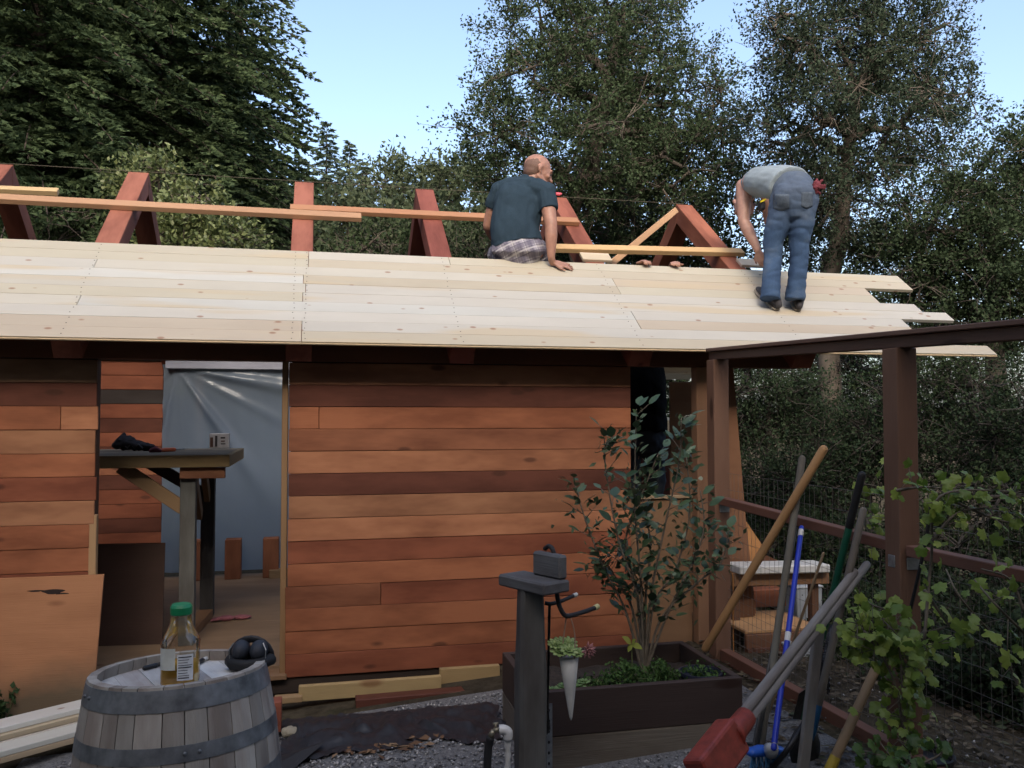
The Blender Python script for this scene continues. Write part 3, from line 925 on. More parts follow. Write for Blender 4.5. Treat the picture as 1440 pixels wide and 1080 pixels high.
# plywood leaning on the front wall left of the door
pw = MB()
yf = D - 0.035
r_t, r_b = at_y(146, 808, yf), at_y(137, 925, yf - 0.02)
lz = -0.10
pw.prism([Vector((-2.6, yf - 0.05, lz)), Vector((r_b.x - 0.02, yf - 0.05, lz)), Vector((r_t.x, yf, r_t.z)), Vector((-2.6, yf, r_t.z))], (0, 0.016, 0))
def ply_mat():
    m = wood('muddy_plywood', (0.36, 0.17, 0.085), 0.14, 0.22, (0.10, 0.035, 0.02), 0.3, 0.75)
    nt = m.node_tree; b = nt.nodes['Principled BSDF']
    src = b.inputs['Base Color'].links[0].from_socket
    tc = nt.nodes.new('ShaderNodeNewGeometry'); sp_ = nt.nodes.new('ShaderNodeSeparateXYZ')
    nt.links.new(tc.outputs['Position'], sp_.inputs[0])
    n = noise_n(nt, tc.outputs['Position'], 3, 5, 0.6)
    ad = nd(nt, 'ShaderNodeMath', operation='MULTIPLY_ADD'); nt.links.new(n, ad.inputs[0]); ad.inputs[1].default_value = 0.25
    nt.links.new(sp_.outputs[2], ad.inputs[2])
    f = ramp(nt, ad.outputs[0], [(0.20, 1.0), (0.40, 0.0)])
    nt.links.new(mix_rgb(nt, f, src, (0.13, 0.095, 0.06)), b.inputs['Base Color'])
    return m
pwo = tag(pw.build('plywood_sheet', ply_mat()), 'mud-splashed orange plywood sheet leaning on the shed wall left of the door', 'plywood')
# dark scuffs and a blank white sticker on it
sc_ = MB()
for (x, y, rx, rz) in ((75, 832, 0.055, 0.014), (50, 831, 0.04, 0.005), (88, 836, 0.03, 0.01)):
    p = at_y(x, y, yf - 0.004)
    sc_.add([p + Vector((rx * math.cos(a) * (1 + .25 * math.sin(3 * a)), -0.002, rz * math.sin(a))) for a in [k * math.pi / 8 for k in range(16)]], [tuple(range(16))])
sc_.build('scuff', plain('scuff', (0.025, 0.016, 0.014), 0.9), pwo)
p = at_y(96, 854, yf - 0.008)
st_ = MB(); st_.box(p, (0.032, 0.001, 0.032), Matrix.Rotation(0.25, 3, 'Y')); st_.build('sticker', plain('white_paper', (0.5, 0.52, 0.55), 0.6), pwo)

# ------------------------------------------------------------------ barrel and what stands on it
def barrel():
    c = at_s(252, 938, 2.73)
    bot = -0.085
    H = c.z - bot
    tilt = Matrix.Rotation(R(-3.2), 3, Vector((_ct, -_st, 0))) @ Matrix.Rotation(R(-2.0), 3, Vector((_st, _ct, 0)))
    base = Vector((c.x, c.y, bot)) + Vector((0, 0, 0))
    axis = tilt @ Vector((0, 0, 1))
    base = c - axis * H
    T = Matrix.Translation(base) @ tilt.to_4x4()
    root = bpy.data.objects.new('wine_barrel', None); root.empty_display_size = .1
    place(root, T); tag(root, 'old grey oak wine barrel with steel hoops', 'barrel')
    rh, rb = 0.262, 0.312
    def rad(z):
        u = z / H * 2 - 1
        return rb - (rb - rh) * u * u
    n = 26
    wts = [random.uniform(0.75, 1.3) for _ in range(n)]
    tot = sum(wts); a0 = 0.0
    zs = [H * k / 12 for k in range(13)]
    for k in range(n):
        a1 = a0 + 2 * math.pi * wts[k] / tot
        g = 0.0016 / rb
        vs, fs = [], []
        for z in zs:
            for (aa, rr) in ((a0 + g, rad(z)), ((a0 + a1) / 2, rad(z) + 0.0015), (a1 - g, rad(z)), (a1 - g, rad(z) - 0.026), (a0 + g, rad(z) - 0.026)):
                vs.append((rr * math.cos(aa), rr * math.sin(aa), z))
        for i in range(12):
            for j in range(5):
                j2 = (j + 1) % 5
                fs.append((i * 5 + j, i * 5 + j2, i * 5 + 5 + j2, i * 5 + 5 + j))
        fs.append((4, 3, 2, 1, 0)); fs.append(tuple(60 + j for j in range(5)))
        # put the piece's own X along the stave so the grain runs with it
        me = bpy.data.meshes.new('stave')
        L = Matrix.Rotation(math.pi / 2, 4, 'Y')
        me.from_pydata([tuple(L.inverted() @ Vector(v)) for v in vs], [], fs)
        me.materials.append(M['grey_wood'])
        o = bpy.data.objects.new('stave', me); place(o, T @ L, root)
        j = random.uniform(0.75, 1.2)
        o.color = (0.32 * j, 0.30 * j, 0.265 * j, 1)
        a0 = a1
    # head planks, recessed
    zh = H - 0.034
    rr = rad(zh) - 0.022
    m6 = 6
    for k in range(m6):
        x0 = -rr + 2 * rr * k / m6; x1 = -rr + 2 * rr * (k + 1) / m6 - 0.0015
        xs = [x0 + (x1 - x0) * t / 6 for t in range(7)]
        up_ = [(x, math.sqrt(max(0, rr * rr - x * x))) for x in xs]
        poly = up_ + [(x, -y) for x, y in reversed(up_)]
        mb = MB(); mb.prism([(x, y, -0.02) for x, y in poly], (0, 0, 0.02))
        me, _ = mb.mesh([M['grey_wood']], origin=(0, 0, 0))
        L = Matrix.Rotation(R(20), 4, 'Z') @ Matrix.Translation((0, 0, zh + random.uniform(-.0006, .0006)))
        R90 = Matrix.Rotation(math.pi / 2, 4, 'Z')
        me.transform(R90.inverted())
        o = bpy.data.objects.new('head_plank', me); place(o, T @ L @ R90, root)
        j = random.uniform(0.85, 1.15)
        o.color = (0.44 * j, 0.44 * j, 0.425 * j, 1)
    for (z0, z1) in ((H - 0.068, H - 0.008), (H - 0.205, H - 0.160), (H - 0.335, H - 0.285), (0.285, 0.335), (0.16, 0.205), (0.008, 0.068)):
        mb = MB()
        e = 0.0028
        mb.lathe((0, 0, 0), [(rad(z0) + 0.0012, z0), (rad(z0) + e, z0), (rad(z1) + e, z1), (rad(z1) + 0.0012, z1)], 64, closed=True)
        me, _ = mb.mesh([M['hoop']], origin=(0, 0, 0), smooth=False)
        o = bpy.data.objects.new('hoop', me); place(o, T, root)
        mr = MB()
        a = random.uniform(3.6, 5.4)
        for q in (-0.02, 0.02):
            r_ = rad((z0 + z1) / 2) + e
            mr.ball((r_ * math.cos(a + q / r_), r_ * math.sin(a + q / r_), (z0 + z1) / 2), 0.006, seg=8, rings=5)
        me, _ = mr.mesh([M['hoop']], origin=(0, 0, 0)); o2 = bpy.data.objects.new('rivet', me); place(o2, T, o)
    return T, zh
BT, BZ = barrel()
def on_barrel(x, y):
    """point of the barrel head under photo point (x, y)"""
    n = (BT.to_3x3() @ Vector((0, 0, 1))); p = BT @ Vector((0, 0, BZ + 0.001))
    r = ray(x, y); o = Vector((0, 0, EYE))
    k = (p - o).dot(n) / r.dot(n)
    return o + r * k

def bottle():
    c = on_barrel(250, 962)
    c = c + Vector((_st, _ct, 0)) * 0.02
    root = thing('juice_bottle', 'clear plastic juice bottle with green cap, a quarter full of orange juice', 'bottle', c)
    k = 1.0
    def sq(r, z, e=0.55):   # rounded-square section blending to round at the neck
        out = []
        for i in range(40):
            a = 2 * math.pi * i / 40 + R(20)
            q = (abs(math.cos(a)) ** (2 / e) + abs(math.sin(a)) ** (2 / e)) ** (-e / 2) if e < 1 else 1
            out.append((1.12 * r * q * math.cos(a), 1.12 * r * q * math.sin(a), z))
        return out
    prof = [(0.044, 0.0, .7), (0.050, 0.006, .62), (0.050, 0.03, .6), (0.0485, 0.06, .6), (0.049, 0.09, .6), (0.050, 0.118, .62), (0.051, 0.124, .66), (0.047, 0.138, .8), (0.038, 0.158, .95), (0.030, 0.180, 1), (0.0255, 0.205, 1), (0.0255, 0.214, 1)]
    def skin(ins, z0, z1, top=True):
        vs, fs = [], []
        ps = [p for p in prof if z0 - 1e-6 <= p[1] <= z1 + 1e-6]
        for (r, z, e) in ps:
            vs += [tuple(c + Vector(v)) for v in sq(r - ins, z + (ins if z == 0 else 0), e)]
        for i in range(len(ps) - 1):
            for j in range(40):
                j2 = (j + 1) % 40
                fs.append((i * 40 + j, i * 40 + j2, i * 40 + 40 + j2, i * 40 + 40 + j))
        fs.append(tuple(reversed(range(40))))
        if top: fs.append(tuple((len(ps) - 1) * 40 + j for j in range(40)))
        return vs, fs
    m, nt, b = new_mat('clear_bottle')
    tr = nt.nodes.new('ShaderNodeBsdfTransparent'); tr.inputs[0].default_value = (0.96, 0.965, 0.96, 1)
    gl = nt.nodes.new('ShaderNodeBsdfGlossy'); gl.inputs['Roughness'].default_value = 0.08; gl.inputs[0].default_value = (0.9, 0.9, 0.9, 1)
    fr = nt.nodes.new('ShaderNodeFresnel'); fr.inputs[0].default_value = 1.45
    fm = nd(nt, 'ShaderNodeMath', operation='MULTIPLY_ADD'); nt.links.new(fr.outputs[0], fm.inputs[0]); fm.inputs[1].default_value = 0.9; fm.inputs[2].default_value = 0.03
    mx = nt.nodes.new('ShaderNodeMixShader'); nt.links.new(fm.outputs[0], mx.inputs[0]); nt.links.new(tr.outputs[0], mx.inputs[1]); nt.links.new(gl.outputs[0], mx.inputs[2])
    nt.links.new(mx.outputs[0], nt.nodes['Material Output'].inputs[0])
    mb = MB(); mb.add(*skin(0, 0, 0.3)); mb.build('bottle_wall', m, root, smooth=True, origin=c)
    mj = MB(); mj.add(*skin(0.0015, 0, 0.06)); mj.build('juice', plain('orange_juice', (0.80, 0.45, 0.045), 0.35, 0, 0.05), root, smooth=True, origin=c)
    cap = MB(); cap.lathe(c, [(0.0305, 0.209), (0.0325, 0.212), (0.033, 0.232), (0.0285, 0.240), (0.027, 0.241)], 30)
    cap.build('cap', plain('green_plastic', (0.01, 0.19, 0.075), 0.4), root, smooth=False, origin=c)
    # paper labels wrapped on two faces
    def label(a0, a1, z0, z1, mat, ins=-0.0008):
        vs, fs = [], []
        for iz in range(5):
            z = z0 + (z1 - z0) * iz / 4
            for ia in range(13):
                a = a0 + (a1 - a0) * ia / 12
                loc = a - R(20); e = 0.6; r = 0.0496 * 1.12
                q = (abs(math.cos(loc + R(20) - R(20))) ** (2 / e) + abs(math.sin(loc)) ** (2 / e)) ** (-e / 2)
                al = a
                q = (abs(math.cos(al)) ** (2 / e) + abs(math.sin(al)) ** (2 / e)) ** (-e / 2)
                vs.append(c + Vector(((r * q - ins) * math.cos(al), (r * q - ins) * math.sin(al), z)))
        for iz in range(4):
            for ia in range(12):
                i = iz * 13 + ia
                fs.append((i, i + 1, i + 14, i + 13))
        mb = MB(); mb.add(vs, fs); return mb
    lab = label(R(190), R(262), 0.052, 0.117, None).build('label', plain('pale_label', (0.52, 0.54, 0.50), 0.5), root, smooth=True)
    wl_ = label(R(268), R(312), 0.020, 0.098, None).build('label', plain('nutrition_label', (0.60, 0.62, 0.64), 0.5), root, smooth=True)
    ink = plain('label_ink', (0.05, 0.05, 0.06), 0.6)
    for i in range(9):
        z = 0.026 + i * 0.0078
        label(R(271), R(271 + random.choice((30, 36, 38, 26))), z, z + (0.0035 if i % 4 == 0 else 0.0018), None, -0.0016).build('label_print', ink, wl_)
    label(R(316), R(336), 0.004, 0.035, None).build('label', plain('barcode_label', (0.55, 0.42, 0.22), 0.5), root, smooth=True)
bottle()

def earmuffs():
    c = on_barrel(345, 945); c = c + Vector((_st, _ct, 0)) * 0.05
    n = BT.to_3x3() @ Vector((0, 0, 1))
    root = thing('ear_muffs', 'folded black ear muffs resting on the barrel rim beside a bottle', 'ear muffs', c)
    r = Vector((_ct, -_st, 0)); f = Vector((_st, _ct, 0)); u = Vector((0, 0, 1))
    M3 = Matrix((r, f, u)).transposed()
    pad = MB()
    pad.tube([c - r * 0.066 + u * 0.022, c - r * 0.045 - f * 0.035 + u * 0.020, c - f * 0.045 + u * 0.018, c + r * 0.045 - f * 0.035 + u * 0.022, c + r * 0.068 + u * 0.026, c + r * 0.045 + f * 0.035 + u * 0.026, c - r * 0.04 + f * 0.04 + u * 0.026, c - r * 0.066 + u * 0.022], 0.019, 10)
    pad.build('cushion', M['black_rubber'], root, smooth=True)
    for sx in (-1, 1):
        cup = MB()
        cup.ball(c + r * (0.029 * sx) + u * 0.056, (0.030, 0.045, 0.034), M3)
        me = fuse(cup, 0.004, 2)
        link_world_mesh('ear_cup', me, plain('slate_plastic', (0.022, 0.025, 0.033), 0.6), root, c)
    hb = MB()
    hb.tube([c + r * (0.066 * math.cos(a)) + f * 0.012 + u * (0.028 + 0.062 * math.sin(a)) for a in [math.pi * k / 10 for k in range(11)]], [(0.005, 0.012)] * 11, 8, ref=f)
    hb.build('headband', M['black'], root, smooth=True)
    for sx in (-1, 1):
        y = MB(); y.tube([c + r * 0.058 * sx - f * 0.03 + u * 0.03, c + r * 0.060 * sx - f * 0.03 + u * 0.065, c + r * 0.048 * sx - f * 0.02 + u * 0.085], 0.0022, 6)
        y.build('wire_yoke', M['steel'], root)
earmuffs()

def markers():
    for (a, b_, lab, tip) in (((203, 943), (222, 938), 'black marker pen lying left of the juice bottle on the barrel', False), ((277, 936), (297, 925), 'black and white marker pen lying right of the juice bottle on the barrel', True)):
        p0, p1 = on_barrel(*a) + Vector((0, 0, 0.008)), on_barrel(*b_) + Vector((0, 0, 0.008))
        d = (p1 - p0).normalized(); p1 = p0 + d * (0.125 if tip else 0.11)
        root = thing('marker_pen', lab, 'marker', (p0 + p1) / 2)
        mb = MB(); mb.tube([p0, p0 + d * 0.045], [0.0075, 0.008], 10, round_cap=True); mb.build('cap', M['black'], root, smooth=True)
        mb = MB(); mb.tube([p0 + d * 0.046, p0 + d * 0.10, p1], [0.0065, 0.0062, 0.005], 10); mb.build('barrel', M['white_plastic'] if tip else M['black'], root, smooth=True)
    # coil of thin black wire along the rim
    mb = MB()
    pts = []
    for (x, y) in ((148, 952), (165, 944), (182, 938), (200, 934), (222, 930)):
        pts.append(on_barrel(x, y) + Vector((0, 0, 0.006)))
    mb.tube(pts, 0.004, 6)
    for k in range(3):
        p = pts[2 + k % 3]
        mb.tube([p + Vector((-0.02, 0, 0.003)), p + Vector((0, 0.01, 0.008)), p + Vector((0.03, 0.0, 0.003))], 0.003, 6)
    tag(mb.build('wire_scrap', M['black_rubber']), 'loose strand of black wire inside the barrel rim', 'wire')
markers()

# ------------------------------------------------------------------ lumber, fabric and oddments at the foot of the wall
def wall_foot():
    gh = lambda p: ground_h(p.x, p.y)
    # pale primed boards stacked beside the barrel
    a0, a1 = at_z(-260, 1078, 0.07), at_z(160, 975, 0.07)
    d = (a1 - a0).normalized(); nrm = Vector((d.y, -d.x, 0))
    k = 0
    for (off, z, w_, c, lab) in ((0.00, 0.045, 0.14, (0.56, 0.56, 0.52), 'uppermost white primed board of the stack beside the barrel'),
                       (0.02, 0.015, 0.15, (0.50, 0.42, 0.30), 'bare wood edged board under the white one beside the barrel'),
                       (0.02, -0.015, 0.16, (0.55, 0.50, 0.42), 'lowest board of the pale stack beside the barrel')):
        tag(beam('primed_board', a0 + nrm * off + Vector((0, 0, z - 0.07)), a1 + nrm * off + Vector((0, 0, z - 0.07)), w_, 0.028, M['pine'], None, c), lab, 'board', 'pale boards stacked beside the barrel')
    b0, b1 = a0 + nrm * 0.20, a1 + nrm * 0.20
    for (z, c, lab) in ((0.0, (0.54, 0.54, 0.48), 'narrow white board lying in front of the pale stack'), (-0.03, (0.42, 0.33, 0.22), 'narrow brownish board under a white one before the pale stack')):
        tag(beam('primed_board', b0 + Vector((0, 0, z - 0.075)), b1 + Vector((0, 0, z - 0.075)), 0.12, 0.028, M['pine'], None, c), lab, 'board', 'pale boards stacked beside the barrel')
    # scraps of framing lumber along the sill
    def brd(x0, y0, x1, y1, Y, h, t, c, lab, mat='fir'):
        p, q = at_y(x0, y0, Y), at_y(x1, y1, Y)
        tag(beam('lumber_scrap', p, q, t, h, M[mat], None, c), lab, 'board')
    brd(420, 975, 620, 960, 5.02, 0.085, 0.04, (0.34, 0.25, 0.12), 'long pale yellow board on edge at the foot of the wall')
    brd(618, 955, 702, 949, 5.08, 0.125, 0.04, (0.30, 0.21, 0.10), 'shorter pale yellow board against the wall next to the planter')
    brd(500, 990, 706, 972, 4.93, 0.07, 0.09, (0.085, 0.030, 0.020), 'dark red timber lying below the yellow boards', 'stained')
    brd(380, 1005, 396, 1004, 4.62, 0.15, 0.10, (0.20, 0.065, 0.04), 'stub of red timber standing behind the barrel', 'redwood')
    brd(386, 984, 425, 981, 5.0, 0.035, 0.06, (0.28, 0.19, 0.10), 'thin light wood strip on the ground by the door sill')
    # crumpled black landscape fabric
    vs, fs = [], []
    nx, ny = 70, 26
    L0, L1 = at_z(398, 1012, 0.05), at_z(702, 1000, 0.08)
    for j in range(ny + 1):
        for i in range(nx + 1):
            u, v = i / nx, j / ny
            p = L0.lerp(L1, u)
            y = p.y + 0.16 - 0.48 * v + 0.08 * noise.noise((u * 4, 0, 7)) * v * 2
            x = p.x + 0.05 * noise.noise((u * 5, v * 3, 2))
            q = noise.noise((u * 7, v * 2.2, 1))
            z = ground_h(x, y) + 0.02 + 0.10 * abs(q) * math.sin(math.pi * min(1, v * 1.05)) + 0.03 * max(0, 0.45 - v) + 0.025 * abs(noise.noise((u * 20, v * 7, 5)))
            vs.append((x, y, z))
    for j in range(ny):
        for i in range(nx):
            a = j * (nx + 1) + i
            fs.append((a, a + 1, a + nx + 2, a + nx + 1))
    me = bpy.data.meshes.new('f'); o_ = Vector(((L0.x + L1.x) / 2, L0.y, 0.05))
    me.from_pydata([tuple(Vector(v) - o_) for v in vs], [], fs)
    me.materials.append(plain('landscape_fabric', (0.020, 0.021, 0.025), 0.5, 0, 0.3, 40, 0.15, 0.4))
    me.polygons.foreach_set('use_smooth', [True] * len(me.polygons))
    o = bpy.data.objects.new('landscape_fabric', me); place(o, Matrix.Translation(o_))
    tag(o, 'crumpled black landscape fabric along the foot of the shed wall', 'fabric')
    # a second torn flap by the barrel
    p = at_z(415, 1072, -0.02)
    mb = MB()
    mb.add([p + Vector(v) for v in ((-0.12, -0.06, 0.0), (0.0, -0.09, 0.01), (0.10, 0.02, 0.045), (0.14, 0.07, 0.06), (0.05, 0.10, 0.03), (-0.10, 0.06, 0.005), (0.02, 0.0, 0.05))],
           [(0, 1, 6), (1, 2, 6), (2, 3, 6), (3, 4, 6), (4, 5, 6), (5, 0, 6)])
    tag(mb.build('fabric_flap', plain('fabric_flap', (0.02, 0.02, 0.022), 0.6)), 'torn flap of black fabric on the gravel beside the barrel', 'fabric')
    # pale stone
    p = at_z(407, 1034, -0.01)
    mb = MB(); mb.ball(p + Vector((0, 0, 0.018)), (0.045, 0.035, 0.028)); me = fuse(mb, 0.007, 2, 0.008, (30, 30, 30))
    tag(link_world_mesh('stone', me, plain('pale_stone', (0.30, 0.27, 0.20), 0.9), None, p), 'pale fist-sized stone on the gravel beside the barrel', 'stone')
wall_foot()

# ------------------------------------------------------------------ planter box
PX0, PX1, PY0, PY1, PZ1 = 0.945, 1.93, 3.655, 4.31, 0.40
def planter():
    root = thing('planter_box', 'raised planter box with dark brown upper boards over grey lower boards', 'planter', ((PX0 + PX1) / 2, (PY0 + PY1) / 2, 0.05))
    t = 0.035
    dk, gy = (0.038, 0.027, 0.024), (0.12, 0.105, 0.085)
    for (z0, z1, c, m) in ((0.205, PZ1, dk, 'stained'), (0.015, 0.202, gy, 'grey_wood')):
        zc, h = (z0 + z1) / 2, z1 - z0
        e = 0.002 if c is dk else 0.0
        beam('side_board', (PX0, PY0 + t / 2 - e, zc), (PX1, PY0 + t / 2 - e, zc), t, h, M[m], root, c)
        beam('side_board', (PX0, PY1 - t / 2 + e, zc), (PX1, PY1 - t / 2 + e, zc), t, h, M[m], root, c)
        beam('side_board', (PX0 + t / 2 - e, PY0 + t + 0.001, zc), (PX0 + t / 2 - e, PY1 - t - 0.001, zc), t, h, M[m], root, c)
        beam('side_board', (PX1 - t / 2 + e, PY0 + t + 0.001, zc), (PX1 - t / 2 + e, PY1 - t - 0.001, zc), t, h, M[m], root, c)
    vs, fs = [], []
    nx, ny = 36, 24
    for j in range(ny + 1):
        for i in range(nx + 1):
            x = PX0 + t + (PX1 - PX0 - 2 * t) * i / nx; y = PY0 + t + (PY1 - PY0 - 2 * t) * j / ny
            vs.append((x, y, 0.315 + 0.03 * noise.noise((x * 4, y * 4, 0)) + 0.02 * noise.noise((x * 17, y * 17, 0))))
    for j in range(ny):
        for i in range(nx):
            a = j * (nx + 1) + i
            fs.append((a, a + 1, a + nx + 2, a + nx + 1))
    mb = MB(); mb.add(vs, fs)
    mb.build('soil', plain('potting_soil', (0.030, 0.022, 0.017), 0.95, 0, 0.6, 60, 0.8), root, smooth=True)
planter()

LEAF = {}
def leaf_mesh(kind, mat):
    key = (kind, mat.name)
    if key in LEAF: return LEAF[key]
    if kind == 'ovate':
        out = [(0, 0), (0.18, 0.20), (0.45, 0.27), (0.75, 0.17), (1, 0)]
        vs = [(x, 0, -0.02 + 0.10 * x * (1 - x)) for x, _ in out] + [(x, w, 0.10 * w + 0.10 * x * (1 - x)) for x, w in out[1:-1]] + [(x, -w, 0.10 * w + 0.10 * x * (1 - x)) for x, w in out[1:-1]]
        fs = [(0, 1, 5), (1, 2, 6, 5), (2, 3, 7, 6), (3, 4, 7), (0, 8, 1), (1, 8, 9, 2), (2, 9, 10, 3), (3, 10, 4)]
    else:   # lobed vine leaf, stalk at origin
        rim = []
        N = 20
        for i in range(N):
            a = -math.pi * 0.93 + 2 * math.pi * 0.93 * i / (N - 1)
            r = 0.40 + 0.16 * abs(math.cos(2.5 * a)) + 0.05 * math.sin(9 * a)
            if abs(a) > 2.4: r *= 0.85
            rim.append((0.32 + r * math.cos(a), r * 0.95 * math.sin(a), -0.42 * r * r + 0.06 * math.sin(3 * a) + 0.04 * math.cos(7 * a)))
        vs = [(0.30, 0, 0.05), (0.02, 0, 0.0)] + rim
        fs = [(0, 2 + i, 3 + i) for i in range(N - 1)] + [(0, N + 1, 1), (0, 1, 2)]
    me = bpy.data.meshes.new('leaf'); me.from_pydata(vs, [], fs); me.materials.append(mat)
    me.polygons.foreach_set('use_smooth', [True] * len(me.polygons))
    LEAF[key] = me
    return me

def put_leaf(me, p, d, up, size, parent, name='leaf'):
    o = bpy.data.objects.new(name, me)
    Mx = fmat(p, d, up) @ Matrix.Diagonal((size, size * random.uniform(0.85, 1.15), size, 1))
    place(o, Mx, parent)
    return o

M['shrub_leaf'] = foliage('shrub_leaf', (0.026, 0.056, 0.026), (0.085, 0.135, 0.066), 0.12, 0.30, obj=True)
M['vine_leaf'] = foliage('vine_leaf', (0.085, 0.15, 0.022), (0.25, 0.32, 0.06), 0.35, 0.45, obj=True)
M['vine_leaf_dark'] = foliage('vine_leaf_dark', (0.03, 0.07, 0.015), (0.08, 0.14, 0.03), 0.3, 0.45, obj=True)
M['twig'] = plain('twig_bark', (0.12, 0.10, 0.075), 0.9, 0, 0.3, 30, 0.2)
M['green_stem'] = plain('green_stem', (0.11, 0.13, 0.05), 0.7)
M['bark'] = plain('oak_bark', (0.085, 0.07, 0.055), 0.95, 0, 0.45, 6, 0.8)
M['red_bark'] = plain('conifer_bark', (0.05, 0.036, 0.028), 0.95, 0, 0.45, 6, 0.8)

def bezier(pts, n=10):
    """smooth curve through points (Catmull-Rom)"""
    P = [Vector(p) for p in pts]
    P = [P[0] * 2 - P[1]] + P + [P[-1] * 2 - P[-2]]
    out = []
    for i in range(1, len(P) - 2):
        for k in range(n):
            t = k / n
            a, b, c, d = P[i - 1], P[i], P[i + 1], P[i + 2]
            out.append(0.5 * ((2 * b) + (c - a) * t + (2 * a - 5 * b + 4 * c - d) * t * t + (3 * b - 3 * c + d - a) * t ** 3))
    out.append(P[-2])
    return out

def leaves_obj(name, C, length, width, mat, parent, origin, dirs=None, jitter=0.35, flat=0.0, tri=False):
    """one mesh of many little rhombic leaves at centres C (world)"""
    C = np.asarray(C, float); N = len(C)
    if dirs is None:
        dirs = rng.normal(0, 1, (N, 3)); dirs[:, 2] *= (1 - flat)
    dirs = dirs / (np.linalg.norm(dirs, axis=1, keepdims=True) + 1e-9)
    rnd = rng.normal(0, 1, (N, 3))
    if flat: rnd[:, :2] *= 0.6
    side = np.cross(dirs, rnd); side /= (np.linalg.norm(side, axis=1, keepdims=True) + 1e-9)
    nrm = np.cross(dirs, side)
    l = (length * (1 + jitter * (rng.random(N) * 2 - 1)))[:, None]
    w = (width * (1 + jitter * (rng.random(N) * 2 - 1)))[:, None]
    b0 = C - dirs * l * 0.5; t = C + dirs * l * 0.5
    a = C + side * w - dirs * l * 0.06 + nrm * w * 0.3; b = C - side * w - dirs * l * 0.06 + nrm * w * 0.3
    if tri:
        a = b0 + side * w + dirs * l * 0.15; b = b0 - side * w + dirs * l * 0.15
        V = np.stack([a, t, b], 1).reshape(-1, 3) - np.array([tuple(origin)])
        F = np.arange(N * 3).reshape(N, 3)
    else:
        V = np.stack([b0, a, t, b], 1).reshape(-1, 3) - np.array([tuple(origin)])
        F = np.arange(N * 4).reshape(N, 4)
    me = np_mesh(name, V, F, mat)
    o = bpy.data.objects.new(name, me)
    return place(o, Matrix.Translation(Vector(origin)), parent)
def shrub():
    base = at_s(905, 905, 4.28)
    base.z = 0.30
    root = thing('planted_shrub', 'upright leafy evergreen shrub growing in the planter box against the shed', 'shrub', base)
    s0 = 4.28
    stems = [
        [(905, 905), (900, 850), (870, 760), (850, 640), (862, 615)],
        [(905, 905), (902, 830), (893, 720), (893, 650), (895, 575)],
        [(905, 905), (915, 840), (935, 740), (955, 650), (958, 588)],
        [(905, 905), (880, 860), (850, 800), (823, 730), (808, 680)],
        [(905, 905), (940, 860), (975, 790), (990, 740), (985, 690)],
        [(905, 905), (920, 850), (950, 800), (970, 720), (965, 640)],
        [(905, 905), (895, 830), (880, 760), (905, 690), (925, 640)],
        [(905, 905), (930, 870), (980, 820), (1015, 790), (1025, 745)],
        [(905, 905), (890, 860), (870, 820), (850, 790), (838, 800)],
        [(905, 905), (908, 840), (915, 770), (905, 720), (880, 680)],
    ]
    sm = MB(); me = leaf_mesh('ovate', M['shrub_leaf'])
    cnt = 0; small = []
    for si, st in enumerate(stems):
        ds = random.uniform(-0.16, 0.16)
        pts = []
        for k, (x, y) in enumerate(st):
            if k == 0: pts.append(base.copy())
            else: pts.append(at_s(x, y, s0 + ds * k / 4 + random.uniform(-.02, .02)))
        cv = bezier(pts, 8)
        sm.tube(cv, [0.0065 * (1 - 0.75 * i / len(cv)) + 0.001 for i in range(len(cv))], 6)
        for i in range(7, len(cv)):
            for _ in range(3 if i > 12 else 1):
                small.append(tuple(cv[i] + Vector((random.gauss(0, .035), random.gauss(0, .035), random.gauss(0, .035)))))
            for _ in range(1 + (random.random() < 0.12)):
                if cnt >= 296: break
                t = (cv[i] - cv[i - 1]).normalized()
                a = random.uniform(0, 6.283)
                side = Vector((math.cos(a), math.sin(a), random.uniform(-0.3, 0.5)))
                d = (t * 0.5 + side).normalized()
                p = cv[i] + d * random.uniform(0.0, 0.05)
                if random.random() < 0.4:
                    q = cv[i] + d * random.uniform(0.06, 0.11); sm.tube([cv[i], q], [0.0025, 0.0015], 4); p = q
                put_leaf(me, p, d, (random.uniform(-.5, .5), random.uniform(-.8, .1), 1), random.uniform(0.052, 0.090), root); cnt += 1
    sm.build('stem', M['twig'], root, smooth=True)
    so = leaves_obj('small_leaves', np.array(small), 0.042, 0.011, foliage('small_shrub_leaf', (0.030, 0.058, 0.030), (0.09, 0.14, 0.07), 0.12, 0.35), root, base); so['kind'] = 'stuff'
shrub()

def rosette(mb, c, r, n, tiltv=(0, 0, 1), rings=3, mi=0):
    x, y, z = frame((1, 0.1, 0), tiltv)
    for ring in range(rings):
        rr = r * (1 - ring * 0.27); k = max(5, n - ring * 2); el = 0.25 + ring * 0.42
        for i in range(k):
            a = 2 * math.pi * (i + 0.5 * ring) / k
            d = (x * math.cos(a) + y * math.sin(a)) * math.cos(el) + z * math.sin(el)
            mb.tube([c, c + d * rr * 0.55, c + d * rr * 0.9], [(rr * 0.07, rr * 0.12), (rr * 0.09, rr * 0.26), (rr * 0.05, rr * 0.14)], 6, ref=z, round_cap=True, mi=mi)

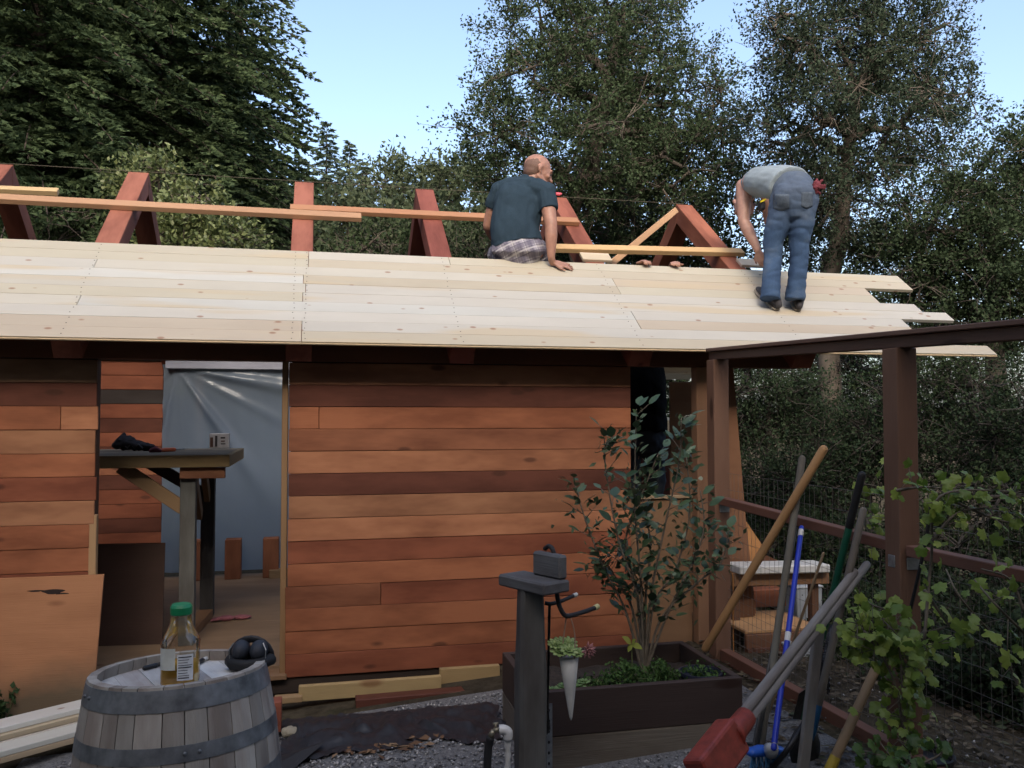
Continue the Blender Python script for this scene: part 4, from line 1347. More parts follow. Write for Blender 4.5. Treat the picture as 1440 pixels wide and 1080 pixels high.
def small_plants():
    suc = foliage('succulent_leaf', (0.10, 0.19, 0.06), (0.23, 0.33, 0.13), 0.1, 0.45)
    for (x, y, s, r, lab) in ((786, 958, 3.86, 0.05, 'pale green succulent rosette in the planter box beside the white cone'), (812, 952, 3.92, 0.045, 'smaller pale green succulent in the planter box')):
        p = at_s(x, y, s); p.z = 0.33
        mb = MB(); rosette(mb, p + Vector((0, 0, 0.03)), r, 11); rosette(mb, p + Vector((0.035, 0.02, 0.045)), r * 0.8, 9); rosette(mb, p + Vector((-0.04, 0.015, 0.035)), r * 0.75, 9)
        mb.tube([p + Vector((0, 0, -0.02)), p + Vector((0, 0, 0.03))], 0.01, 6)
        tag(mb.build('succulent', suc, smooth=True), lab, 'plant')
    fern = foliage('herb_leaf', (0.028, 0.065, 0.02), (0.085, 0.15, 0.045), 0.2, 0.5)
    for (x, s, lab, n, h, spread) in ((880, 4.05, 'feathery dark green herb clump in the middle of the planter box', 900, 0.13, 0.13), (930, 4.1, 'fine leaved green herb near the blue pot in the planter box', 700, 0.12, 0.10), (840, 4.1, 'low trailing dark herb beside the bare soil of the planter box', 160, 0.04, 0.12)):
        p = at_s(x, 930, s); p.z = 0.32
        root = thing('herb_plant', lab, 'plant', p)
        N = n
        u = rng.normal(0, 1, (N, 3)); u[:, 2] = np.abs(rng.random(N)) * h
        C = np.stack([p.x + u[:, 0] * spread * 0.5, p.y + u[:, 1] * spread * 0.4, p.z + u[:, 2] * (1 - 0.3 * np.abs(u[:, 0]))], -1)
        leaves_obj('foliage', C, 0.020, 0.006, fern, root, p)
        mb = MB()
        for k in range(12):
            e = C[k * 7]
            mb.tube([p, ((Vector(e) + p) / 2) + Vector((0, 0, 0.02)), Vector(e)], 0.0016, 4)
        mb.build('stem', M['green_stem'], root)
    # yellow-green shoot
    p = at_s(890, 925, 4.08); p.z = 0.32
    root = thing('seedling', 'young yellow-green seedling with long pale leaves in the planter box', 'plant', p)
    mb = MB(); top = at_s(888, 905, 4.08); mb.tube([p, top], [0.004, 0.003], 6); mb.build('stem', M['green_stem'], root)
    lm = leaf_mesh('ovate', foliage('shoot_leaf', (0.16, 0.20, 0.03), (0.26, 0.28, 0.06), 0.3, 0.5, obj=True))
    for (x, y) in ((876, 896), (893, 900), (902, 912), (884, 915)):
        q = at_s(x, y, 4.06); put_leaf(lm, top, q - top, (0, -1, 1), (q - top).length * 0.9 + 0.012, root)
    # dark blue pot sunk in the soil
    p = at_s(985, 945, 4.08); p.z = 0.29
    root = thing('round_pot', 'dark blue round plastic pot sunk in the planter corner', 'pot', p)
    mb = MB(); mb.lathe(p, [(0.075, 0.0), (0.095, 0.085), (0.104, 0.085), (0.104, 0.10), (0.094, 0.10), (0.088, 0.07), (0.0, 0.07)], 28)
    mb.build('pot_wall', plain('navy_plastic', (0.018, 0.022, 0.04), 0.4), root, smooth=False)
    C = np.array([[p.x, p.y, p.z + 0.09]]) + rng.normal(0, 1, (260, 3)) * np.array([[0.05, 0.04, 0.02]])
    leaves_obj('foliage', C, 0.02, 0.006, fern, root, p)
    # weeds before the plywood
    wd = foliage('weed_leaf', (0.02, 0.045, 0.02), (0.06, 0.10, 0.04), 0.2, 0.5)
    for (x, y, s, h, lab) in ((62, 985, 4.75, 0.13, 'low dark weed growing by the stacked pale boards'), (2, 955, 4.6, 0.30, 'taller dark weed against the muddy plywood')):
        p = at_s(x, y, s); p.z = ground_h(p.x, p.y)
        root = thing('weed', lab, 'weed', p)
        mb = MB(); L = []
        for k in range(7):
            e = p + Vector((random.uniform(-.12, .12), random.uniform(-.08, .05), h * random.uniform(.5, 1.1)))
            cv = bezier([p, (p + e) / 2 + Vector((random.uniform(-.03, .03), 0, .03)), e], 6)
            mb.tube(cv, 0.0022, 4)
            for q in cv[3:]:
                for _ in range(3): L.append(q + Vector((random.uniform(-.02, .02), random.uniform(-.02, .02), random.uniform(-.015, .015))))
        mb.build('stem', M['green_stem'], root)
        leaves_obj('foliage', np.array([tuple(v) for v in L]), 0.035, 0.014, wd, root, p)

small_plants()

# ------------------------------------------------------------------ grey post with its block, hook, hanging cone, tap
def post_group():
    s = 3.42
    c = at_s(746, 900, s); X, Y = c.x, c.y
    gz = ground_h(X, Y) - 0.02
    top = at_s(746, 828, s).z
    root = thing('garden_post', 'weathered grey timber post with a notched wooden block on top', 'post', (X, Y, gz))
    # hewn post: slightly flared to the ground
    n = 10
    vs, fs = [], []
    K = 14
    for i in range(K):
        z = gz + (top - gz) * i / (K - 1)
        w_ = 0.060 - 0.011 * max(0, (i - 8) / (K - 9)) + 0.0035 * noise.noise((0, z * 6, 2))
        for (sx, sy) in ((-1, -.75), (-.75, -1), (.75, -1), (1, -.75), (1, .75), (.75, 1), (-.75, 1), (-1, .75)):
            vs.append((z, X + sx * w_ * (0.92 + 0.05 * noise.noise((sx, z * 3, sy))), Y + sy * w_ * 0.95))
    for i in range(K - 1):
        for k in range(8):
            fs.append((i * 8 + k, i * 8 + (k + 1) % 8, i * 8 + 8 + (k + 1) % 8, i * 8 + 8 + k))
    fs.append(tuple(range(7, -1, -1))); fs.append(tuple((K - 1) * 8 + k for k in range(8)))
    me = bpy.data.meshes.new('post'); me.from_pydata([(v[0] - gz, -(v[2] - Y), (v[1] - X)) for v in vs], [], fs)
    me.materials.append(M['grey_wood'])
    L = Matrix(((0, 0, 1, X), (0, -1, 0, Y), (1, 0, 0, gz), (0, 0, 0, 1)))
    bm = bmesh.new(); bm.from_mesh(me); bmesh.ops.recalc_face_normals(bm, faces=bm.faces[:]); bm.to_mesh(me); bm.free()
    o = bpy.data.objects.new('post', me); place(o, L, root); o.color = (0.085, 0.085, 0.08, 1)
    # block on top: flat slab running away from the camera to the right, upright rear piece
    a = at_s(716, 808, s - 0.12); b_ = at_s(785, 824, s + 0.02)
    d = Vector((0.45, -0.89, 0)).normalized()
    M3x = d
    ctr = Vector((X + 0.012, Y, top + 0.022))
    beam('cap_slab', ctr - d * 0.14, ctr + d * 0.14, 0.14, 0.046, M['grey_wood'], root, (0.10, 0.105, 0.11), ch=0.007)
    pr = Vector((-d.y, d.x, 0))
    c2 = ctr + pr * 0.052 + Vector((0, 0, 0.023 + 0.0475))
    beam('cap_upright', c2 - d * 0.083 + d * 0.04, c2 + d * 0.083 + d * 0.04, 0.045, 0.095, M['grey_wood'], root, (0.10, 0.105, 0.11), ch=0.009)
    # black double hook
    hk = thing('double_hook', 'black coated double utility hook with pale tips on the grey post', 'hook', (X + 0.06, Y, top))
    S = lambda x, y, ds=0.0: at_s(x, y, s + ds)
    mb = MB()
    mb.tube(bezier([S(766, 772, .06), S(772, 768, .04), S(778, 775, .02), S(782, 800, 0.0), S(783, 830, -.02), S(786, 850, -.02), S(794, 865, -.02), S(805, 865, 0.02), S(822, 860, 0.08), S(836, 855, 0.13)], 6), 0.0095, 8)
    mb.build('hook_arm', M['black_rubber'], hk, smooth=True)
    mb = MB(); mb.tube(bezier([S(766, 848, .05), S(775, 849, .05), S(790, 845, .08), S(806, 838, .13)], 6), 0.008, 8); mb.build('hook_arm', M['black_rubber'], hk, smooth=True)
    t1 = MB(); t1.tube([S(836, 855, .13), S(841, 852.5, .145)], 0.0115, 10); t1.build('tip', plain('cream_tip', (0.42, 0.38, 0.18), 0.5), hk, smooth=False)
    t1 = MB(); t1.tube([S(806, 838, .13), S(811, 836, .145)], 0.009, 10); t1.build('tip', plain('white_tip', (0.42, 0.42, 0.38), 0.5), hk, smooth=False)
    # hanging cone with succulents
    top_c = S(800, 924); top_c.z += 0; tip_c = S(803, 1013)
    cr = thing('hanging_cone_planter', 'white cone planter hanging from the black hook', 'planter', tip_c)
    mb = MB()
    pts = [tip_c.lerp(top_c, t) for t in (0, .05, .3, .6, 1)]
    sh = [Vector((0, 0, 0))] * 5
    mb.tube([p + q for p, q in zip(pts, sh)], [0.001, 0.006, 0.0155, 0.026, 0.0385], 24)
    mb.build('cone', plain('white_ceramic', (0.50, 0.50, 0.47), 0.5, 0, 0.08, 30, 0.05), cr, smooth=True)
    mb = MB()
    hp = S(799, 867)
    mb.tube(bezier([top_c + Vector((-0.03, 0, 0)), S(794, 885), hp + Vector((0, 0, 0.012)), S(808, 890), top_c + Vector((0.014, -0.03, 0))], 6), 0.0028, 6)
    mb.build('hanger_cord', plain('tan_cord', (0.25, 0.17, 0.12), 0.8), cr)
    suc = foliage('echeveria_leaf', (0.17, 0.26, 0.075), (0.34, 0.42, 0.17), 0.12, 0.45)
    mb = MB(); c0 = top_c + Vector((-0.01, 0, 0.012))
    for k, (dx, dy, dz, r) in enumerate(((-0.035, -0.01, 0.012, .042), (0.0, -0.03, 0.018, .042), (0.01, 0.01, 0.035, .042), (-0.02, 0.02, 0.035, .04), (0.035, -0.015, 0.005, .036), (-0.045, 0.01, 0.035, .036))):
        rosette(mb, c0 + Vector((dx, dy, dz)), r, 10, (dx * 8, -0.5, 1))
    tag(mb.build('succulent', suc, smooth=True), 'bright yellow-green succulent crowded in the hanging white cone', 'plant')
    pk = foliage('pink_succulent_leaf', (0.26, 0.11, 0.11), (0.40, 0.19, 0.18), 0.12, 0.45)
    mb = MB(); c1 = S(826, 914, -0.01)
    x, y, z = frame((0, 0, 1), (0.5, -1, 0.4))
    for i in range(22):
        a = i * 2.4; el = 0.15 + i * 0.055
        dd = (x * math.cos(a) + y * math.sin(a)) * math.cos(el) + z * math.sin(el)
        mb.tube([c1, c1 + dd * 0.024, c1 + dd * 0.036], [0.005, 0.005, 0.001], 5)
    mb.tube([c1, top_c + Vector((0.02, 0, 0.0))], [0.005, 0.006], 6)
    tag(mb.build('succulent', pk, smooth=True), 'dusty pink pointed succulent at the side of the hanging cone', 'plant')
    # bungee cord on the rear prong, perforated angle, tap
    mb = MB(); mb.tube(bezier([S(772, 847, .045), S(771, 900, .045), S(770, 1000, .05)], 5), 0.0032, 6); mb.tube(bezier([S(774, 847, .045), S(772, 930, .045), S(771, 1000, .05)], 5), 0.0028, 6)
    bc = thing('bungee_cord', 'thin black cord hanging from the hook beside the grey post', 'cord', S(770, 1015, .05))
    mb.build('cord', M['black_rubber'], bc)
    mb = MB(); mb.tube([S(770, 998, .05), S(771, 1024, .05), S(768, 1032, .05)], [0.008, 0.010, 0.006], 8); mb.build('cord_end', M['black'], bc)
    p = S(771, 1030, .10)
    an = MB(); an.box((p.x, p.y, (0.02 + 0.42) / 2), (0.034, 0.004, 0.40)); an.box((p.x - 0.015, p.y + 0.018, 0.22), (0.004, 0.034, 0.40))
    ao = tag(an.build('steel_angle', M['steel']), 'perforated galvanised steel angle standing behind the grey post', 'steel angle')
    hl = MB()
    for k in range(9):
        q = Vector((p.x + 0.002, p.y - 0.0026, 0.05 + k * 0.043)); hl.add([q + Vector((0.005 * math.cos(a), 0, 0.007 * math.sin(a))) for a in [i * math.pi / 4 for i in range(8)]], [tuple(range(8))])
    hl.build('slots', M['black'], ao)
    tp = thing('garden_tap', 'white pipe standpipe with a small brass tap beside the grey post', 'tap', S(716, 1085, -.08))
    mb = MB()
    mb.tube(bezier([Vector((S(714, 1040, -.08).x, S(714, 1040, -.08).y, ground_h(0.8, 3.2) - 0.03)), S(714, 1060, -.08), S(714, 1040, -.08)], 4), 0.0135, 12)
    mb.build('pipe', M['white_plastic'], tp, smooth=True)
    mb = MB(); mb.tube(bezier([S(714, 1040, -.08), S(714.5, 1030, -.08), S(709, 1026, -.08), S(702, 1026, -.08)], 4), 0.0185, 12, ref=(0, 1, 0)); mb.build('elbow', M['white_plastic'], tp, smooth=True)
    mb = MB(); mb.tube([S(702, 1026, -.08), S(694, 1027, -.08)], 0.010, 10); mb.tube([S(697, 1026, -.08), S(697, 1018, -.08)], 0.005, 8); mb.tube([S(693, 1018, -.08), S(701, 1017, -.08)], 0.005, 8); mb.tube([S(694, 1027, -.08), S(690, 1036, -.08)], [0.010, 0.012], 10)
    mb.build('valve', plain('brass', (0.28, 0.25, 0.18), 0.45, 0.7), tp, smooth=True)
    hs = MB(); e = S(683, 1100, -.1); e.z = ground_h(e.x, e.y) + 0.01
    hs.tube(bezier([S(690, 1036, -.08), S(686, 1060, -.08), e], 5), 0.016, 10)
    tag(hs.build('garden_hose', M['black_rubber'], smooth=True), 'short black hose hanging from the brass tap', 'hose')
post_group()

# ------------------------------------------------------------------ garden fence and pergola beam
FX = 2.43
def fence():
    root = thing('garden_fence', 'brown stained post and rail fence with wire mesh and a high beam', 'fence', (FX, 4.0, 0.13))
    c = (0.115, 0.064, 0.042)
    for (Y, zt, w_) in ((4.88, 1.946, 0.10), (3.19, 1.888, 0.098), (1.45, 1.828, 0.098)):
        beam('post', (FX, Y, ground_h(FX, Y) - 0.05), (FX, Y, zt), w_, w_, M['stained'], root, tuple(k * (1.25 if Y > 4 else 1.0) for k in c), up=(0, 1, 0), ch=0.004)
    # high beam, one long timber with a flat cap
    beam('beam', (FX, 4.94, 1.974), (FX, 1.2, 1.845), 0.06, 0.05, M['stained'], root, (0.075, 0.042, 0.030))
    beam('beam_cap', (FX, 4.93, 2.010), (FX, 1.2, 1.881), 0.11, 0.021, M['stained'], root, (0.10, 0.058, 0.042))
    for (y0, y1, z0, z1) in ((4.82, 3.25, 1.085, 1.045), (3.13, 1.5, 1.04, 1.05)):
        beam('rail', (FX, y0, z0), (FX, y1, z1), 0.06, 0.045, M['stained'], root, (0.12, 0.058, 0.040))
    for (y0, y1, z0, z1) in ((4.82, 3.25, 0.16, 0.17), (3.13, 1.5, 0.17, 0.17)):
        beam('rail', (FX, y0, z0), (FX, y1, z1), 0.06, 0.07, M['stained'], root, (0.13, 0.062, 0.042))
    for (Y, z) in ((3.139, 0.985), (4.829, 1.04)):
        beam('bracket', (FX - 0.02, Y - 0.002, z), (FX + 0.045, Y - 0.002, z), 0.004, 0.05, M['steel'], root, up=(0, 0, 1))
    beam('bracket', (FX - 0.051, 3.17, 0.99), (FX - 0.051, 3.215, 0.99), 0.004, 0.05, M['steel'], root)
    # wire mesh, panel by panel
    for (ya, yb) in ((3.24, 4.83), (1.5, 3.14)):
        mb = MB()
        y = ya
        while y < yb:
            mb.tube([(FX + 0.034, y, 0.15), (FX + 0.034 + random.uniform(-.004, .004), y, 1.25)], 0.0011, 3, cap=False); y += 0.05
        z = 0.2
        while z < 1.26:
            mb.tube([(FX + 0.034, ya, z), (FX + 0.034, yb, z)], 0.0011, 3, cap=False); z += 0.10 if z > 0.5 else 0.05
        o = mb.build('wire_mesh', M['wire'], root); o['kind'] = 'stuff'
fence()

def behind_fence():
    S = at_s
    # tall plywood gusset standing just past the corner post
    mb = MB(); Y = 5.42
    P = lambda x, y, dy=0.0: at_y(x, y, Y + dy)
    pts = [P(1018, 503), P(1030, 503), P(1048, 722), P(1064, 870), P(1018, 870)]
    mb.prism(pts, (0, 0.018, 0))
    o = tag(mb.build('plywood_gusset', M['plywood'], color=(0.20, 0.10, 0.055)), 'tall tapering plywood sheet standing behind the fence corner post', 'plywood')
    gz = ground_h(P(1040, 870).x, Y)
    mb = MB(); q = [P(1020, 870), P(1063, 870)]
    mb.prism([q[0], q[1], Vector((q[1].x, Y, gz)), Vector((q[0].x, Y, gz))], (0, 0.018, 0)); mb.build('foot', M['plywood'], o, color=(0.13, 0.06, 0.035))
    # raw triangular offcut
    Y2 = 5.55
    P2 = lambda x, y: at_y(x, y, Y2)
    mb = MB(); mb.prism([P2(1046, 728), P2(1073, 768), P2(1052, 768)], (0, 0.06, 0)); mb.prism([P2(1040, 768), P2(1073, 768), P2(1073, 800), P2(1040, 800)], (0, 0.02, 0))
    tag(mb.build('triangle_offcut', M['fir'], color=(0.42, 0.21, 0.085)), 'raw orange triangular wood offcut behind the fence', 'offcut')
    # sloping brown board
    Y3 = 5.7
    a, b_ = at_y(1035, 762, Y3), at_y(1110, 795, Y3)
    mb = MB(); mb.prism([a, b_, Vector((b_.x, Y3, b_.z - 0.09)), Vector((a.x, Y3, a.z - 0.24))], (0, 0.03, 0))
    mb.build('sloping_board', M['plywood'], o, color=(0.13, 0.06, 0.035))
    # potting bench: white top plank on a timber rail, legs, ply shelf, lower box
    Yb = 5.25
    T = lambda x, y: at_y(x, y, Yb)
    t0, t1 = T(1030, 799), T(1158, 797)
    g = ground_h(t0.x, Yb)
    root = thing('potting_bench', 'rough potting bench with white plank top and plywood shelf behind the fence', 'bench', ((t0.x + t1.x) / 2, Yb, g))
    beam('top_plank', (t0.x, Yb, t0.z), (t1.x, Yb + 0.02, t1.z), 0.20, 0.055, M['white_plastic'], root, ch=0.008)
    beam('rail', (t0.x - 0.02, Yb - 0.02, t0.z - 0.07), (t1.x + 0.03, Yb, t1.z - 0.07), 0.04, 0.085, M['fir'], root, (0.22, 0.12, 0.065))
    for x in (t0.x + 0.04, t1.x - 0.05):
        beam('leg', (x, Yb + 0.05, g - 0.03), (x, Yb + 0.05, t0.z - 0.11), 0.05, 0.06, M['fir'], root, (0.12, 0.065, 0.04), up=(0, 1, 0))
    zs = T(1050, 875).z
    s0, s1 = T(1022, 875), T(1124, 872)
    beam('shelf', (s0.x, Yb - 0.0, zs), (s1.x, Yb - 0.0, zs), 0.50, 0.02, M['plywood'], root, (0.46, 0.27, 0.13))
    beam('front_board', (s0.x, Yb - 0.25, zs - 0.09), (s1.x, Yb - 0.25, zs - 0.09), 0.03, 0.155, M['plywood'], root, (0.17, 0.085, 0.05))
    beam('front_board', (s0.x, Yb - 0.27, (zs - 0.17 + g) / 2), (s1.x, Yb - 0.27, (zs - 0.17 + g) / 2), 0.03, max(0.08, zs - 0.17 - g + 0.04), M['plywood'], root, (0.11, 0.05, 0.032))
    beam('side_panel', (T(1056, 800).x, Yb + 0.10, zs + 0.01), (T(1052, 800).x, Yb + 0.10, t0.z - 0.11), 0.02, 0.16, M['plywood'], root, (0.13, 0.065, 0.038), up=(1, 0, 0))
    # redwood blocks and grey storage boxes
    p = T(1125, 850)
    tag(beam('timber_block', (T(1060, 850).x, Yb + 0.45, zs + 0.06), (T(1148, 850).x, Yb + 0.45, zs + 0.06), 0.14, 0.12, M['redwood'], None, (0.26, 0.10, 0.055)), 'short red timber lying on the potting bench shelf', 'timber')
    gb = plain('grey_box', (0.30, 0.33, 0.36), 0.5, 0, 0.1)
    for (x0, x1, y0, y1, Y_, lab, up_) in ((1121, 1157, 828, 872, 5.75, 'pale grey plastic crate behind the potting bench', True), (1104, 1142, 908, 944, 4.95, 'small grey metal box with screw holes low behind the mesh fence', False)):
        q0, q1 = at_y(x0, y0, Y_), at_y(x1, y1, Y_)
        r_ = thing('storage_box', lab, 'box', ((q0.x + q1.x) / 2, Y_, q1.z))
        beam('box_body', (q0.x, Y_ + 0.1, (q0.z + q1.z) / 2), (q1.x, Y_ + 0.1, (q0.z + q1.z) / 2), 0.2, abs(q0.z - q1.z), gb, r_, ch=0.008)
        lid = beam('lid', (q0.x - 0.006, Y_ + 0.1, q0.z + 0.008), (q1.x + 0.006, Y_ + 0.1, q0.z + 0.008), 0.215, 0.016, plain('box_lid', (0.40, 0.43, 0.46), 0.5), r_, ch=0.004)
        hl = MB()
        for (u, v) in ((.2, .25), (.8, .25), (.2, .8), (.8, .8)):
            c_ = Vector((q0.x + (q1.x - q0.x) * u, Y_ - 0.001, q1.z + (q0.z - q1.z) * v)); hl.ball(c_, (0.005, 0.003, 0.005), seg=6, rings=4)
        so = hl.build('screw_heads', M['dark_steel'], r_); so['kind'] = 'stuff'
        if up_:   # stands on a timber crib
            gg = ground_h(q0.x, Y_)
            beam('crib', ((q0.x + q1.x) / 2, Y_ + 0.1, gg - 0.03), ((q0.x + q1.x) / 2, Y_ + 0.1, q1.z - 0.001), 0.12, 0.15, M['fir'], r_, (0.10, 0.055, 0.035), up=(0, 1, 0))
        else:
            gg = ground_h(q0.x, Y_)
            beam('stake', ((q0.x + q1.x) / 2, Y_ + 0.1, gg - 0.03), ((q0.x + q1.x) / 2, Y_ + 0.1, q1.z - 0.001), 0.05, 0.05, M['fir'], r_, (0.10, 0.055, 0.035), up=(0, 1, 0))
    # orange cord looped on the bench corner
    mb = MB(); Yc = 4.93
    mb.tube(bezier([at_y(1022, 806, Yc), at_y(1028, 804, Yc), at_y(1031, 820, Yc), at_y(1031, 880, Yc), at_y(1032, 926, Yc)], 6), 0.004, 6)
    tag(mb.build('orange_cord', plain('orange_cord', (0.42, 0.19, 0.05), 0.6)), 'thin orange cord hanging on the fence side of the potting bench', 'cord')
behind_fence()

def tools():
    grp = 'garden tools leaning on the fence'
    top = lambda x, y, X=2.375: at_x(x, y, X)
    def low(x, y):
        p = at_z(x, y, 0.12)
        for _ in range(3): p = at_z(x, y, ground_h(p.x, p.y) + 0.012)
        return p
    def pole(name, a, b_, r0, r1, mat, parent=None, color=None, n=10, flat=None):
        d = b_ - a
        mb = MB()
        K = 7
        pts = [a.lerp(b_, k / (K - 1)) for k in range(K)]
        Mx = fmat(a, d, (0.3, -1, 0.2))
        rr = [r0 + (r1 - r0) * k / (K - 1) for k in range(K)]
        if flat: rr = [(r * flat, r) for r in rr]
        mb.tube(pts, rr, n, ref=(0.3, -1, 0.2), round_cap=True)
        me, _ = mb.mesh([mat], smooth=True, origin=(0, 0, 0))
        me.transform(Mx.inverted())
        o = bpy.data.objects.new(name, me); place(o, Mx, parent)
        if color: o.color = (*color, 1)
        return o
    # 1 raw pole out of the planter
    a, b_ = at_z(992, 912, 0.41), top(1158, 632)
    o = pole('wooden_pole', a, b_, 0.021, 0.021, M['fir'], None, (0.33, 0.19, 0.085)); tag(o, 'thick tan wooden pole leaning from the planter corner onto the fence', 'pole', grp)
    # 2 grey rake handle
    a, b_ = low(1070, 1050), top(1128, 645)
    r = thing('rake', 'rake with weathered grey round handle, tines down', 'rake', a, grp)
    pole('handle', a, b_, 0.017, 0.018, M['grey_wood'], r, (0.12, 0.115, 0.095))
    mb = MB(); mb.tube([a + Vector((-0.12, 0.05, 0.01)), a + Vector((0.12, -0.05, 0.01))], 0.008, 6)
    for k in range(9):
        q = a + Vector((-0.12, 0.05, 0.01)).lerp(Vector((0.12, -0.05, 0.01)), k / 8); mb.tube([q, q + Vector((-0.02, -0.045, -0.012))], [0.004, 0.002], 5)
    mb.build('rake_head', M['dark_steel'], r)
    # 3 dark flat bar
    a, b_ = low(1060, 1062), top(1119, 742, 2.36)
    o = pole('digging_bar', a, b_, 0.020, 0.013, M['dark_steel'], None, None, 8, 0.5); tag(o, 'dark iron digging bar leaning next to the blue broom', 'digging bar', grp)
    # 4 blue broom
    a, b_ = at_s(1088, 1052, 3.50), top(1127, 742, 2.34)
    r = thing('broom', 'push broom with bright blue handle, white collar and blue bristle head', 'broom', low(1085, 1075), grp)
    blue = plain('blue_paint', (0.01, 0.03, 0.36), 0.4, 0, 0.1)
    pole('handle', a, b_, 0.0125, 0.0125, blue, r)
    for (t0, t1) in ((0.955, 0.985), (0.44, 0.475)):
        pole('white_band', a.lerp(b_, t0), a.lerp(b_, t1), 0.0135, 0.0135, M['white_plastic'], r)
    h0 = low(1083, 1078)
    mb = MB(); mb.tube([a + (b_ - a) * 0.015, a, h0 + Vector((0, 0, 0.065))], [0.016, 0.020, 0.034], 10); mb.build('collar', M['white_plastic'], r, smooth=True)
    mb = MB()
    mb.tube([h0 + Vector((-0.10, -0.02, 0.075)), h0 + Vector((-0.045, 0, 0.07)), h0 + Vector((0.06, 0.02, 0.055))], [(0.018, 0.028), (0.024, 0.032), (0.018, 0.028)], 10, round_cap=True); mb.build('broom_block', plain('blue_plastic', (0.02, 0.10, 0.45), 0.4), r, smooth=True)
    mb = MB()
    for k in range(60):
        u = random.random(); q = h0 + Vector((-0.10 + 0.16 * u, -0.02 + 0.04 * u + random.uniform(-.02, .02), 0.06))
        mb.tube([q, q + Vector((random.uniform(-.02, .015), random.uniform(-.02, .01), -0.055))], 0.0022, 4)
    so = mb.build('bristles', plain('bristle', (0.05, 0.16, 0.30), 0.6), r); so['kind'] = 'stuff'
    # 5 green handled tool
    a, b_ = low(1128, 1010), top(1212, 668, 2.37)
    r = thing('green_handled_tool', 'long tool with dark green handle and black grip', 'garden tool', a, grp)
    pole('handle', a, a.lerp(b_, 0.80), 0.016, 0.0165, plain('green_paint', (0.008, 0.075, 0.042), 0.4, 0, 0.15), r)
    pole('grip', a.lerp(b_, 0.80), b_, 0.0175, 0.017, M['black_rubber'], r)
    mb = MB(); d = (b_ - a).normalized(); mb.prism([a + Vector((-0.05, 0.0, 0.0)), a + Vector((0.05, -0.02, 0.0)), a + d * 0.14 + Vector((0.05, -0.02, 0)), a + d * 0.18, a + d * 0.14 + Vector((-0.05, 0, 0))], (0.004, 0.008, 0)); mb.build('blade', M['dark_steel'], r)
    # 6 grey shovel handle with blue lower end
    a, b_ = low(1132, 1072), top(1214, 718, 2.36)
    r = thing('shovel', 'shovel with bare grey handle and blue socket', 'shovel', a, grp)
    pole('handle', a.lerp(b_, 0.2), b_, 0.0165, 0.0165, M['grey_wood'], r, (0.15, 0.14, 0.12))
    pole('socket', a.lerp(b_, 0.02), a.lerp(b_, 0.22), 0.018, 0.0175, plain('blue_socket', (0.01, 0.07, 0.16), 0.45), r)
    mb = MB(); mb.ball(a + Vector((0.0, 0, 0.06)), (0.075, 0.02, 0.10)); mb.build('blade', M['dark_steel'], r, smooth=True)
    # 7 thin stick
    o = pole('thin_stick', low(1082, 1000), top(1158, 778, 2.34), 0.008, 0.0065, M['fir'], None, (0.22, 0.16, 0.10)); tag(o, 'thin bare stick leaning behind the blue broom handle', 'stick', grp)
    # 8 post driver: two grey shafts into a red head
    b_ = top(1203, 808, 2.32); a = at_s(1046, 1012, 3.02)
    r = thing('post_hole_digger', 'post hole digger with grey twin handles and red steel head', 'post hole digger', low(1000, 1078), grp)
    d = (a - b_).normalized(); sd_ = d.cross(Vector((0.2, -1, 0.2))).normalized()
    pole('handle', a + sd_ * 0.016, b_ + sd_ * 0.012, 0.020, 0.018, M['grey_wood'], r, (0.19, 0.185, 0.175))
    pole('handle', a - sd_ * 0.016, b_ - sd_ * 0.014 - d * 0.12, 0.020, 0.018, M['grey_wood'], r, (0.16, 0.155, 0.15))
    red = plain('worn_red_paint', (0.22, 0.035, 0.022), 0.5, 0.1, 0.35, 25, 0.1)
    e = a + d * 0.30
    mb = MB(); mb.tube([a - d * 0.02, a + d * 0.06, a + d * 0.10], [0.037, 0.040, 0.055], 12); mb.build('socket', red, r, smooth=True)
    m3 = Matrix((sd_, d, sd_.cross(d))).transposed()
    mb = MB(); mb.box(a + d * 0.20, (0.125, 0.24, 0.085), m3)
    o = mb.build('head', red, r); bv = o.modifiers.new('b', 'BEVEL'); bv.width = 0.012; bv.segments = 2
    # 9 grey stake in front
    a, b_ = low(1128, 1088), at_s(1152, 880, 3.66)
    o = beam('wooden_stake', a, b_, 0.052, 0.022, M['grey_wood'], None, (0.17, 0.165, 0.155), up=(0.2, -1, 0.1)); tag(o, 'flat grey wooden stake standing before the shovel handle', 'stake', grp)
    # 10 tan handle with yellow ferrule
    a, b_ = low(1166, 1084), at_s(1234, 935, 3.62)
    r = thing('yellow_ended_handle', 'tan wooden handle with yellow end leaning into the vine', 'tool handle', a, grp)
    pole('handle', a.lerp(b_, 0.12), b_, 0.021, 0.019, M['fir'], r, (0.30, 0.21, 0.125))
    pole('yellow_end', a, a.lerp(b_, 0.13), 0.023, 0.022, plain('yellow_paint', (0.42, 0.30, 0.04), 0.5), r)
    # 11 black curved pry bar
    mb = MB(); mb.tube(bezier([low(1085, 1082), at_s(1110, 1050, 3.55), at_s(1138, 1000, 3.68), at_s(1158, 930, 3.8), at_s(1170, 880, 3.9)], 6), 0.012, 8)
    tag(mb.build('pry_bar', M['black'], smooth=True), 'black curved pry bar leaning among the tool handles', 'pry bar', grp)
    # small wire trap hanging
    mb = MB(); c = at_s(1160, 935, 3.75)
    for k in range(9):
        z = c.z + 0.10 - 0.025 * k; mb.tube([(c.x + 0.02 * math.cos(a), c.y + 0.02 * math.sin(a), z) for a in [i * math.pi / 4 for i in range(9)]], 0.003, 5)
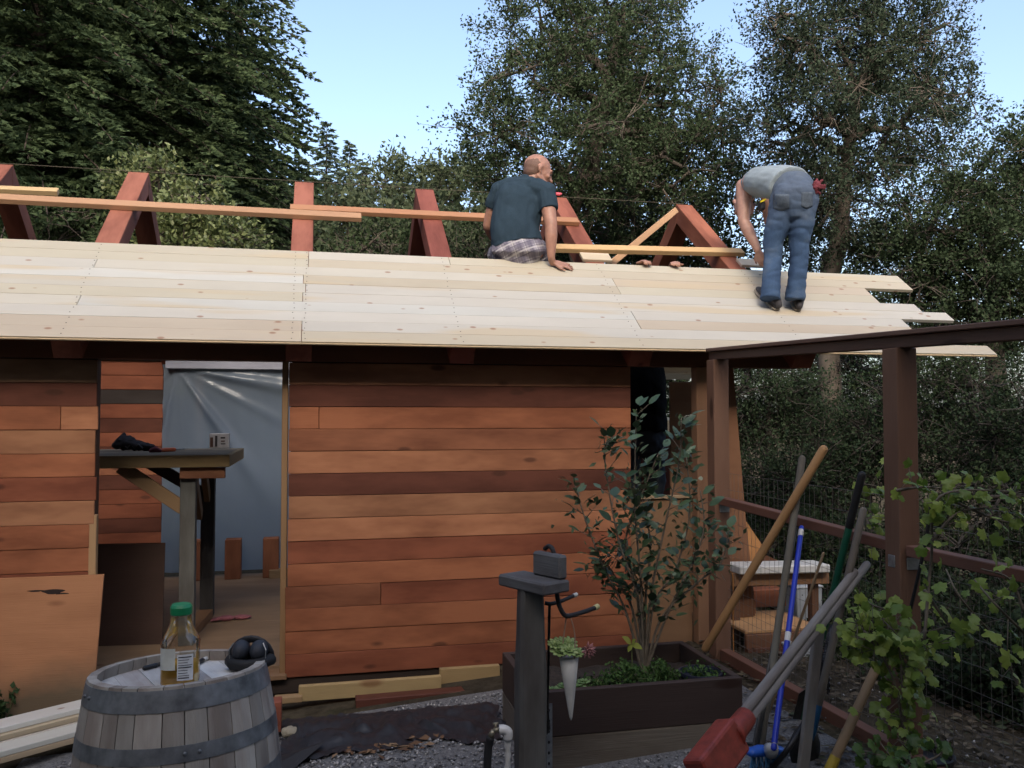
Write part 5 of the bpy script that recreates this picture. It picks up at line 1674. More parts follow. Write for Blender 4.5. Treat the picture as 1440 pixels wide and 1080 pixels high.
    for k in range(4):
        a = k * math.pi / 2; mb.tube([(c.x + 0.02 * math.cos(a), c.y + 0.02 * math.sin(a), c.z - 0.12), (c.x + 0.02 * math.cos(a), c.y + 0.02 * math.sin(a), c.z + 0.14)], 0.003, 5)
    tag(mb.build('wire_cage', M['black'], smooth=True), 'small black wire cage hanging between the shovel and the green handle', 'wire cage')
    # black strut/strap on the pergola post
    mb = MB(); mb.tube(bezier([at_x(1312, 700, 2.36), at_x(1300, 770, 2.36), at_x(1278, 868, 2.36)], 6), 0.007, 6)
    tag(mb.build('rubber_strap', M['black_rubber']), 'black rubber strap hanging beside the fence post in the vine', 'strap')
tools()

# ------------------------------------------------------------------ vines on the fence
def vine(name, label, paths, n_leaf, size, mat, spread, s_of, base):
    root = thing(name, label, 'vine', base)
    mb = MB(); pts_all = []
    for path in paths:
        pts = [at_s(x, y, s_of + random.uniform(-.06, .06)) if not isinstance(x, Vector) else x for (x, y) in path]
        cv = bezier(pts, 8); pts_all += cv
        mb.tube(cv, [0.006 * (1 - 0.6 * i / len(cv)) for i in range(len(cv))], 5)
    me = leaf_mesh('vine', mat)
    for _ in range(n_leaf):
        c = random.choice(pts_all)
        off = Vector((random.gauss(0, spread), random.gauss(0, spread * 0.7), random.gauss(0, spread)))
        p = c + off
        d = (off + Vector((random.uniform(-1, 1), random.uniform(-1, .3), random.uniform(-1, .2))) * spread).normalized()
        put_leaf(me, p, d, (random.uniform(-.6, .6), random.uniform(-1.4, -.2), random.uniform(.3, 1)), size * random.uniform(0.55, 1.2), root)
        if random.random() < 0.5: mb.tube([c, p], [0.002, 0.0015], 4)
    mb.build('stem', M['twig'], root, smooth=True)
vg = lambda x, y: Vector((x, y, ground_h(x, y)))
vine('grape_vine', 'bright green grape vine bunched on the fence post beside the tools', [[(1275, 1062), (1270, 980), (1262, 900), (1240, 870)], [(1275, 1062), (1258, 960), (1225, 900), (1200, 870)], [(1265, 960), (1282, 920), (1290, 900)], [(1255, 930), (1235, 900), (1190, 905)]], 270, 0.048, M['vine_leaf'], 0.050, 3.32, vg(2.35, 3.1))
vine('grape_vine', 'grape vine climbing over the top rail right of the fence post', [[(1300, 900), (1310, 780), (1320, 700), (1400, 690), (1450, 700)], [(1310, 760), (1350, 720), (1420, 715)], [(1260, 690), (1300, 685), (1350, 690)], [(1330, 700), (1400, 730), (1450, 740)]], 110, 0.046, M['vine_leaf'], 0.030, 3.05, vg(2.4, 2.8))
vine('grape_vine', 'grape vine shoots behind the post above the tool handles', [[(1290, 800), (1262, 740), (1240, 690), (1215, 680)], [(1250, 720), (1225, 740), (1215, 715)], [(1260, 860), (1225, 850), (1205, 830)]], 60, 0.055, M['vine_leaf'], 0.045, 4.1, vg(2.5, 3.5))
vine('grape_vine', 'loose hanging grape vine with large leaves on the lower mesh', [[(1440, 980), (1400, 900), (1350, 840), (1330, 800)], [(1450, 900), (1400, 850), (1370, 815)], [(1300, 830), (1340, 885), (1360, 885)], [(1440, 860), (1420, 815), (1380, 800)]], 44, 0.056, M['vine_leaf'], 0.05, 2.9, vg(2.4, 2.5))
vine('grape_vine', 'low sprouting vine at the foot of the fence post', [[(1270, 1085), (1250, 1065), (1225, 1060)], [(1270, 1085), (1280, 1060), (1262, 1040)], [(1270, 1085), (1320, 1062), (1335, 1040)]], 40, 0.055, M['vine_leaf_dark'], 0.035, 3.15, vg(2.35, 3.0))
pot = MB(); pc = at_z(1300, 1085, 0.14); pot.lathe(pc, [(0.09, -0.03), (0.11, 0.06), (0.118, 0.06), (0.118, 0.075), (0.106, 0.075), (0.10, 0.05), (0, 0.05)], 24)
tag(pot.build('nursery_pot', M['black']), 'black nursery pot at the foot of the fence post', 'pot')

# ------------------------------------------------------------------ people
def skin_mat(name, c):
    m, nt, b = new_mat(name)
    v = coords(nt, (1, 1, 1), rand=False)
    n = noise_n(nt, v, 30, 4, 0.6)
    nt.links.new(ramp(nt, n, [(0.3, tuple(k * 0.85 for k in c)), (0.7, tuple(k * 1.12 for k in c))]), b.inputs['Base Color'])
    b.inputs['Roughness'].default_value = 0.5
    b.inputs['Subsurface Weight'].default_value = 0.12
    b.inputs['Subsurface Radius'].default_value = (0.012, 0.005, 0.003)
    return m

def head(mb, c, face, up, k=1.0):
    f = Vector(face).normalized(); u = Vector(up); u = (u - f * u.dot(f)).normalized(); sd = f.cross(u)
    M3 = Matrix((f, sd, u)).transposed()
    P = lambda a, b, d: c + (f * a + sd * b + u * d) * k
    mb.ball(P(-0.012, 0, 0.030), (0.098 * k, 0.077 * k, 0.088 * k), M3)
    mb.ball(P(0.020, 0, -0.005), (0.078 * k, 0.068 * k, 0.085 * k), M3)
    mb.ball(P(0.040, 0, -0.055), (0.052 * k, 0.052 * k, 0.055 * k), M3)
    mb.ball(P(0.066, 0, -0.092), (0.026 * k, 0.030 * k, 0.022 * k), M3)
    mb.tube([P(0.055, -0.05, -0.075), P(0.0, -0.062, -0.05)], [0.020 * k, 0.020 * k], 8, round_cap=True)
    mb.tube([P(0.055, 0.05, -0.075), P(0.0, 0.062, -0.05)], [0.020 * k, 0.020 * k], 8, round_cap=True)
    mb.tube([P(0.086, 0, 0.022), P(0.101, 0, -0.012), P(0.110, 0, -0.024)], [0.011 * k, 0.013 * k, 0.016 * k], 8, round_cap=True)
    for s_ in (-1, 1):
        mb.ball(P(0.100, 0.013 * s_, -0.028), (0.011 * k, 0.009 * k, 0.008 * k), M3, 8, 6)
        mb.tube([P(0.088, 0.012 * s_, 0.026), P(0.080, 0.045 * s_, 0.028)], [0.011 * k, 0.009 * k], 8, round_cap=True)
        mb.ball(P(0.062, 0.042 * s_, -0.020), (0.026 * k, 0.022 * k, 0.018 * k), M3, 8, 6)
        mb.tube([P(-0.004, 0.078 * s_, 0.022), P(-0.016, 0.086 * s_, 0.010), P(-0.012, 0.084 * s_, -0.012), P(0.002, 0.078 * s_, -0.030)], [(0.008 * k, 0.012 * k), (0.009 * k, 0.016 * k), (0.008 * k, 0.014 * k), (0.007 * k, 0.009 * k)], 8, ref=sd, round_cap=True)
    mb.tube([P(0.086, -0.02, -0.055), P(0.093, 0, -0.056), P(0.086, 0.02, -0.055)], [0.008 * k, 0.010 * k, 0.008 * k], 8, round_cap=True)
    mb.tube([P(0.084, -0.017, -0.069), P(0.091, 0, -0.070), P(0.084, 0.017, -0.069)], [0.008 * k, 0.010 * k, 0.008 * k], 8, round_cap=True)
    return P

def hand(mb, wrist, d, nrm, thumb_side, curl=0.35, k=1.0, spread=0.12):
    """palm and five fingers; d points along the hand, nrm is the back of the hand"""
    d = Vector(d).normalized(); n = Vector(nrm); n = (n - d * n.dot(d)).normalized(); s = d.cross(n) * thumb_side
    M3 = Matrix((d, s, n)).transposed()
    mb.ball(wrist + d * 0.045 * k, (0.055 * k, 0.040 * k, 0.017 * k), M3)
    mb.ball(wrist + d * 0.070 * k + s * 0.006, (0.030 * k, 0.040 * k, 0.015 * k), M3)
    for i, (off, ln) in enumerate(((0.030, 0.070), (0.011, 0.080), (-0.010, 0.074), (-0.030, 0.058))):
        p0 = wrist + d * 0.078 * k + s * off * k
        dd = (d + s * (1.5 - i) * spread).normalized()
        pts = [p0]
        a = curl * 0.5
        for seg in (0.44, 0.32, 0.24):
            dirv = dd * math.cos(a) - n * math.sin(a)
            pts.append(pts[-1] + dirv * ln * seg * k); a += curl
        mb.tube(pts, [0.0095 * k, 0.0088 * k, 0.008 * k, 0.0068 * k], 8, round_cap=True)
    t0 = wrist + d * 0.028 * k + s * 0.030 * k
    t1 = t0 + (d * 0.7 + s * 0.7).normalized() * 0.042 * k - n * 0.006
    mb.tube([t0, t1, t1 + (d * 0.92 + s * 0.25 - n * curl * 0.5).normalized() * 0.032 * k], [0.013 * k, 0.011 * k, 0.008 * k], 8, round_cap=True)

rgt = Vector((_ct, -_st, 0)); fwd = Vector((_st, _ct, 0)); UPV = Vector((0, 0, 1))

def cloth(name, c, var=0.12, bstr=0.25, scale=120):
    m, nt, b = new_mat(name)
    v = coords(nt, (1, 1, 1), rand=False)
    n1 = noise_n(nt, v, 6, 4, 0.6); n2 = noise_n(nt, v, scale, 2, 0.6)
    col = ramp(nt, n1, [(0.3, tuple(k * (1 - var) for k in c)), (0.7, tuple(k * (1 + var) for k in c))])
    col = mix_rgb(nt, 0.25, col, ramp(nt, n2, [(0.3, 0.5), (0.7, 1.0)]), 'MULTIPLY')
    nt.links.new(col, b.inputs['Base Color']); b.inputs['Roughness'].default_value = 0.9; b.inputs['Specular IOR Level'].default_value = 0.1
    bump(nt, b, n2, bstr, 0.002)
    return m

def seated_man():
    S = at_s
    seat = Vector((1.43, 5.90, 2.70))
    root = thing('person', 'shaved headed man in navy t-shirt and plaid shorts seated on the roof edge', 'person', seat)
    s0 = 6.06
    hip = S(731, 351, s0 + 0.05)
    # limbs
    shR, shL = S(768, 273, s0 + 0.05), S(699, 272, s0 + 0.14)
    elR, wrR = S(775, 318, s0 - 0.03), S(775, 362, s0 - 0.05)
    elL, wrL = S(687, 318, s0 + 0.22), S(700, 345, s0 + 0.42)
    neck0, neck1 = S(742, 262, s0 + 0.13), S(752, 250, s0 + 0.16)
    hc = S(756, 242, s0 + 0.17)
    face = (rgt * 0.92 + fwd * 0.30 - UPV * 0.34).normalized()
    up = (UPV + rgt * 0.22 + fwd * 0.1)
    b = MB()
    b.tube([hip + UPV * 0.02, S(731, 318, s0 + 0.09), S(734, 285, s0 + 0.12), S(738, 268, s0 + 0.12)], [(0.15, 0.09), (0.145, 0.09), (0.16, 0.095), (0.12, 0.07)], 16, ref=rgt, round_cap=True)
    b.tube([shL, S(738, 268, s0 + 0.12), shR], [0.048, 0.06, 0.048], 12, round_cap=True)
    b.tube([neck0 - UPV * 0.03, neck1, hc - UPV * 0.02], [(0.066, 0.062), (0.060, 0.060), (0.058, 0.058)], 14, round_cap=True)
    P = head(b, hc, face, up, 1.06)
    b.tube([shR, shR.lerp(elR, .45), elR], [0.050, 0.054, 0.045], 12, round_cap=True)
    b.tube([elR, elR.lerp(wrR, .3), elR.lerp(wrR, .75), wrR], [0.044, 0.046, 0.034, 0.027], 12, round_cap=True)
    hd = at_roof(798, 374, 0.014) - wrR
    wr2 = at_roof(777, 369, 0.030)
    b.tube([wrR, wr2], [0.027, 0.026], 10, round_cap=True)
    hand(b, wr2, at_roof(800, 374, 0.016) - wr2, Vector((0, -0.6, 0.8)), 1, 0.10, 1.0, 0.16)
    b.tube([shL, shL.lerp(elL, .5), elL], [0.050, 0.050, 0.044], 12, round_cap=True)
    b.tube([elL, elL.lerp(wrL, .3), wrL], [0.043, 0.044, 0.027], 12, round_cap=True)
    hand(b, wrL, (fwd * 0.9 + rgt * 0.3 - UPV * 0.2), UPV + rgt * -0.4, -1, 0.5)
    # legs over the far side of the roof edge
    for sx in (-1, 1):
        h = hip + rgt * 0.10 * sx + fwd * 0.02
        k = h + fwd * 0.40 + rgt * 0.05 * sx + UPV * 0.05
        a = k + fwd * 0.06 - UPV * 0.40
        b.tube([h, h.lerp(k, .5), k], [0.088, 0.078, 0.060], 12, round_cap=True)
        b.tube([k, k.lerp(a, .3), k.lerp(a, .75), a], [0.058, 0.060, 0.044, 0.036], 12, round_cap=True)
        b.tube([a, a + fwd * 0.06 - UPV * 0.05, a + fwd * 0.2 - UPV * 0.06], [(0.04, 0.04), (0.04, 0.045), (0.025, 0.045)], 10, round_cap=True)
    me = fuse(b, 0.0075, 2)
    link_world_mesh('body', me, skin_mat('skin', (0.35, 0.18, 0.125)), root, seat)
    # stubble cap of shaved hair
    hb = MB(); uu = (up - face * up.dot(face)).normalized(); M3 = Matrix((face, face.cross(uu), uu)).transposed()
    hb.ball(P(-0.022, 0, 0.022), (0.0925, 0.0835, 0.0875), M3)
    hb.ball(P(-0.035, 0, -0.015), (0.068, 0.072, 0.062), M3)
    me = fuse(hb, 0.006, 2)
    link_world_mesh('shaved_hair', me, plain('stubble', (0.15, 0.085, 0.063), 0.7, 0, 0.25, 200, 0.3), root, seat)
    # eye
    for s_ in (-1, 1):
        e = MB(); e.ball(P(0.080, 0.032 * s_, 0.004), 0.0105, seg=10, rings=6); e.build('eye', plain('eye_dark', (0.04, 0.03, 0.025), 0.3), root, smooth=True)
        br = MB(); br.tube([P(0.092, 0.016 * s_, 0.030), P(0.086, 0.044 * s_, 0.034)], [0.005, 0.004], 6, round_cap=True); br.build('eyebrow', plain('brow', (0.10, 0.06, 0.04), 0.8), root)
    # t-shirt
    t = MB()
    t.tube([S(728, 346, s0 + 0.03), S(726, 336, s0 + 0.04), S(724, 318, s0 + 0.06), S(727, 300, s0 + 0.085), S(731, 282, s0 + 0.10), S(734, 270, s0 + 0.11), S(739, 260, s0 + 0.13)],
           [(0.183, 0.132), (0.184, 0.135), (0.176, 0.132), (0.178, 0.130), (0.185, 0.122), (0.165, 0.100), (0.085, 0.072)], 22, ref=rgt, round_cap=False)
    t.tube([S(702, 269, s0 + 0.135), S(720, 264, s0 + 0.125), S(740, 262, s0 + 0.115), S(756, 266, s0 + 0.08), S(768, 270, s0 + 0.05)], [0.070, 0.076, 0.082, 0.080, 0.074], 12, round_cap=True)
    eR = shR.lerp(elR, 0.50); eL = shL.lerp(elL, 0.46)
    t.tube([shR + UPV * 0.008 - rgt * 0.01, shR.lerp(elR, 0.25), eR + rgt * 0.003], [0.070, 0.070, 0.068], 14)
    t.tube([shL + UPV * 0.008 + rgt * 0.01, shL.lerp(elL, 0.25), eL - rgt * 0.003], [0.068, 0.066, 0.062], 14)
    me = fuse(t, 0.006, 4, 0.0095, (12, 12, 6))
    link_world_mesh('t_shirt', me, cloth('navy_cotton', (0.028, 0.048, 0.068)), root, seat)
    cl = MB(); cl.tube([neck0 + (rgt * math.cos(a) * 0.070 + fwd * math.sin(a) * 0.066 + UPV * (0.008 + 0.006 * math.sin(a)) + rgt * 0.008) for a in [k * math.pi / 10 for k in range(21)]], 0.009, 6)
    cl.build('collar', cloth('navy_rib', (0.022, 0.036, 0.052)), root, smooth=True)
    # shorts and waistband
    sh = MB()
    sh.tube([S(729, 360, s0 + 0.05), S(729, 354, s0 + 0.045), S(729, 344, s0 + 0.04), S(729, 338, s0 + 0.04)], [(0.165, 0.12), (0.200, 0.150), (0.190, 0.142), (0.172, 0.122)], 22, ref=rgt, round_cap=True)
    for sx in (-1, 1):
        h = hip + rgt * 0.10 * sx - UPV * 0.01; k = h + fwd * 0.36 + rgt * 0.05 * sx + UPV * 0.04
        sh.tube([h, h.lerp(k, .5), k], [0.105, 0.10, 0.095], 14)
    me = fuse(sh, 0.007, 4, 0.006, (14, 14, 14))
    m, nt, bs = new_mat('plaid_cotton')
    tc = nt.nodes.new('ShaderNodeTexCoord'); mp = nt.nodes.new('ShaderNodeMapping'); nt.links.new(tc.outputs['Object'], mp.inputs[0])
    mp.inputs['Rotation'].default_value = (0.15, 0.35, YAW)
    sp_ = nt.nodes.new('ShaderNodeSeparateXYZ'); nt.links.new(mp.outputs[0], sp_.inputs[0])
    def stripe(sock, freq, w0, ph=0.0):
        a = nd(nt, 'ShaderNodeMath', operation='MULTIPLY_ADD'); nt.links.new(sock, a.inputs[0]); a.inputs[1].default_value = freq; a.inputs[2].default_value = ph
        fr = nd(nt, 'ShaderNodeMath', operation='FRACT'); nt.links.new(a.outputs[0], fr.inputs[0])
        lt = nd(nt, 'ShaderNodeMath', operation='LESS_THAN'); nt.links.new(fr.outputs[0], lt.inputs[0]); lt.inputs[1].default_value = w0
        return lt.outputs[0]
    col = (0.30, 0.28, 0.32)
    col = mix_rgb(nt, 0.0, col, col)
    for sock, ph in ((sp_.outputs[0], 0.1), (sp_.outputs[2], 0.3)):
        k = nd(nt, 'ShaderNodeMath', operation='MULTIPLY'); nt.links.new(stripe(sock, 13.0, 0.42, ph), k.inputs[0]); k.inputs[1].default_value = 0.55
        col = mix_rgb(nt, k.outputs[0], col, (0.10, 0.09, 0.135))
        k = nd(nt, 'ShaderNodeMath', operation='MULTIPLY'); nt.links.new(stripe(sock, 13.0, 0.12, ph + 0.35), k.inputs[0]); k.inputs[1].default_value = 0.8
        col = mix_rgb(nt, k.outputs[0], col, (0.48, 0.46, 0.47))
        k = nd(nt, 'ShaderNodeMath', operation='MULTIPLY'); nt.links.new(stripe(sock, 26.0, 0.08, ph + 0.6), k.inputs[0]); k.inputs[1].default_value = 0.7
        col = mix_rgb(nt, k.outputs[0], col, (0.045, 0.04, 0.07))
    nt.links.new(col, bs.inputs['Base Color']); bs.inputs['Roughness'].default_value = 0.9
    link_world_mesh('shorts', me, m, root, seat)
seated_man()

def bending_man():
    S = at_s
    s0 = 5.97
    foot = at_roof(1100, 430)
    root = thing('person', 'man in blue jeans and grey-blue sleeveless top bending over on the roof', 'person', foot)
    M_sk = skin_mat('skin_pale', (0.42, 0.235, 0.175))
    hipL, hipR = S(1101, 283, s0 + 0.02), S(1130, 281, s0 - 0.01)
    pel = S(1116, 268, s0 + 0.02)
    kL, kR = S(1087, 352, s0 + 0.05), S(1124, 352, s0 + 0.02)
    aL = at_roof(1083, 414, 0.10); aR = at_roof(1118, 415, 0.10)
    chest = S(1069, 256, s0 + 0.36)
    shL, shR = S(1046, 262, s0 + 0.42), S(1078, 258, s0 + 0.62)
    elL = S(1046, 312, s0 + 0.36); wrL = S(1066, 352, s0 + 0.27)
    elR = S(1082, 310, s0 + 0.58); wrR = S(1098, 338, s0 + 0.38)
    hc = S(1046, 288, s0 + 0.68)
    b = MB()
    b.tube([pel, S(1092, 258, s0 + 0.16), chest, S(1056, 262, s0 + 0.48)], [(0.13, 0.10), (0.135, 0.10), (0.15, 0.10), (0.09, 0.08)], 16, ref=rgt, round_cap=True)
    b.tube([shL, chest.lerp(shL, .4) + fwd * 0.1, shR], [0.062, 0.08, 0.06], 12, round_cap=True)
    b.tube([S(1058, 266, s0 + 0.50), S(1051, 276, s0 + 0.60), hc], [0.062, 0.056, 0.056], 12, round_cap=True)
    P = head(b, hc, (fwd * 0.35 - UPV * 0.9 - rgt * 0.15), (fwd * 0.9 + UPV * -0.1), 0.98)
    b.tube([shL, shL.lerp(elL, .45), elL], [0.060, 0.055, 0.044], 12, round_cap=True)
    b.tube([elL, elL.lerp(wrL, .3), elL.lerp(wrL, .75), wrL], [0.043, 0.046, 0.033, 0.026], 12, round_cap=True)
    hand(b, wrL, (-UPV * 0.9 + rgt * 0.35 + fwd * 0.1), (-rgt * 0.8 - fwd * 0.5), 1, 0.55)
    b.tube([shR, shR.lerp(elR, .45), elR], [0.058, 0.052, 0.043], 12, round_cap=True)
    b.tube([elR, elR.lerp(wrR, .3), wrR], [0.043, 0.045, 0.027], 12, round_cap=True)
    hand(b, wrR, (-UPV * 0.9 - rgt * 0.3 - fwd * 0.2), (rgt * 0.8), -1, 0.5)
    for h, k, a in ((hipL, kL, aL), (hipR, kR, aR)):
        b.tube([h, h.lerp(k, .5), k], [0.060, 0.048, 0.036], 12, round_cap=True)
        b.tube([k, k.lerp(a, .4), a + UPV * 0.03], [0.036, 0.034, 0.028], 12, round_cap=True)
    me = fuse(b, 0.0075, 2)
    link_world_mesh('body', me, M_sk, root, foot)
    # hair
    hb = MB(); f = (fwd * 0.35 - UPV * 0.9 - rgt * 0.15).normalized(); u = (fwd * 0.9 - UPV * 0.1); u = (u - f * u.dot(f)).normalized(); sd_ = f.cross(u)
    M3 = Matrix((f, sd_, u)).transposed()
    hb.ball(hc + (f * -0.026 + u * 0.038), (0.094, 0.083, 0.088), M3)
    me = fuse(hb, 0.008, 2, 0.006, (40, 40, 40))
    link_world_mesh('hair', me, plain('brown_hair', (0.05, 0.028, 0.018), 0.8, 0, 0.3, 60, 0.3), root, foot)
    # jeans
    j = MB()
    j.tube([S(1119, 292, s0 + 0.01), S(1117, 276, s0 + 0.01), S(1113, 262, s0 + 0.05), S(1106, 256, s0 + 0.12)], [(0.158, 0.125), (0.166, 0.138), (0.152, 0.125), (0.130, 0.098)], 20, ref=rgt, round_cap=True)
    j.ball(S(1128, 273, s0 - 0.05), (0.084, 0.08, 0.10)); j.ball(S(1104, 276, s0 - 0.045), (0.084, 0.08, 0.10))
    cuffL, cuffR = aL - UPV * 0.035, aR - UPV * 0.035
    for h, k, c, x in ((hipL, kL, cuffL, -1), (hipR, kR, cuffR, 1)):
        mid = h.lerp(k, .45)
        j.tube([h, mid, k + UPV * 0.05, k - UPV * 0.06, k.lerp(c, .6), c], [(0.094, 0.100), (0.086, 0.088), (0.070, 0.074), (0.064, 0.069), (0.064, 0.066), (0.070, 0.064)], 16, ref=rgt)
    me = fuse(j, 0.0075, 4, 0.0055, (9, 9, 17))
    m, nt, bs = new_mat('denim')
    g = nt.nodes.new('ShaderNodeNewGeometry'); v = coords(nt, (1, 1, 1), rand=False)
    n1 = noise_n(nt, v, 5.5, 4, 0.6); n2 = noise_n(nt, v, 160, 2, 0.6)
    col = ramp(nt, n1, [(0.30, (0.022, 0.052, 0.115)), (0.55, (0.042, 0.085, 0.165)), (0.75, (0.10, 0.14, 0.20))])
    # knees to cuffs deeper indigo, seat worn grey
    tc = nt.nodes.new('ShaderNodeTexCoord'); sp_ = nt.nodes.new('ShaderNodeSeparateXYZ'); nt.links.new(tc.outputs['Object'], sp_.inputs[0])
    wr = ramp(nt, sp_.outputs[2], [(0.5, 0.0), (0.78, 0.45)])
    col = mix_rgb(nt, wr, col, (0.12, 0.135, 0.155))
    col = mix_rgb(nt, 0.3, col, ramp(nt, n2, [(0.3, 0.45), (0.7, 1.0)]), 'MULTIPLY')
    nt.links.new(col, bs.inputs['Base Color']); bs.inputs['Roughness'].default_value = 0.9; bump(nt, bs, n2, 0.25, 0.002)
    jo = link_world_mesh('jeans', me, m, root, foot)
    dn = plain('pocket_denim', (0.085, 0.11, 0.145), 0.9, 0, 0.2, 90, 0.2)
    from mathutils.bvhtree import BVHTree
    bvh = BVHTree.FromPolygons([v.co + foot for v in me.vertices], [tuple(p.vertices) for p in me.polygons])
    eye = Vector((0, 0, EYE))
    def on_jeans(x, y):
        r = ray(x, y).normalized(); h = bvh.ray_cast(eye, r)
        return (h[0] - r * 0.003) if h[0] else None
    for (x0, x1, y0, y1) in ((1087, 1110, 273, 297), (1127, 1143, 270, 294)):
        vs, fs, n = [], [], 7
        for iy in range(n + 1):
            for ix in range(n + 1):
                vs.append(on_jeans(x0 + (x1 - x0) * ix / n, y0 + (y1 - y0 - 4 + 4 * (1 - abs(2 * ix / n - 1))) * iy / n))
        for iy in range(n):
            for ix in range(n):
                q = (iy * (n + 1) + ix, iy * (n + 1) + ix + 1, (iy + 1) * (n + 1) + ix + 1, (iy + 1) * (n + 1) + ix)
                if all(vs[i] is not None for i in q): fs.append(q)
        pk = MB(); pk.add([v or foot for v in vs], fs)
        o = pk.build('back_pocket', dn, jo, smooth=True); sl_ = o.modifiers.new('t', 'SOLIDIFY'); sl_.thickness = 0.002
    # sleeveless top
    t = MB()
    t.tube([S(1111, 262, s0 + 0.04), S(1100, 258, s0 + 0.12), S(1086, 256, s0 + 0.22), S(1072, 256, s0 + 0.34), S(1062, 260, s0 + 0.42), S(1058, 264, s0 + 0.47)],
           [(0.168, 0.140), (0.166, 0.132), (0.168, 0.120), (0.160, 0.114), (0.125, 0.098), (0.085, 0.075)], 20, ref=rgt, round_cap=False)
    t.tube([shL + rgt * 0.035, chest.lerp(shL, .4) + fwd * 0.1, shR - rgt * 0.02], [0.066, 0.09, 0.062], 12, round_cap=True)
    me = fuse(t, 0.0075, 5, 0.0045, (8, 8, 14))
    link_world_mesh('sleeveless_top', me, cloth('grey_blue_cotton', (0.27, 0.32, 0.35)), root, foot)
    # shoes on the deck
    for (x0, y0, x1, y1) in ((1092, 437, 1060, 406), (1121, 438, 1114, 418)):
        a, b_ = at_roof(x0, y0, 0.0), at_roof(x1, y1, 0.0)
        d = (b_ - a); d = d.normalized() * 0.285; nrm = Vector((0, -0.6, 0.8))
        st = a
        so = MB(); x, y, z = frame(d, nrm)
        so.tube([st + z * 0.011, st + d * 0.12 + z * 0.011, st + d * 0.35 + z * 0.011, st + d * 0.75 + z * 0.011, st + d * 0.97 + z * 0.014], [(0.010, 0.024), (0.011, 0.036), (0.011, 0.038), (0.011, 0.047), (0.010, 0.026)], 14, ref=z, round_cap=True)
        sol = so.build('sole', plain('pale_sole', (0.26, 0.22, 0.17), 0.8), root, smooth=True)
        up_ = MB(); up_.tube([st + z * 0.045, st + d * 0.15 + z * 0.060, st + d * 0.38 + z * 0.060, st + d * 0.7 + z * 0.040, st + d * 0.93 + z * 0.030], [(0.028, 0.026), (0.045, 0.035), (0.040, 0.036), (0.026, 0.043), (0.016, 0.026)], 14, ref=z, round_cap=True)
        me = fuse(up_, 0.006, 2)
        link_world_mesh('shoe', me, plain('dark_suede', (0.045, 0.042, 0.045), 0.8, 0, 0.3, 30, 0.2), root, a)
    # red gloves in the back pocket
    gp = S(1145, 266, s0 - 0.08)
    g = MB()
    for k in range(8):
        a = k * 0.85
        e = gp + rgt * (0.03 + 0.035 * math.cos(a)) + UPV * (0.02 + 0.05 * math.sin(a)) - fwd * (0.02 * math.cos(2 * a))
        g.tube([gp, gp.lerp(e, .5) + UPV * 0.008, e], [0.013, 0.013, 0.011], 8, round_cap=True)
    me = fuse(g, 0.005, 2, 0.003, (40, 40, 40))
    tag(link_world_mesh('work_gloves', me, plain('maroon_cloth', (0.15, 0.03, 0.04), 0.9), None, gp), 'maroon work gloves stuffed in the back pocket of blue jeans', 'gloves')
    # tape measure clipped at the waist
    tp = S(1071, 290, s0 + 0.10)
    tm = thing('tape_measure', 'black and yellow tape measure clipped at the bending man\'s waist', 'tape measure', tp)
    mb = MB(); mb.box(tp, (0.035, 0.06, 0.06)); o = mb.build('case', M['black'], tm); o.modifiers.new('b', 'BEVEL').width = 0.01
    mb = MB(); mb.box(tp + Vector((-0.006, -0.03, 0.032)), (0.045, 0.012, 0.012), Matrix.Rotation(-0.5, 3, 'Y')); mb.build('clip', plain('yellow_plastic', (0.55, 0.45, 0.02), 0.4), tm)
    # nail gun / driver in the hand
    h = wrL + (-UPV * 0.09 + rgt * 0.03)
    dr = thing('power_driver', 'black power driver held in the bending man\'s hand', 'driver', h)
    mb = MB(); mb.tube([h + UPV * 0.10 + rgt * 0.03, h + UPV * 0.0 + rgt * 0.035, h - UPV * 0.08 + rgt * 0.03], [0.020, 0.022, 0.014], 10, round_cap=True); mb.build('driver_body', M['black'], dr, smooth=True)
    mb = MB(); q = at_roof(1068, 386, 0.004); mb.tube([h - UPV * 0.08 + rgt * 0.03, q], [0.005, 0.004], 6); mb.build('bit', M['steel'], dr)
bending_man()

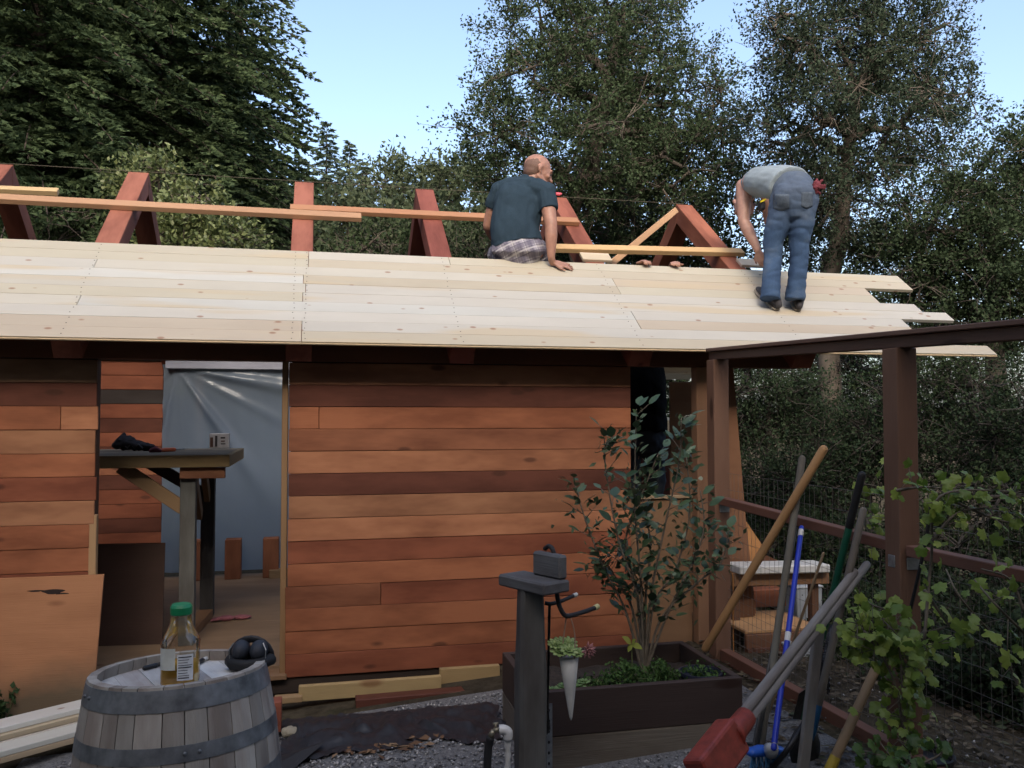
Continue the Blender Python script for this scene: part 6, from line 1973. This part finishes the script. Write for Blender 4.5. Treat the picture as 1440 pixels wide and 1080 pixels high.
def third_man():
    S = at_s
    base = Vector((2.48, 6.25, 0.62))
    root = thing('person', 'person in black top and grey jeans reaching up to grip the roof edge from inside', 'person', base)
    hl, hr = at_roof(905, 371, 0.012), at_roof(951, 373, 0.012)
    b = MB(); X, Y = base.x, base.y
    V = lambda dx, dy, z: Vector((X + dx, Y + dy, base.z + z))
    b.tube([V(0, 0, 0.90), V(0, 0, 1.1), V(0, 0, 1.3), V(0, 0, 1.42)], [(0.15, 0.10), (0.14, 0.095), (0.165, 0.105), (0.12, 0.07)], 16, ref=(1, 0, 0), round_cap=True)
    b.tube([V(-0.18, 0, 1.42), V(0, 0, 1.44), V(0.18, 0, 1.42)], [0.055, 0.07, 0.055], 12, round_cap=True)
    b.tube([V(0, 0, 1.42), V(0, -0.01, 1.53)], [0.058, 0.056], 12, round_cap=True)
    head(b, V(0, 0.0, 1.62), (0, -0.95, -0.3), (0, 0, 1))
    for sx, h in ((-1, hl), (1, hr)):
        sh = V(0.18 * sx, 0, 1.42); w = h + Vector((0, 0.055, -0.02)); el = sh.lerp(w, 0.5) + Vector((0.10 * sx, 0.12, 0.0))
        b.tube([sh, el], [0.054, 0.043], 12, round_cap=True); b.tube([el, el.lerp(w, .4), w], [0.042, 0.044, 0.027], 12, round_cap=True)
        d = Vector((-0.15 * sx, -0.8, 0.25)); n = Vector((0, 0.3, 1))
        hand(b, w + Vector((0, 0.02, 0.015)), d, n, -sx, 0.75, 0.95, 0.05)
        hp = V(0.09 * sx, 0, 0.90); k = V(0.10 * sx, -0.02, 0.48); a = V(0.10 * sx, 0.0, 0.08)
        b.tube([hp, k], [0.08, 0.056], 12, round_cap=True); b.tube([k, k.lerp(a, .35), a], [0.055, 0.056, 0.036], 12, round_cap=True)
        b.tube([a + Vector((0, 0.03, -0.03)), a + Vector((0, -0.15, -0.05))], [(0.035, 0.035), (0.025, 0.04)], 10, round_cap=True)
    me = fuse(b, 0.009, 2)
    link_world_mesh('body', me, skin_mat('skin_tan', (0.38, 0.20, 0.14)), root, base)
    t = MB()
    t.tube([V(0, 0, 0.86), V(0, 0, 1.0), V(0, 0, 1.25), V(0, 0, 1.40), V(0, 0, 1.48)], [(0.20, 0.15), (0.19, 0.14), (0.19, 0.135), (0.16, 0.10), (0.08, 0.07)], 20, ref=(1, 0, 0), round_cap=False)
    for sx, h in ((-1, hl), (1, hr)):
        sh = V(0.17 * sx, 0, 1.42); w = h + Vector((0, 0.055, -0.02)); el = sh.lerp(w, 0.5) + Vector((0.10 * sx, 0.12, 0.0))
        t.tube([sh, sh.lerp(el, .6)], [0.07, 0.065], 12, round_cap=False)
    me = fuse(t, 0.009, 3, 0.008, (10, 10, 8)); link_world_mesh('black_top', me, cloth('black_cotton', (0.012, 0.012, 0.014)), root, base)
    j = MB()
    j.tube([V(0, 0, 0.78), V(0, 0, 0.97)], [(0.17, 0.13), (0.16, 0.12)], 16, ref=(1, 0, 0), round_cap=True)
    for sx in (-1, 1):
        j.tube([V(0.09 * sx, 0, 0.88), V(0.10 * sx, -0.02, 0.48), V(0.10 * sx, 0, 0.09)], [0.10, 0.078, 0.075], 14)
    me = fuse(j, 0.009, 3, 0.006, (14, 14, 10)); link_world_mesh('jeans', me, cloth('grey_denim', (0.07, 0.085, 0.11)), root, base)
    cb = thing('wooden_cabinet', 'dark red wooden cabinet standing inside the open end of the shed', 'cabinet', (2.62, 6.72, FLOOR))
    beam('carcass', (2.18, 6.75, 0.78), (3.05, 6.75, 0.78), 0.30, 1.34, M['stained'], cb, (0.085, 0.026, 0.018), ch=0.006)
    for k in range(2):
        dd = beam('door', (2.20 + 0.43 * k, 6.59, 0.80), (2.615 + 0.43 * k, 6.59, 0.80), 0.018, 1.2, M['stained'], cb, (0.095, 0.030, 0.020), ch=0.004)
        kb = MB(); kb.ball((2.585 + 0.07 * k, 6.57, 0.85), 0.014, seg=10, rings=6); kb.build('knob', M['dark_steel'], dd)
    # he stands on a red sawhorse-like stool
    st = thing('work_stool', 'dark red painted work stool under the person reaching up inside the shed', 'stool', (X, Y, FLOOR))
    red = (0.10, 0.028, 0.018)
    zt = base.z - 0.012
    beam('top', (X - 0.34, Y - 0.04, zt - 0.02), (X + 0.34, Y - 0.04, zt - 0.02), 0.34, 0.035, M['stained'], st, red)
    for sx in (-1, 1):
        for sy in (-1, 1):
            beam('leg', (X + 0.32 * sx, Y - 0.04 + 0.17 * sy, ground_h(X, Y) - 0.02), (X + 0.27 * sx, Y - 0.04 + 0.12 * sy, zt - 0.037), 0.06, 0.05, M['stained'], st, red, up=(0, 1, 0))
        beam('apron', (X - 0.26, Y - 0.04 + 0.14 * sx, zt - 0.10), (X + 0.26, Y - 0.04 + 0.14 * sx, zt - 0.10), 0.02, 0.12, M['stained'], st, red)
third_man()

# ------------------------------------------------------------------ trees
M['oak_leaf'] = foliage('oak_leaf', (0.034, 0.052, 0.026), (0.066, 0.094, 0.046), 0.28, 0.6)
M['oak_leaf2'] = foliage('oak_leaf_grey', (0.032, 0.048, 0.030), (0.062, 0.084, 0.052), 0.28, 0.6)
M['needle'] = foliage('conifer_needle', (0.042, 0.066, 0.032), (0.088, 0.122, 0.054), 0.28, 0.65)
M['dark_bark'] = plain('dark_bark', (0.040, 0.034, 0.028), 0.95, 0, 0.4, 8, 0.4)
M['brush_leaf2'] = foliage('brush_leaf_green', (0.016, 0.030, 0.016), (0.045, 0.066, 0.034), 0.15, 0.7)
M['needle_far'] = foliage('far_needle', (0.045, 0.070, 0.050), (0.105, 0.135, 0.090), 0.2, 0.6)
M['far_leaf'] = foliage('far_leaf', (0.035, 0.050, 0.028), (0.095, 0.115, 0.062), 0.2, 0.55)
M['bush_leaf'] = foliage('bush_leaf', (0.055, 0.085, 0.028), (0.19, 0.22, 0.085), 0.25, 0.45)
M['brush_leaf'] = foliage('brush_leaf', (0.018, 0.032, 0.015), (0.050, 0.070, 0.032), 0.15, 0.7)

def tube_np(mb, a, b, r0, r1, n=5, sag=0.0, wob=0.0, k=4):
    a, b = Vector(a), Vector(b)
    L = (b - a).length
    pts = []
    for i in range(k + 1):
        t = i / k
        p = a.lerp(b, t) + Vector((random.gauss(0, wob), random.gauss(0, wob), random.gauss(0, wob) - sag * math.sin(math.pi * t))) * L * (1 if 0 < i < k else 0)
        pts.append(p)
    mb.tube(pts, [r0 + (r1 - r0) * i / k for i in range(k + 1)], n, cap=False)
    return pts

def broadleaf(name, label, base, lobes, trunk, n_clu, n_leaf, leaf, mat, cat='tree', group=None, clu_r=0.32, trunk_r=0.16, bark=None, bare=0, shell=0.45, leaf_w=0.34, tri=False):
    """lobes: (centre, (rx, ry, rz)); trunk: list of points from the ground up."""
    base = Vector(base)
    root = thing(name, label, cat, base, group)
    wood_ = MB(); bark = bark or M['bark']
    tr = bezier(trunk, 6)
    K = len(tr)
    wood_.tube(tr, [trunk_r * (1 - 0.6 * i / K) * (1.35 if i == 0 else 1) for i in range(K)], 8)
    nodes = [(p, trunk_r * (1 - 0.6 * i / K)) for i, p in enumerate(tr)][K // 3:]
    vol = np.array([l[1][0] * l[1][1] * l[1][2] for l in lobes]) ** 0.7
    vol = vol / vol.sum()
    limb_nodes = list(nodes)
    for c, r in lobes:
        c = Vector(c)
        start, r0 = min(nodes, key=lambda q: (q[0] - c).length + 0.6 * max(0, q[0].z - c.z))
        pts = tube_np(wood_, start, c, min(r0, 0.075), 0.025, 6, -0.06, 0.05, 6)
        limb_nodes += [(p, 0.03) for p in pts[1:]]
        for q in range(4):
            d = Vector((random.gauss(0, 1), random.gauss(0, 1), random.gauss(0.2, 0.8))).normalized()
            e = c + Vector((d.x * r[0], d.y * r[1], d.z * r[2])) * 0.75
            pts = tube_np(wood_, pts[random.randrange(2, len(pts))], e, 0.028, 0.010, 5, -0.03, 0.06, 5)
            limb_nodes += [(p, 0.012) for p in pts[1:]]
    LN = np.array([tuple(p) for p, _ in limb_nodes])
    C, D = [], []
    for i in range(n_clu):
        li = rng.choice(len(lobes), p=vol)
        c, r = lobes[li]
        d = rng.normal(0, 1, 3); d /= np.linalg.norm(d)
        rad = (shell + (1 - shell) * rng.random()) * (0.85 + 0.35 * rng.random())
        p = np.array(tuple(c)) + d * np.array(r) * rad
        j = int(np.argmin(((LN - p) ** 2).sum(1)))
        tube_np(wood_, LN[j], p, 0.009, 0.004, 3, 0.0, 0.06, 3)
        m = int(n_leaf * rng.uniform(0.5, 1.5))
        cr = clu_r * rng.uniform(0.55, 1.3)
        # leaves strung on a few twigs leaving the cluster point
        tw = rng.normal(0, 1, (5, 3)) + d * 0.9; tw /= np.linalg.norm(tw, axis=1, keepdims=True)
        which = rng.integers(0, 5, m); t = rng.random(m) ** 0.7
        q = p + tw[which] * (t * cr)[:, None] + rng.normal(0, cr * 0.17, (m, 3))
        C.append(q); D.append(tw[which] + rng.normal(0, 0.7, (m, 3)))
        for w_ in range(2):
            wood_.tube([Vector(p), Vector(p + tw[w_] * cr * 1.05)], [0.004, 0.0015], 3, cap=False)
    for _ in range(bare):
        li = rng.choice(len(lobes), p=vol); c, r = lobes[li]
        d = rng.normal(0, 1, 3); d /= np.linalg.norm(d)
        p = np.array(tuple(c)) + d * np.array(r) * rng.uniform(0.5, 1.12)
        j = int(np.argmin(((LN - p) ** 2).sum(1)))
        pts = tube_np(wood_, LN[j], p, 0.012, 0.003, 4, 0.03, 0.10, 6)
        for _k in range(2):
            q = pts[random.randrange(2, 6)]; tube_np(wood_, q, q + Vector((random.gauss(0, .25), random.gauss(0, .25), random.gauss(-.05, .2))), 0.006, 0.002, 3, 0, .1, 4)
    wood_.build('trunk', bark, root, smooth=True, origin=base)
    C = np.concatenate(C); D = np.concatenate(D)
    leaves_obj('crown', C, leaf, leaf * leaf_w, mat, root, base, D, tri=tri)
    return root

def conifer(name, label, base, height, radius, n_br, mat, leaf=0.11, z0=0.12, group=None, twig=0.20, droop=0.35, per=7, shape=0.8, zmax=1.0, vis=1.0):
    base = Vector(base)
    root = thing(name, label, 'tree', base, group)
    wood_ = MB()
    top = base + Vector((random.uniform(-.2, .2), random.uniform(-.2, .2), height))
    wood_.tube([base, base.lerp(top, .5), top], [0.03 * height * 0.55, 0.018 * height * 0.5, 0.01], 9)
    C, D = [], []
    for i in range(n_br):
        u = z0 + (1 - z0) * (i + rng.random()) / n_br
        if u > zmax: continue
        az = i * 2.399 + rng.normal(0, 0.3)
        L = radius * ((1 - u) / (1 - z0)) ** shape * rng.uniform(0.75, 1.15) + 0.12
        p0 = base.lerp(top, u)
        o = np.array((math.cos(az), math.sin(az), 0.0))
        up0 = 0.25 + 0.5 * u
        m = max(4, int(L / twig * 1.6))
        ts = np.linspace(0.08, 1, m)
        pts = np.array(tuple(p0))[None] + o[None] * (ts * L)[:, None]
        pts[:, 2] += L * (up0 * ts * 0.6 - droop * 2.0 * ts ** 2 + 0.25 * droop * ts ** 4)
        wood_.tube([p0] + [Vector(p) for p in pts[::max(1, m // 5)]] + [Vector(pts[-1])], [0.008 + 0.009 * L] + [0.006 + 0.004 * L * (1 - k / 8) for k in range(len(pts[::max(1, m // 5)]))] + [0.003], 4, cap=False)
        lat = np.array((-o[1], o[0], 0.0))
        for k in range(m):
            t = ts[k]
            for sgn in (-1, 1):
                tl = (0.10 + 0.40 * L ** 0.6 * (1.02 - t) ** 0.8) * rng.uniform(0.6, 1.2) * min(1, 0.35 + t * 1.6)
                dirv = lat * sgn * rng.uniform(0.7, 1.0) + o * rng.uniform(0.4, 0.9) + np.array((0, 0, rng.uniform(-0.55, 0.12)))
                dirv /= np.linalg.norm(dirv)
                n = max(2, int(per * tl / 0.22 * (1.0 if u < vis else 0.3)))
                w = rng.random(n)
                q = pts[k] + dirv * (w * tl)[:, None]
                q[:, 2] -= 0.25 * (w * tl) ** 2
                side = np.cross(dirv, (0, 0, 1.0)); side /= (np.linalg.norm(side) + 1e-9)
                sg = rng.choice((-1, 1), n)[:, None]
                dd = dirv[None] * 0.9 + side[None] * sg * rng.uniform(0.3, 0.9, n)[:, None] + rng.normal(0, 0.18, (n, 3))
                C.append(q + dd * leaf * 0.35); D.append(dd)
    wood_.build('trunk', M['red_bark'], root, smooth=True, origin=base)
    C = np.concatenate(C); D = np.concatenate(D)
    leaves_obj('crown', C, leaf, leaf * 0.27, mat, root, base, D, tri=True)
    return root

def gp(x, s):
    p = at_s(x, 585, s); return Vector((p.x, p.y, ground_h(p.x, p.y) - 0.05))

def lob(x, y, s, rx, ry, rz=None):
    """lobe centred at photo point (x, y) at distance s, radii given in photo pixels"""
    k = s / FPX
    return (at_s(x, y, s), (rx * k, (rx if rz is None else rz) * k * 0.9, ry * k))

def forest():
    # tall conifers behind the left part of the shed
    conifer('conifer_tree', 'tall dark conifer with sweeping branches behind the doorway end of the shed', gp(40, 12.5), 13.0, 3.5, 330, M['needle'], 0.105, 0.06, 'conifers behind the shed', per=12, shape=0.55, vis=0.70)
    conifer('conifer_tree', 'broad dark conifer whose crown edge meets the open sky', gp(225, 15.0), 15.0, 3.1, 360, M['needle'], 0.115, 0.06, 'conifers behind the shed', per=12, shape=0.50, vis=0.68)
    conifer('conifer_tree', 'slimmer dark conifer set farther back in the left grove', gp(330, 20.0), 15.0, 2.6, 300, M['needle'], 0.15, 0.06, 'conifers behind the shed', per=9, shape=0.5, vis=0.75)
    conifer('conifer_tree', 'dark conifer at the far left fringe of the grove', gp(-110, 17.0), 16.0, 4.0, 300, M['needle'], 0.15, 0.06, 'conifers behind the shed', per=7, shape=0.55, vis=0.7)
    conifer('conifer_tree', 'dark conifer filling the middle of the left grove', gp(130, 18.5), 16.0, 3.4, 300, M['needle'], 0.16, 0.05, 'conifers behind the shed', per=8, shape=0.5, vis=0.72)
    # far conifers in the gap
    for (x, ytop, s, r, lab) in ((455, 166, 38, 3.6, 'hazy pointed conifer, tallest in the gap between the big trees'), (487, 195, 42, 3.2, 'slender hazy conifer in the gap between the big trees'), (512, 222, 40, 3.2, 'short hazy conifer in the gap between the big trees'), (560, 215, 46, 3.6, 'pale topped far conifer over the rounded trees in the gap'), (425, 215, 34, 3.0, 'far conifer close against the left grove')):
        b = gp(x, s); top = at_s(x, ytop, s).z
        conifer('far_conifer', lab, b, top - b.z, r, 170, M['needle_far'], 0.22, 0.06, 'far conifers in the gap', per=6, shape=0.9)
    # rounded trees of the middle distance
    for (x, ytop, s, w, lab) in ((465, 268, 26, 85, 'olive green rounded tree behind the upright rafter'), (555, 222, 30, 80, 'dark rounded tree in the gap behind the red rafter'), (640, 228, 28, 75, 'rounded tree just left of the seated man'), (610, 285, 20, 90, 'low bushy tree behind the red rafter'), (380, 290, 18, 70, 'low dark tree behind the long tan board')):
        b = gp(x, s)
        c = lob(x, ytop + w * 0.75, s, w, w * 0.75)
        lo = lob(x - w * 0.4, ytop + w * 1.7, s, w * 0.8, w * 0.7); lo2 = lob(x + w * 0.45, ytop + w * 1.8, s, w * 0.8, w * 0.7)
        broadleaf('rounded_tree', lab, b, [c, lo, lo2], [b, b.lerp(Vector(c[0]), .5), Vector(c[0])], 300, 42, 0.17, M['far_leaf'], group='rounded trees behind the shed', clu_r=0.65, trunk_r=0.25, shell=0.5, tri=True)
    # pale flowering bush
    b = gp(285, 9.6)
    broadleaf('pale_bush', 'pale yellow-green leafy bush behind the bare rafters', b, [lob(278, 310, 9.6, 58, 45), lob(215, 262, 9.9, 48, 40), lob(320, 340, 9.4, 45, 30), lob(250, 350, 9.5, 60, 40)], [b, at_s(280, 420, 9.6), at_s(275, 340, 9.6)], 330, 38, 0.058, M['bush_leaf'], 'bush', None, 0.20, 0.06, shell=0.45)
    # live oak behind the seated man
    s = 12.5
    b = gp(835, s)
    broadleaf('oak_tree', 'big dark live oak rising behind the seated man', b,
              [lob(855, 80, s, 120, 105), lob(745, 120, s - .4, 85, 70), lob(700, 190, s - .6, 75, 62), lob(930, 150, s, 110, 90), lob(830, 215, s - .5, 120, 80), lob(960, 235, s - .8, 95, 75), lob(760, 30, s + .4, 80, 55), lob(880, 5, s, 90, 60), lob(1015, 190, s - .3, 55, 80), lob(720, 255, s - .4, 60, 40), lob(880, 290, s + .4, 140, 60)],
              [b, at_s(822, 400, s), at_s(800, 310, s), at_s(835, 220, s), at_s(855, 110, s)], 1200, 76, 0.046, M['oak_leaf'], 'tree', 'live oaks', 0.30, 0.20, bare=80)
    # dark conifer feathering out behind it
    conifer('conifer_tree', 'conifer with feathery side branches half hidden behind the big oak', gp(880, 17.5), 10.5, 2.6, 150, M['needle'], 0.13, 0.25, None, per=6, droop=0.22, shape=0.6)
    # live oak behind the bending man
    s = 10.5
    b = gp(1175, s)
    broadleaf('oak_tree', 'airy live oak with visible limbs behind the bending man', b,
              [lob(1180, 70, s, 105, 85), lob(1110, 60, s - .3, 65, 60), lob(1270, 70, s, 90, 70), lob(1150, 170, s - .3, 100, 80), lob(1270, 180, s - .2, 100, 85), lob(1200, 280, s, 120, 75), lob(1090, 200, s + .3, 60, 85), lob(1320, 130, s + .2, 55, 55), lob(1120, 300, s + .4, 70, 60), lob(1230, -20, s, 110, 50), lob(1170, 350, s + .3, 90, 60)],
              [b, at_s(1165, 430, s), at_s(1180, 340, s), at_s(1188, 250, s), at_s(1205, 130, s)], 900, 80, 0.040, M['oak_leaf2'], 'tree', 'live oaks', 0.26, 0.15, bare=110)
    # oak at the right edge and the dark growth below it
    s = 9.5
    b = gp(1400, s)
    broadleaf('oak_tree', 'dark live oak at the end of the roof boards above the pergola beam', b,
              [lob(1400, 260, s, 75, 65), lob(1340, 310, s, 80, 60), lob(1430, 340, s - .2, 85, 70), lob(1290, 370, s + .5, 90, 50), lob(1370, 400, s, 110, 60), lob(1460, 220, s, 70, 60), lob(1450, 440, s, 90, 60), lob(1300, 440, s + .4, 90, 55)],
              [b, at_s(1400, 520, s), at_s(1395, 430, s), at_s(1400, 330, s)], 760, 80, 0.038, M['oak_leaf'], 'tree', 'live oaks', 0.25, 0.13, bare=90)
    # brush on the slope under the roof end and behind the fence
    i = 0
    for (x, y, s, rx, ry, lab) in ((1080, 560, 9.5, 90, 75, 'tangled dark brush seen under the roof beside the plywood'), (1180, 540, 11.0, 100, 80, 'twiggy dark brush under the roof overhang'), (1220, 610, 8.8, 95, 80, 'dry twiggy bush between the fence post and the tools'),
                                 (1095, 770, 7.4, 60, 45, 'low green bush just behind the white bench plank'), (1110, 680, 8.6, 90, 70, 'grey-green low bush behind the potting bench'), (1330, 560, 9.0, 110, 90, 'dark brush behind the pergola post'), (1440, 600, 8.0, 110, 100, 'dense dark brush at the outer end of the fence'),
                                 (1370, 740, 7.5, 120, 90, 'dark thicket behind the grape vine'), (1230, 790, 7.6, 90, 70, 'low dark growth behind the green tool handle'), (1010, 480, 14.0, 160, 80, 'dark undergrowth behind the end of the shed'),
                                 (1420, 880, 6.2, 110, 80, 'scrubby low brush beyond the lower vine'), (1330, 900, 5.8, 80, 60, 'low dark scrub on the bank right of the fence post'), (1310, 985, 5.0, 70, 45, 'creeping dark scrub beside the foot of the fence post'), (1200, 965, 5.6, 70, 40, 'low dark scrub between the tool handles beyond the mesh'), (1440, 960, 4.6, 90, 60, 'dark scrub at the outer fence post'), (1400, 1010, 4.9, 90, 55, 'dark scrub hugging the bank below the vine'), (1230, 880, 6.4, 60, 45, 'small dark scrub behind the shovel'), (1290, 480, 13, 160, 80, 'deep shaded thicket below the roof board ends')):
        b = gp(x, s)
        c = lob(x, y, s, rx, ry)
        if c[0].z - c[1][2] < b.z: pass
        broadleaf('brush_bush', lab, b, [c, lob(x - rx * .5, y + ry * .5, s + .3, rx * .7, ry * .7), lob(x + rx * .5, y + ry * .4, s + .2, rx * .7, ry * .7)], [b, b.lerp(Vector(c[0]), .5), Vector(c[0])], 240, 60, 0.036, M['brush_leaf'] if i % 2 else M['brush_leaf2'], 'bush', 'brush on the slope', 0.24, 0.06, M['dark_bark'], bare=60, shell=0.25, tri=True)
        i += 1
    # undergrowth hidden behind the shed, closing the view through the gaps
    for (x, y, s, rx, ry, lab) in ((700, 350, 15, 120, 60, 'shrubby growth behind the seated man'), (830, 360, 14, 120, 55, 'dark shrubs behind the board between the men'), (980, 350, 13.5, 110, 60, 'twiggy shrubs behind the last rafter'), (540, 360, 15, 110, 55, 'olive shrubs behind the red rafter'), (80, 340, 11.5, 120, 60, 'dark shrubs behind the first rafters'), (180, 350, 12.5, 110, 60, 'dark shrubs under the conifers')):
        b = gp(x, s)
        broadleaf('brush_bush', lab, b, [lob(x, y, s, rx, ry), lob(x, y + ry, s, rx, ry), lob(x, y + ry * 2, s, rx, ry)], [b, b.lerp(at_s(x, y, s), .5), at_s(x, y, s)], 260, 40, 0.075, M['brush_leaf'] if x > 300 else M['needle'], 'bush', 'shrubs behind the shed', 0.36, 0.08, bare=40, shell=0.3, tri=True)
forest()

# ------------------------------------------------------------------ unseen building behind the viewer and side trees, added to shade the yard
def shade_house():
    yf, yb, x0, x1, H = -3.8, -10.0, -9.0, 8.0, 7.9
    root = thing('shade_house', 'unseen two storey dark brown shingled building added to shade the yard', 'shade_house', ((x0 + x1) / 2, yf, 0))
    hw = plain('brown_shingle', (0.10, 0.065, 0.045), 0.9, 0, 0.3, 9, 0.4)
    mb = MB(); mb.box(((x0 + x1) / 2, (yf + yb) / 2, H / 2 - 0.3), (x1 - x0, yf - yb, H)); mb.build('wall', hw, root)
    ym = (yf + yb) / 2
    mb = MB(); mb.prism([(x0 - .6, yf + 0.9, H - 0.75), (x0 - .6, ym, H + 2.2), (x0 - .6, yb - 0.9, H - 0.75), (x0 - .6, yb - 0.9, H - 0.58), (x0 - .6, ym, H + 2.4), (x0 - .6, yf + 0.9, H - 0.58)], (x1 - x0 + 1.2, 0, 0))
    mb.build('roof', plain('dark_shingle', (0.06, 0.055, 0.05), 0.9, 0, 0.3, 12, 0.4), root)
    gl = plain('window_glass', (0.03, 0.035, 0.04), 0.05)
    fr = plain('window_trim', (0.30, 0.28, 0.25), 0.6)
    for z in (1.4, 4.6):
        for x in (-6.5, -3.2, 2.8, 5.8):
            w_ = beam('window', (x - 0.6, yf + 0.02, z), (x + 0.6, yf + 0.02, z), 0.06, 1.2, fr, root)
            beam('pane', (x - 0.52, yf + 0.055, z), (x + 0.52, yf + 0.055, z), 0.02, 1.04, gl, w_)
    d = beam('door', (0.0, yf + 0.03, -0.1), (0.0, yf + 0.03, 2.0), 0.95, 0.06, fr, root, up=(0, 1, 0))
    k = MB(); k.ball((0.38, yf + 0.10, 0.95), 0.035, seg=10, rings=6); k.build('handle', M['steel'], d, smooth=True)
shade_house()
def shade_trees():  # out-of-view trees put at the yard sides to shade it
    for (x, y, h, r, lab) in ((-6.8, 3.4, 12, 3.0, 'unseen conifer added for shade beside the blind end of the shed'), (-8.0, -0.2, 13, 3.2, 'unseen conifer added for shade at the building corner'), (-6.2, 7.6, 12, 2.6, 'unseen conifer added for shade close behind the blind end of the shed')):
        conifer('conifer_tree', lab, (x, y, -0.2), h, r, 70, M['needle'], 0.26, 0.08, 'added shade conifers at the yard side', per=3, shape=0.5)
    for (x, y, lab) in ((7.2, 1.5, 'unseen oak added for shade on the slope below the fence'), (8.5, -1.5, 'unseen oak added for shade on the slope beside the building')):
        b = Vector((x, y, ground_h(x, y) - .05))
        broadleaf('oak_tree', lab, b, [(b + Vector((0, 0, 4.4)), (2.2, 2.2, 1.8)), (b + Vector((-.8, .6, 3.0)), (1.6, 1.6, 1.2)), (b + Vector((.8, -.6, 3.2)), (1.6, 1.6, 1.2))], [b, b + Vector((0.1, 0, 2)), b + Vector((0, 0, 4))], 220, 36, 0.13, M['oak_leaf'], 'tree', 'added shade oaks on the slope', 0.6, 0.2)
shade_trees()
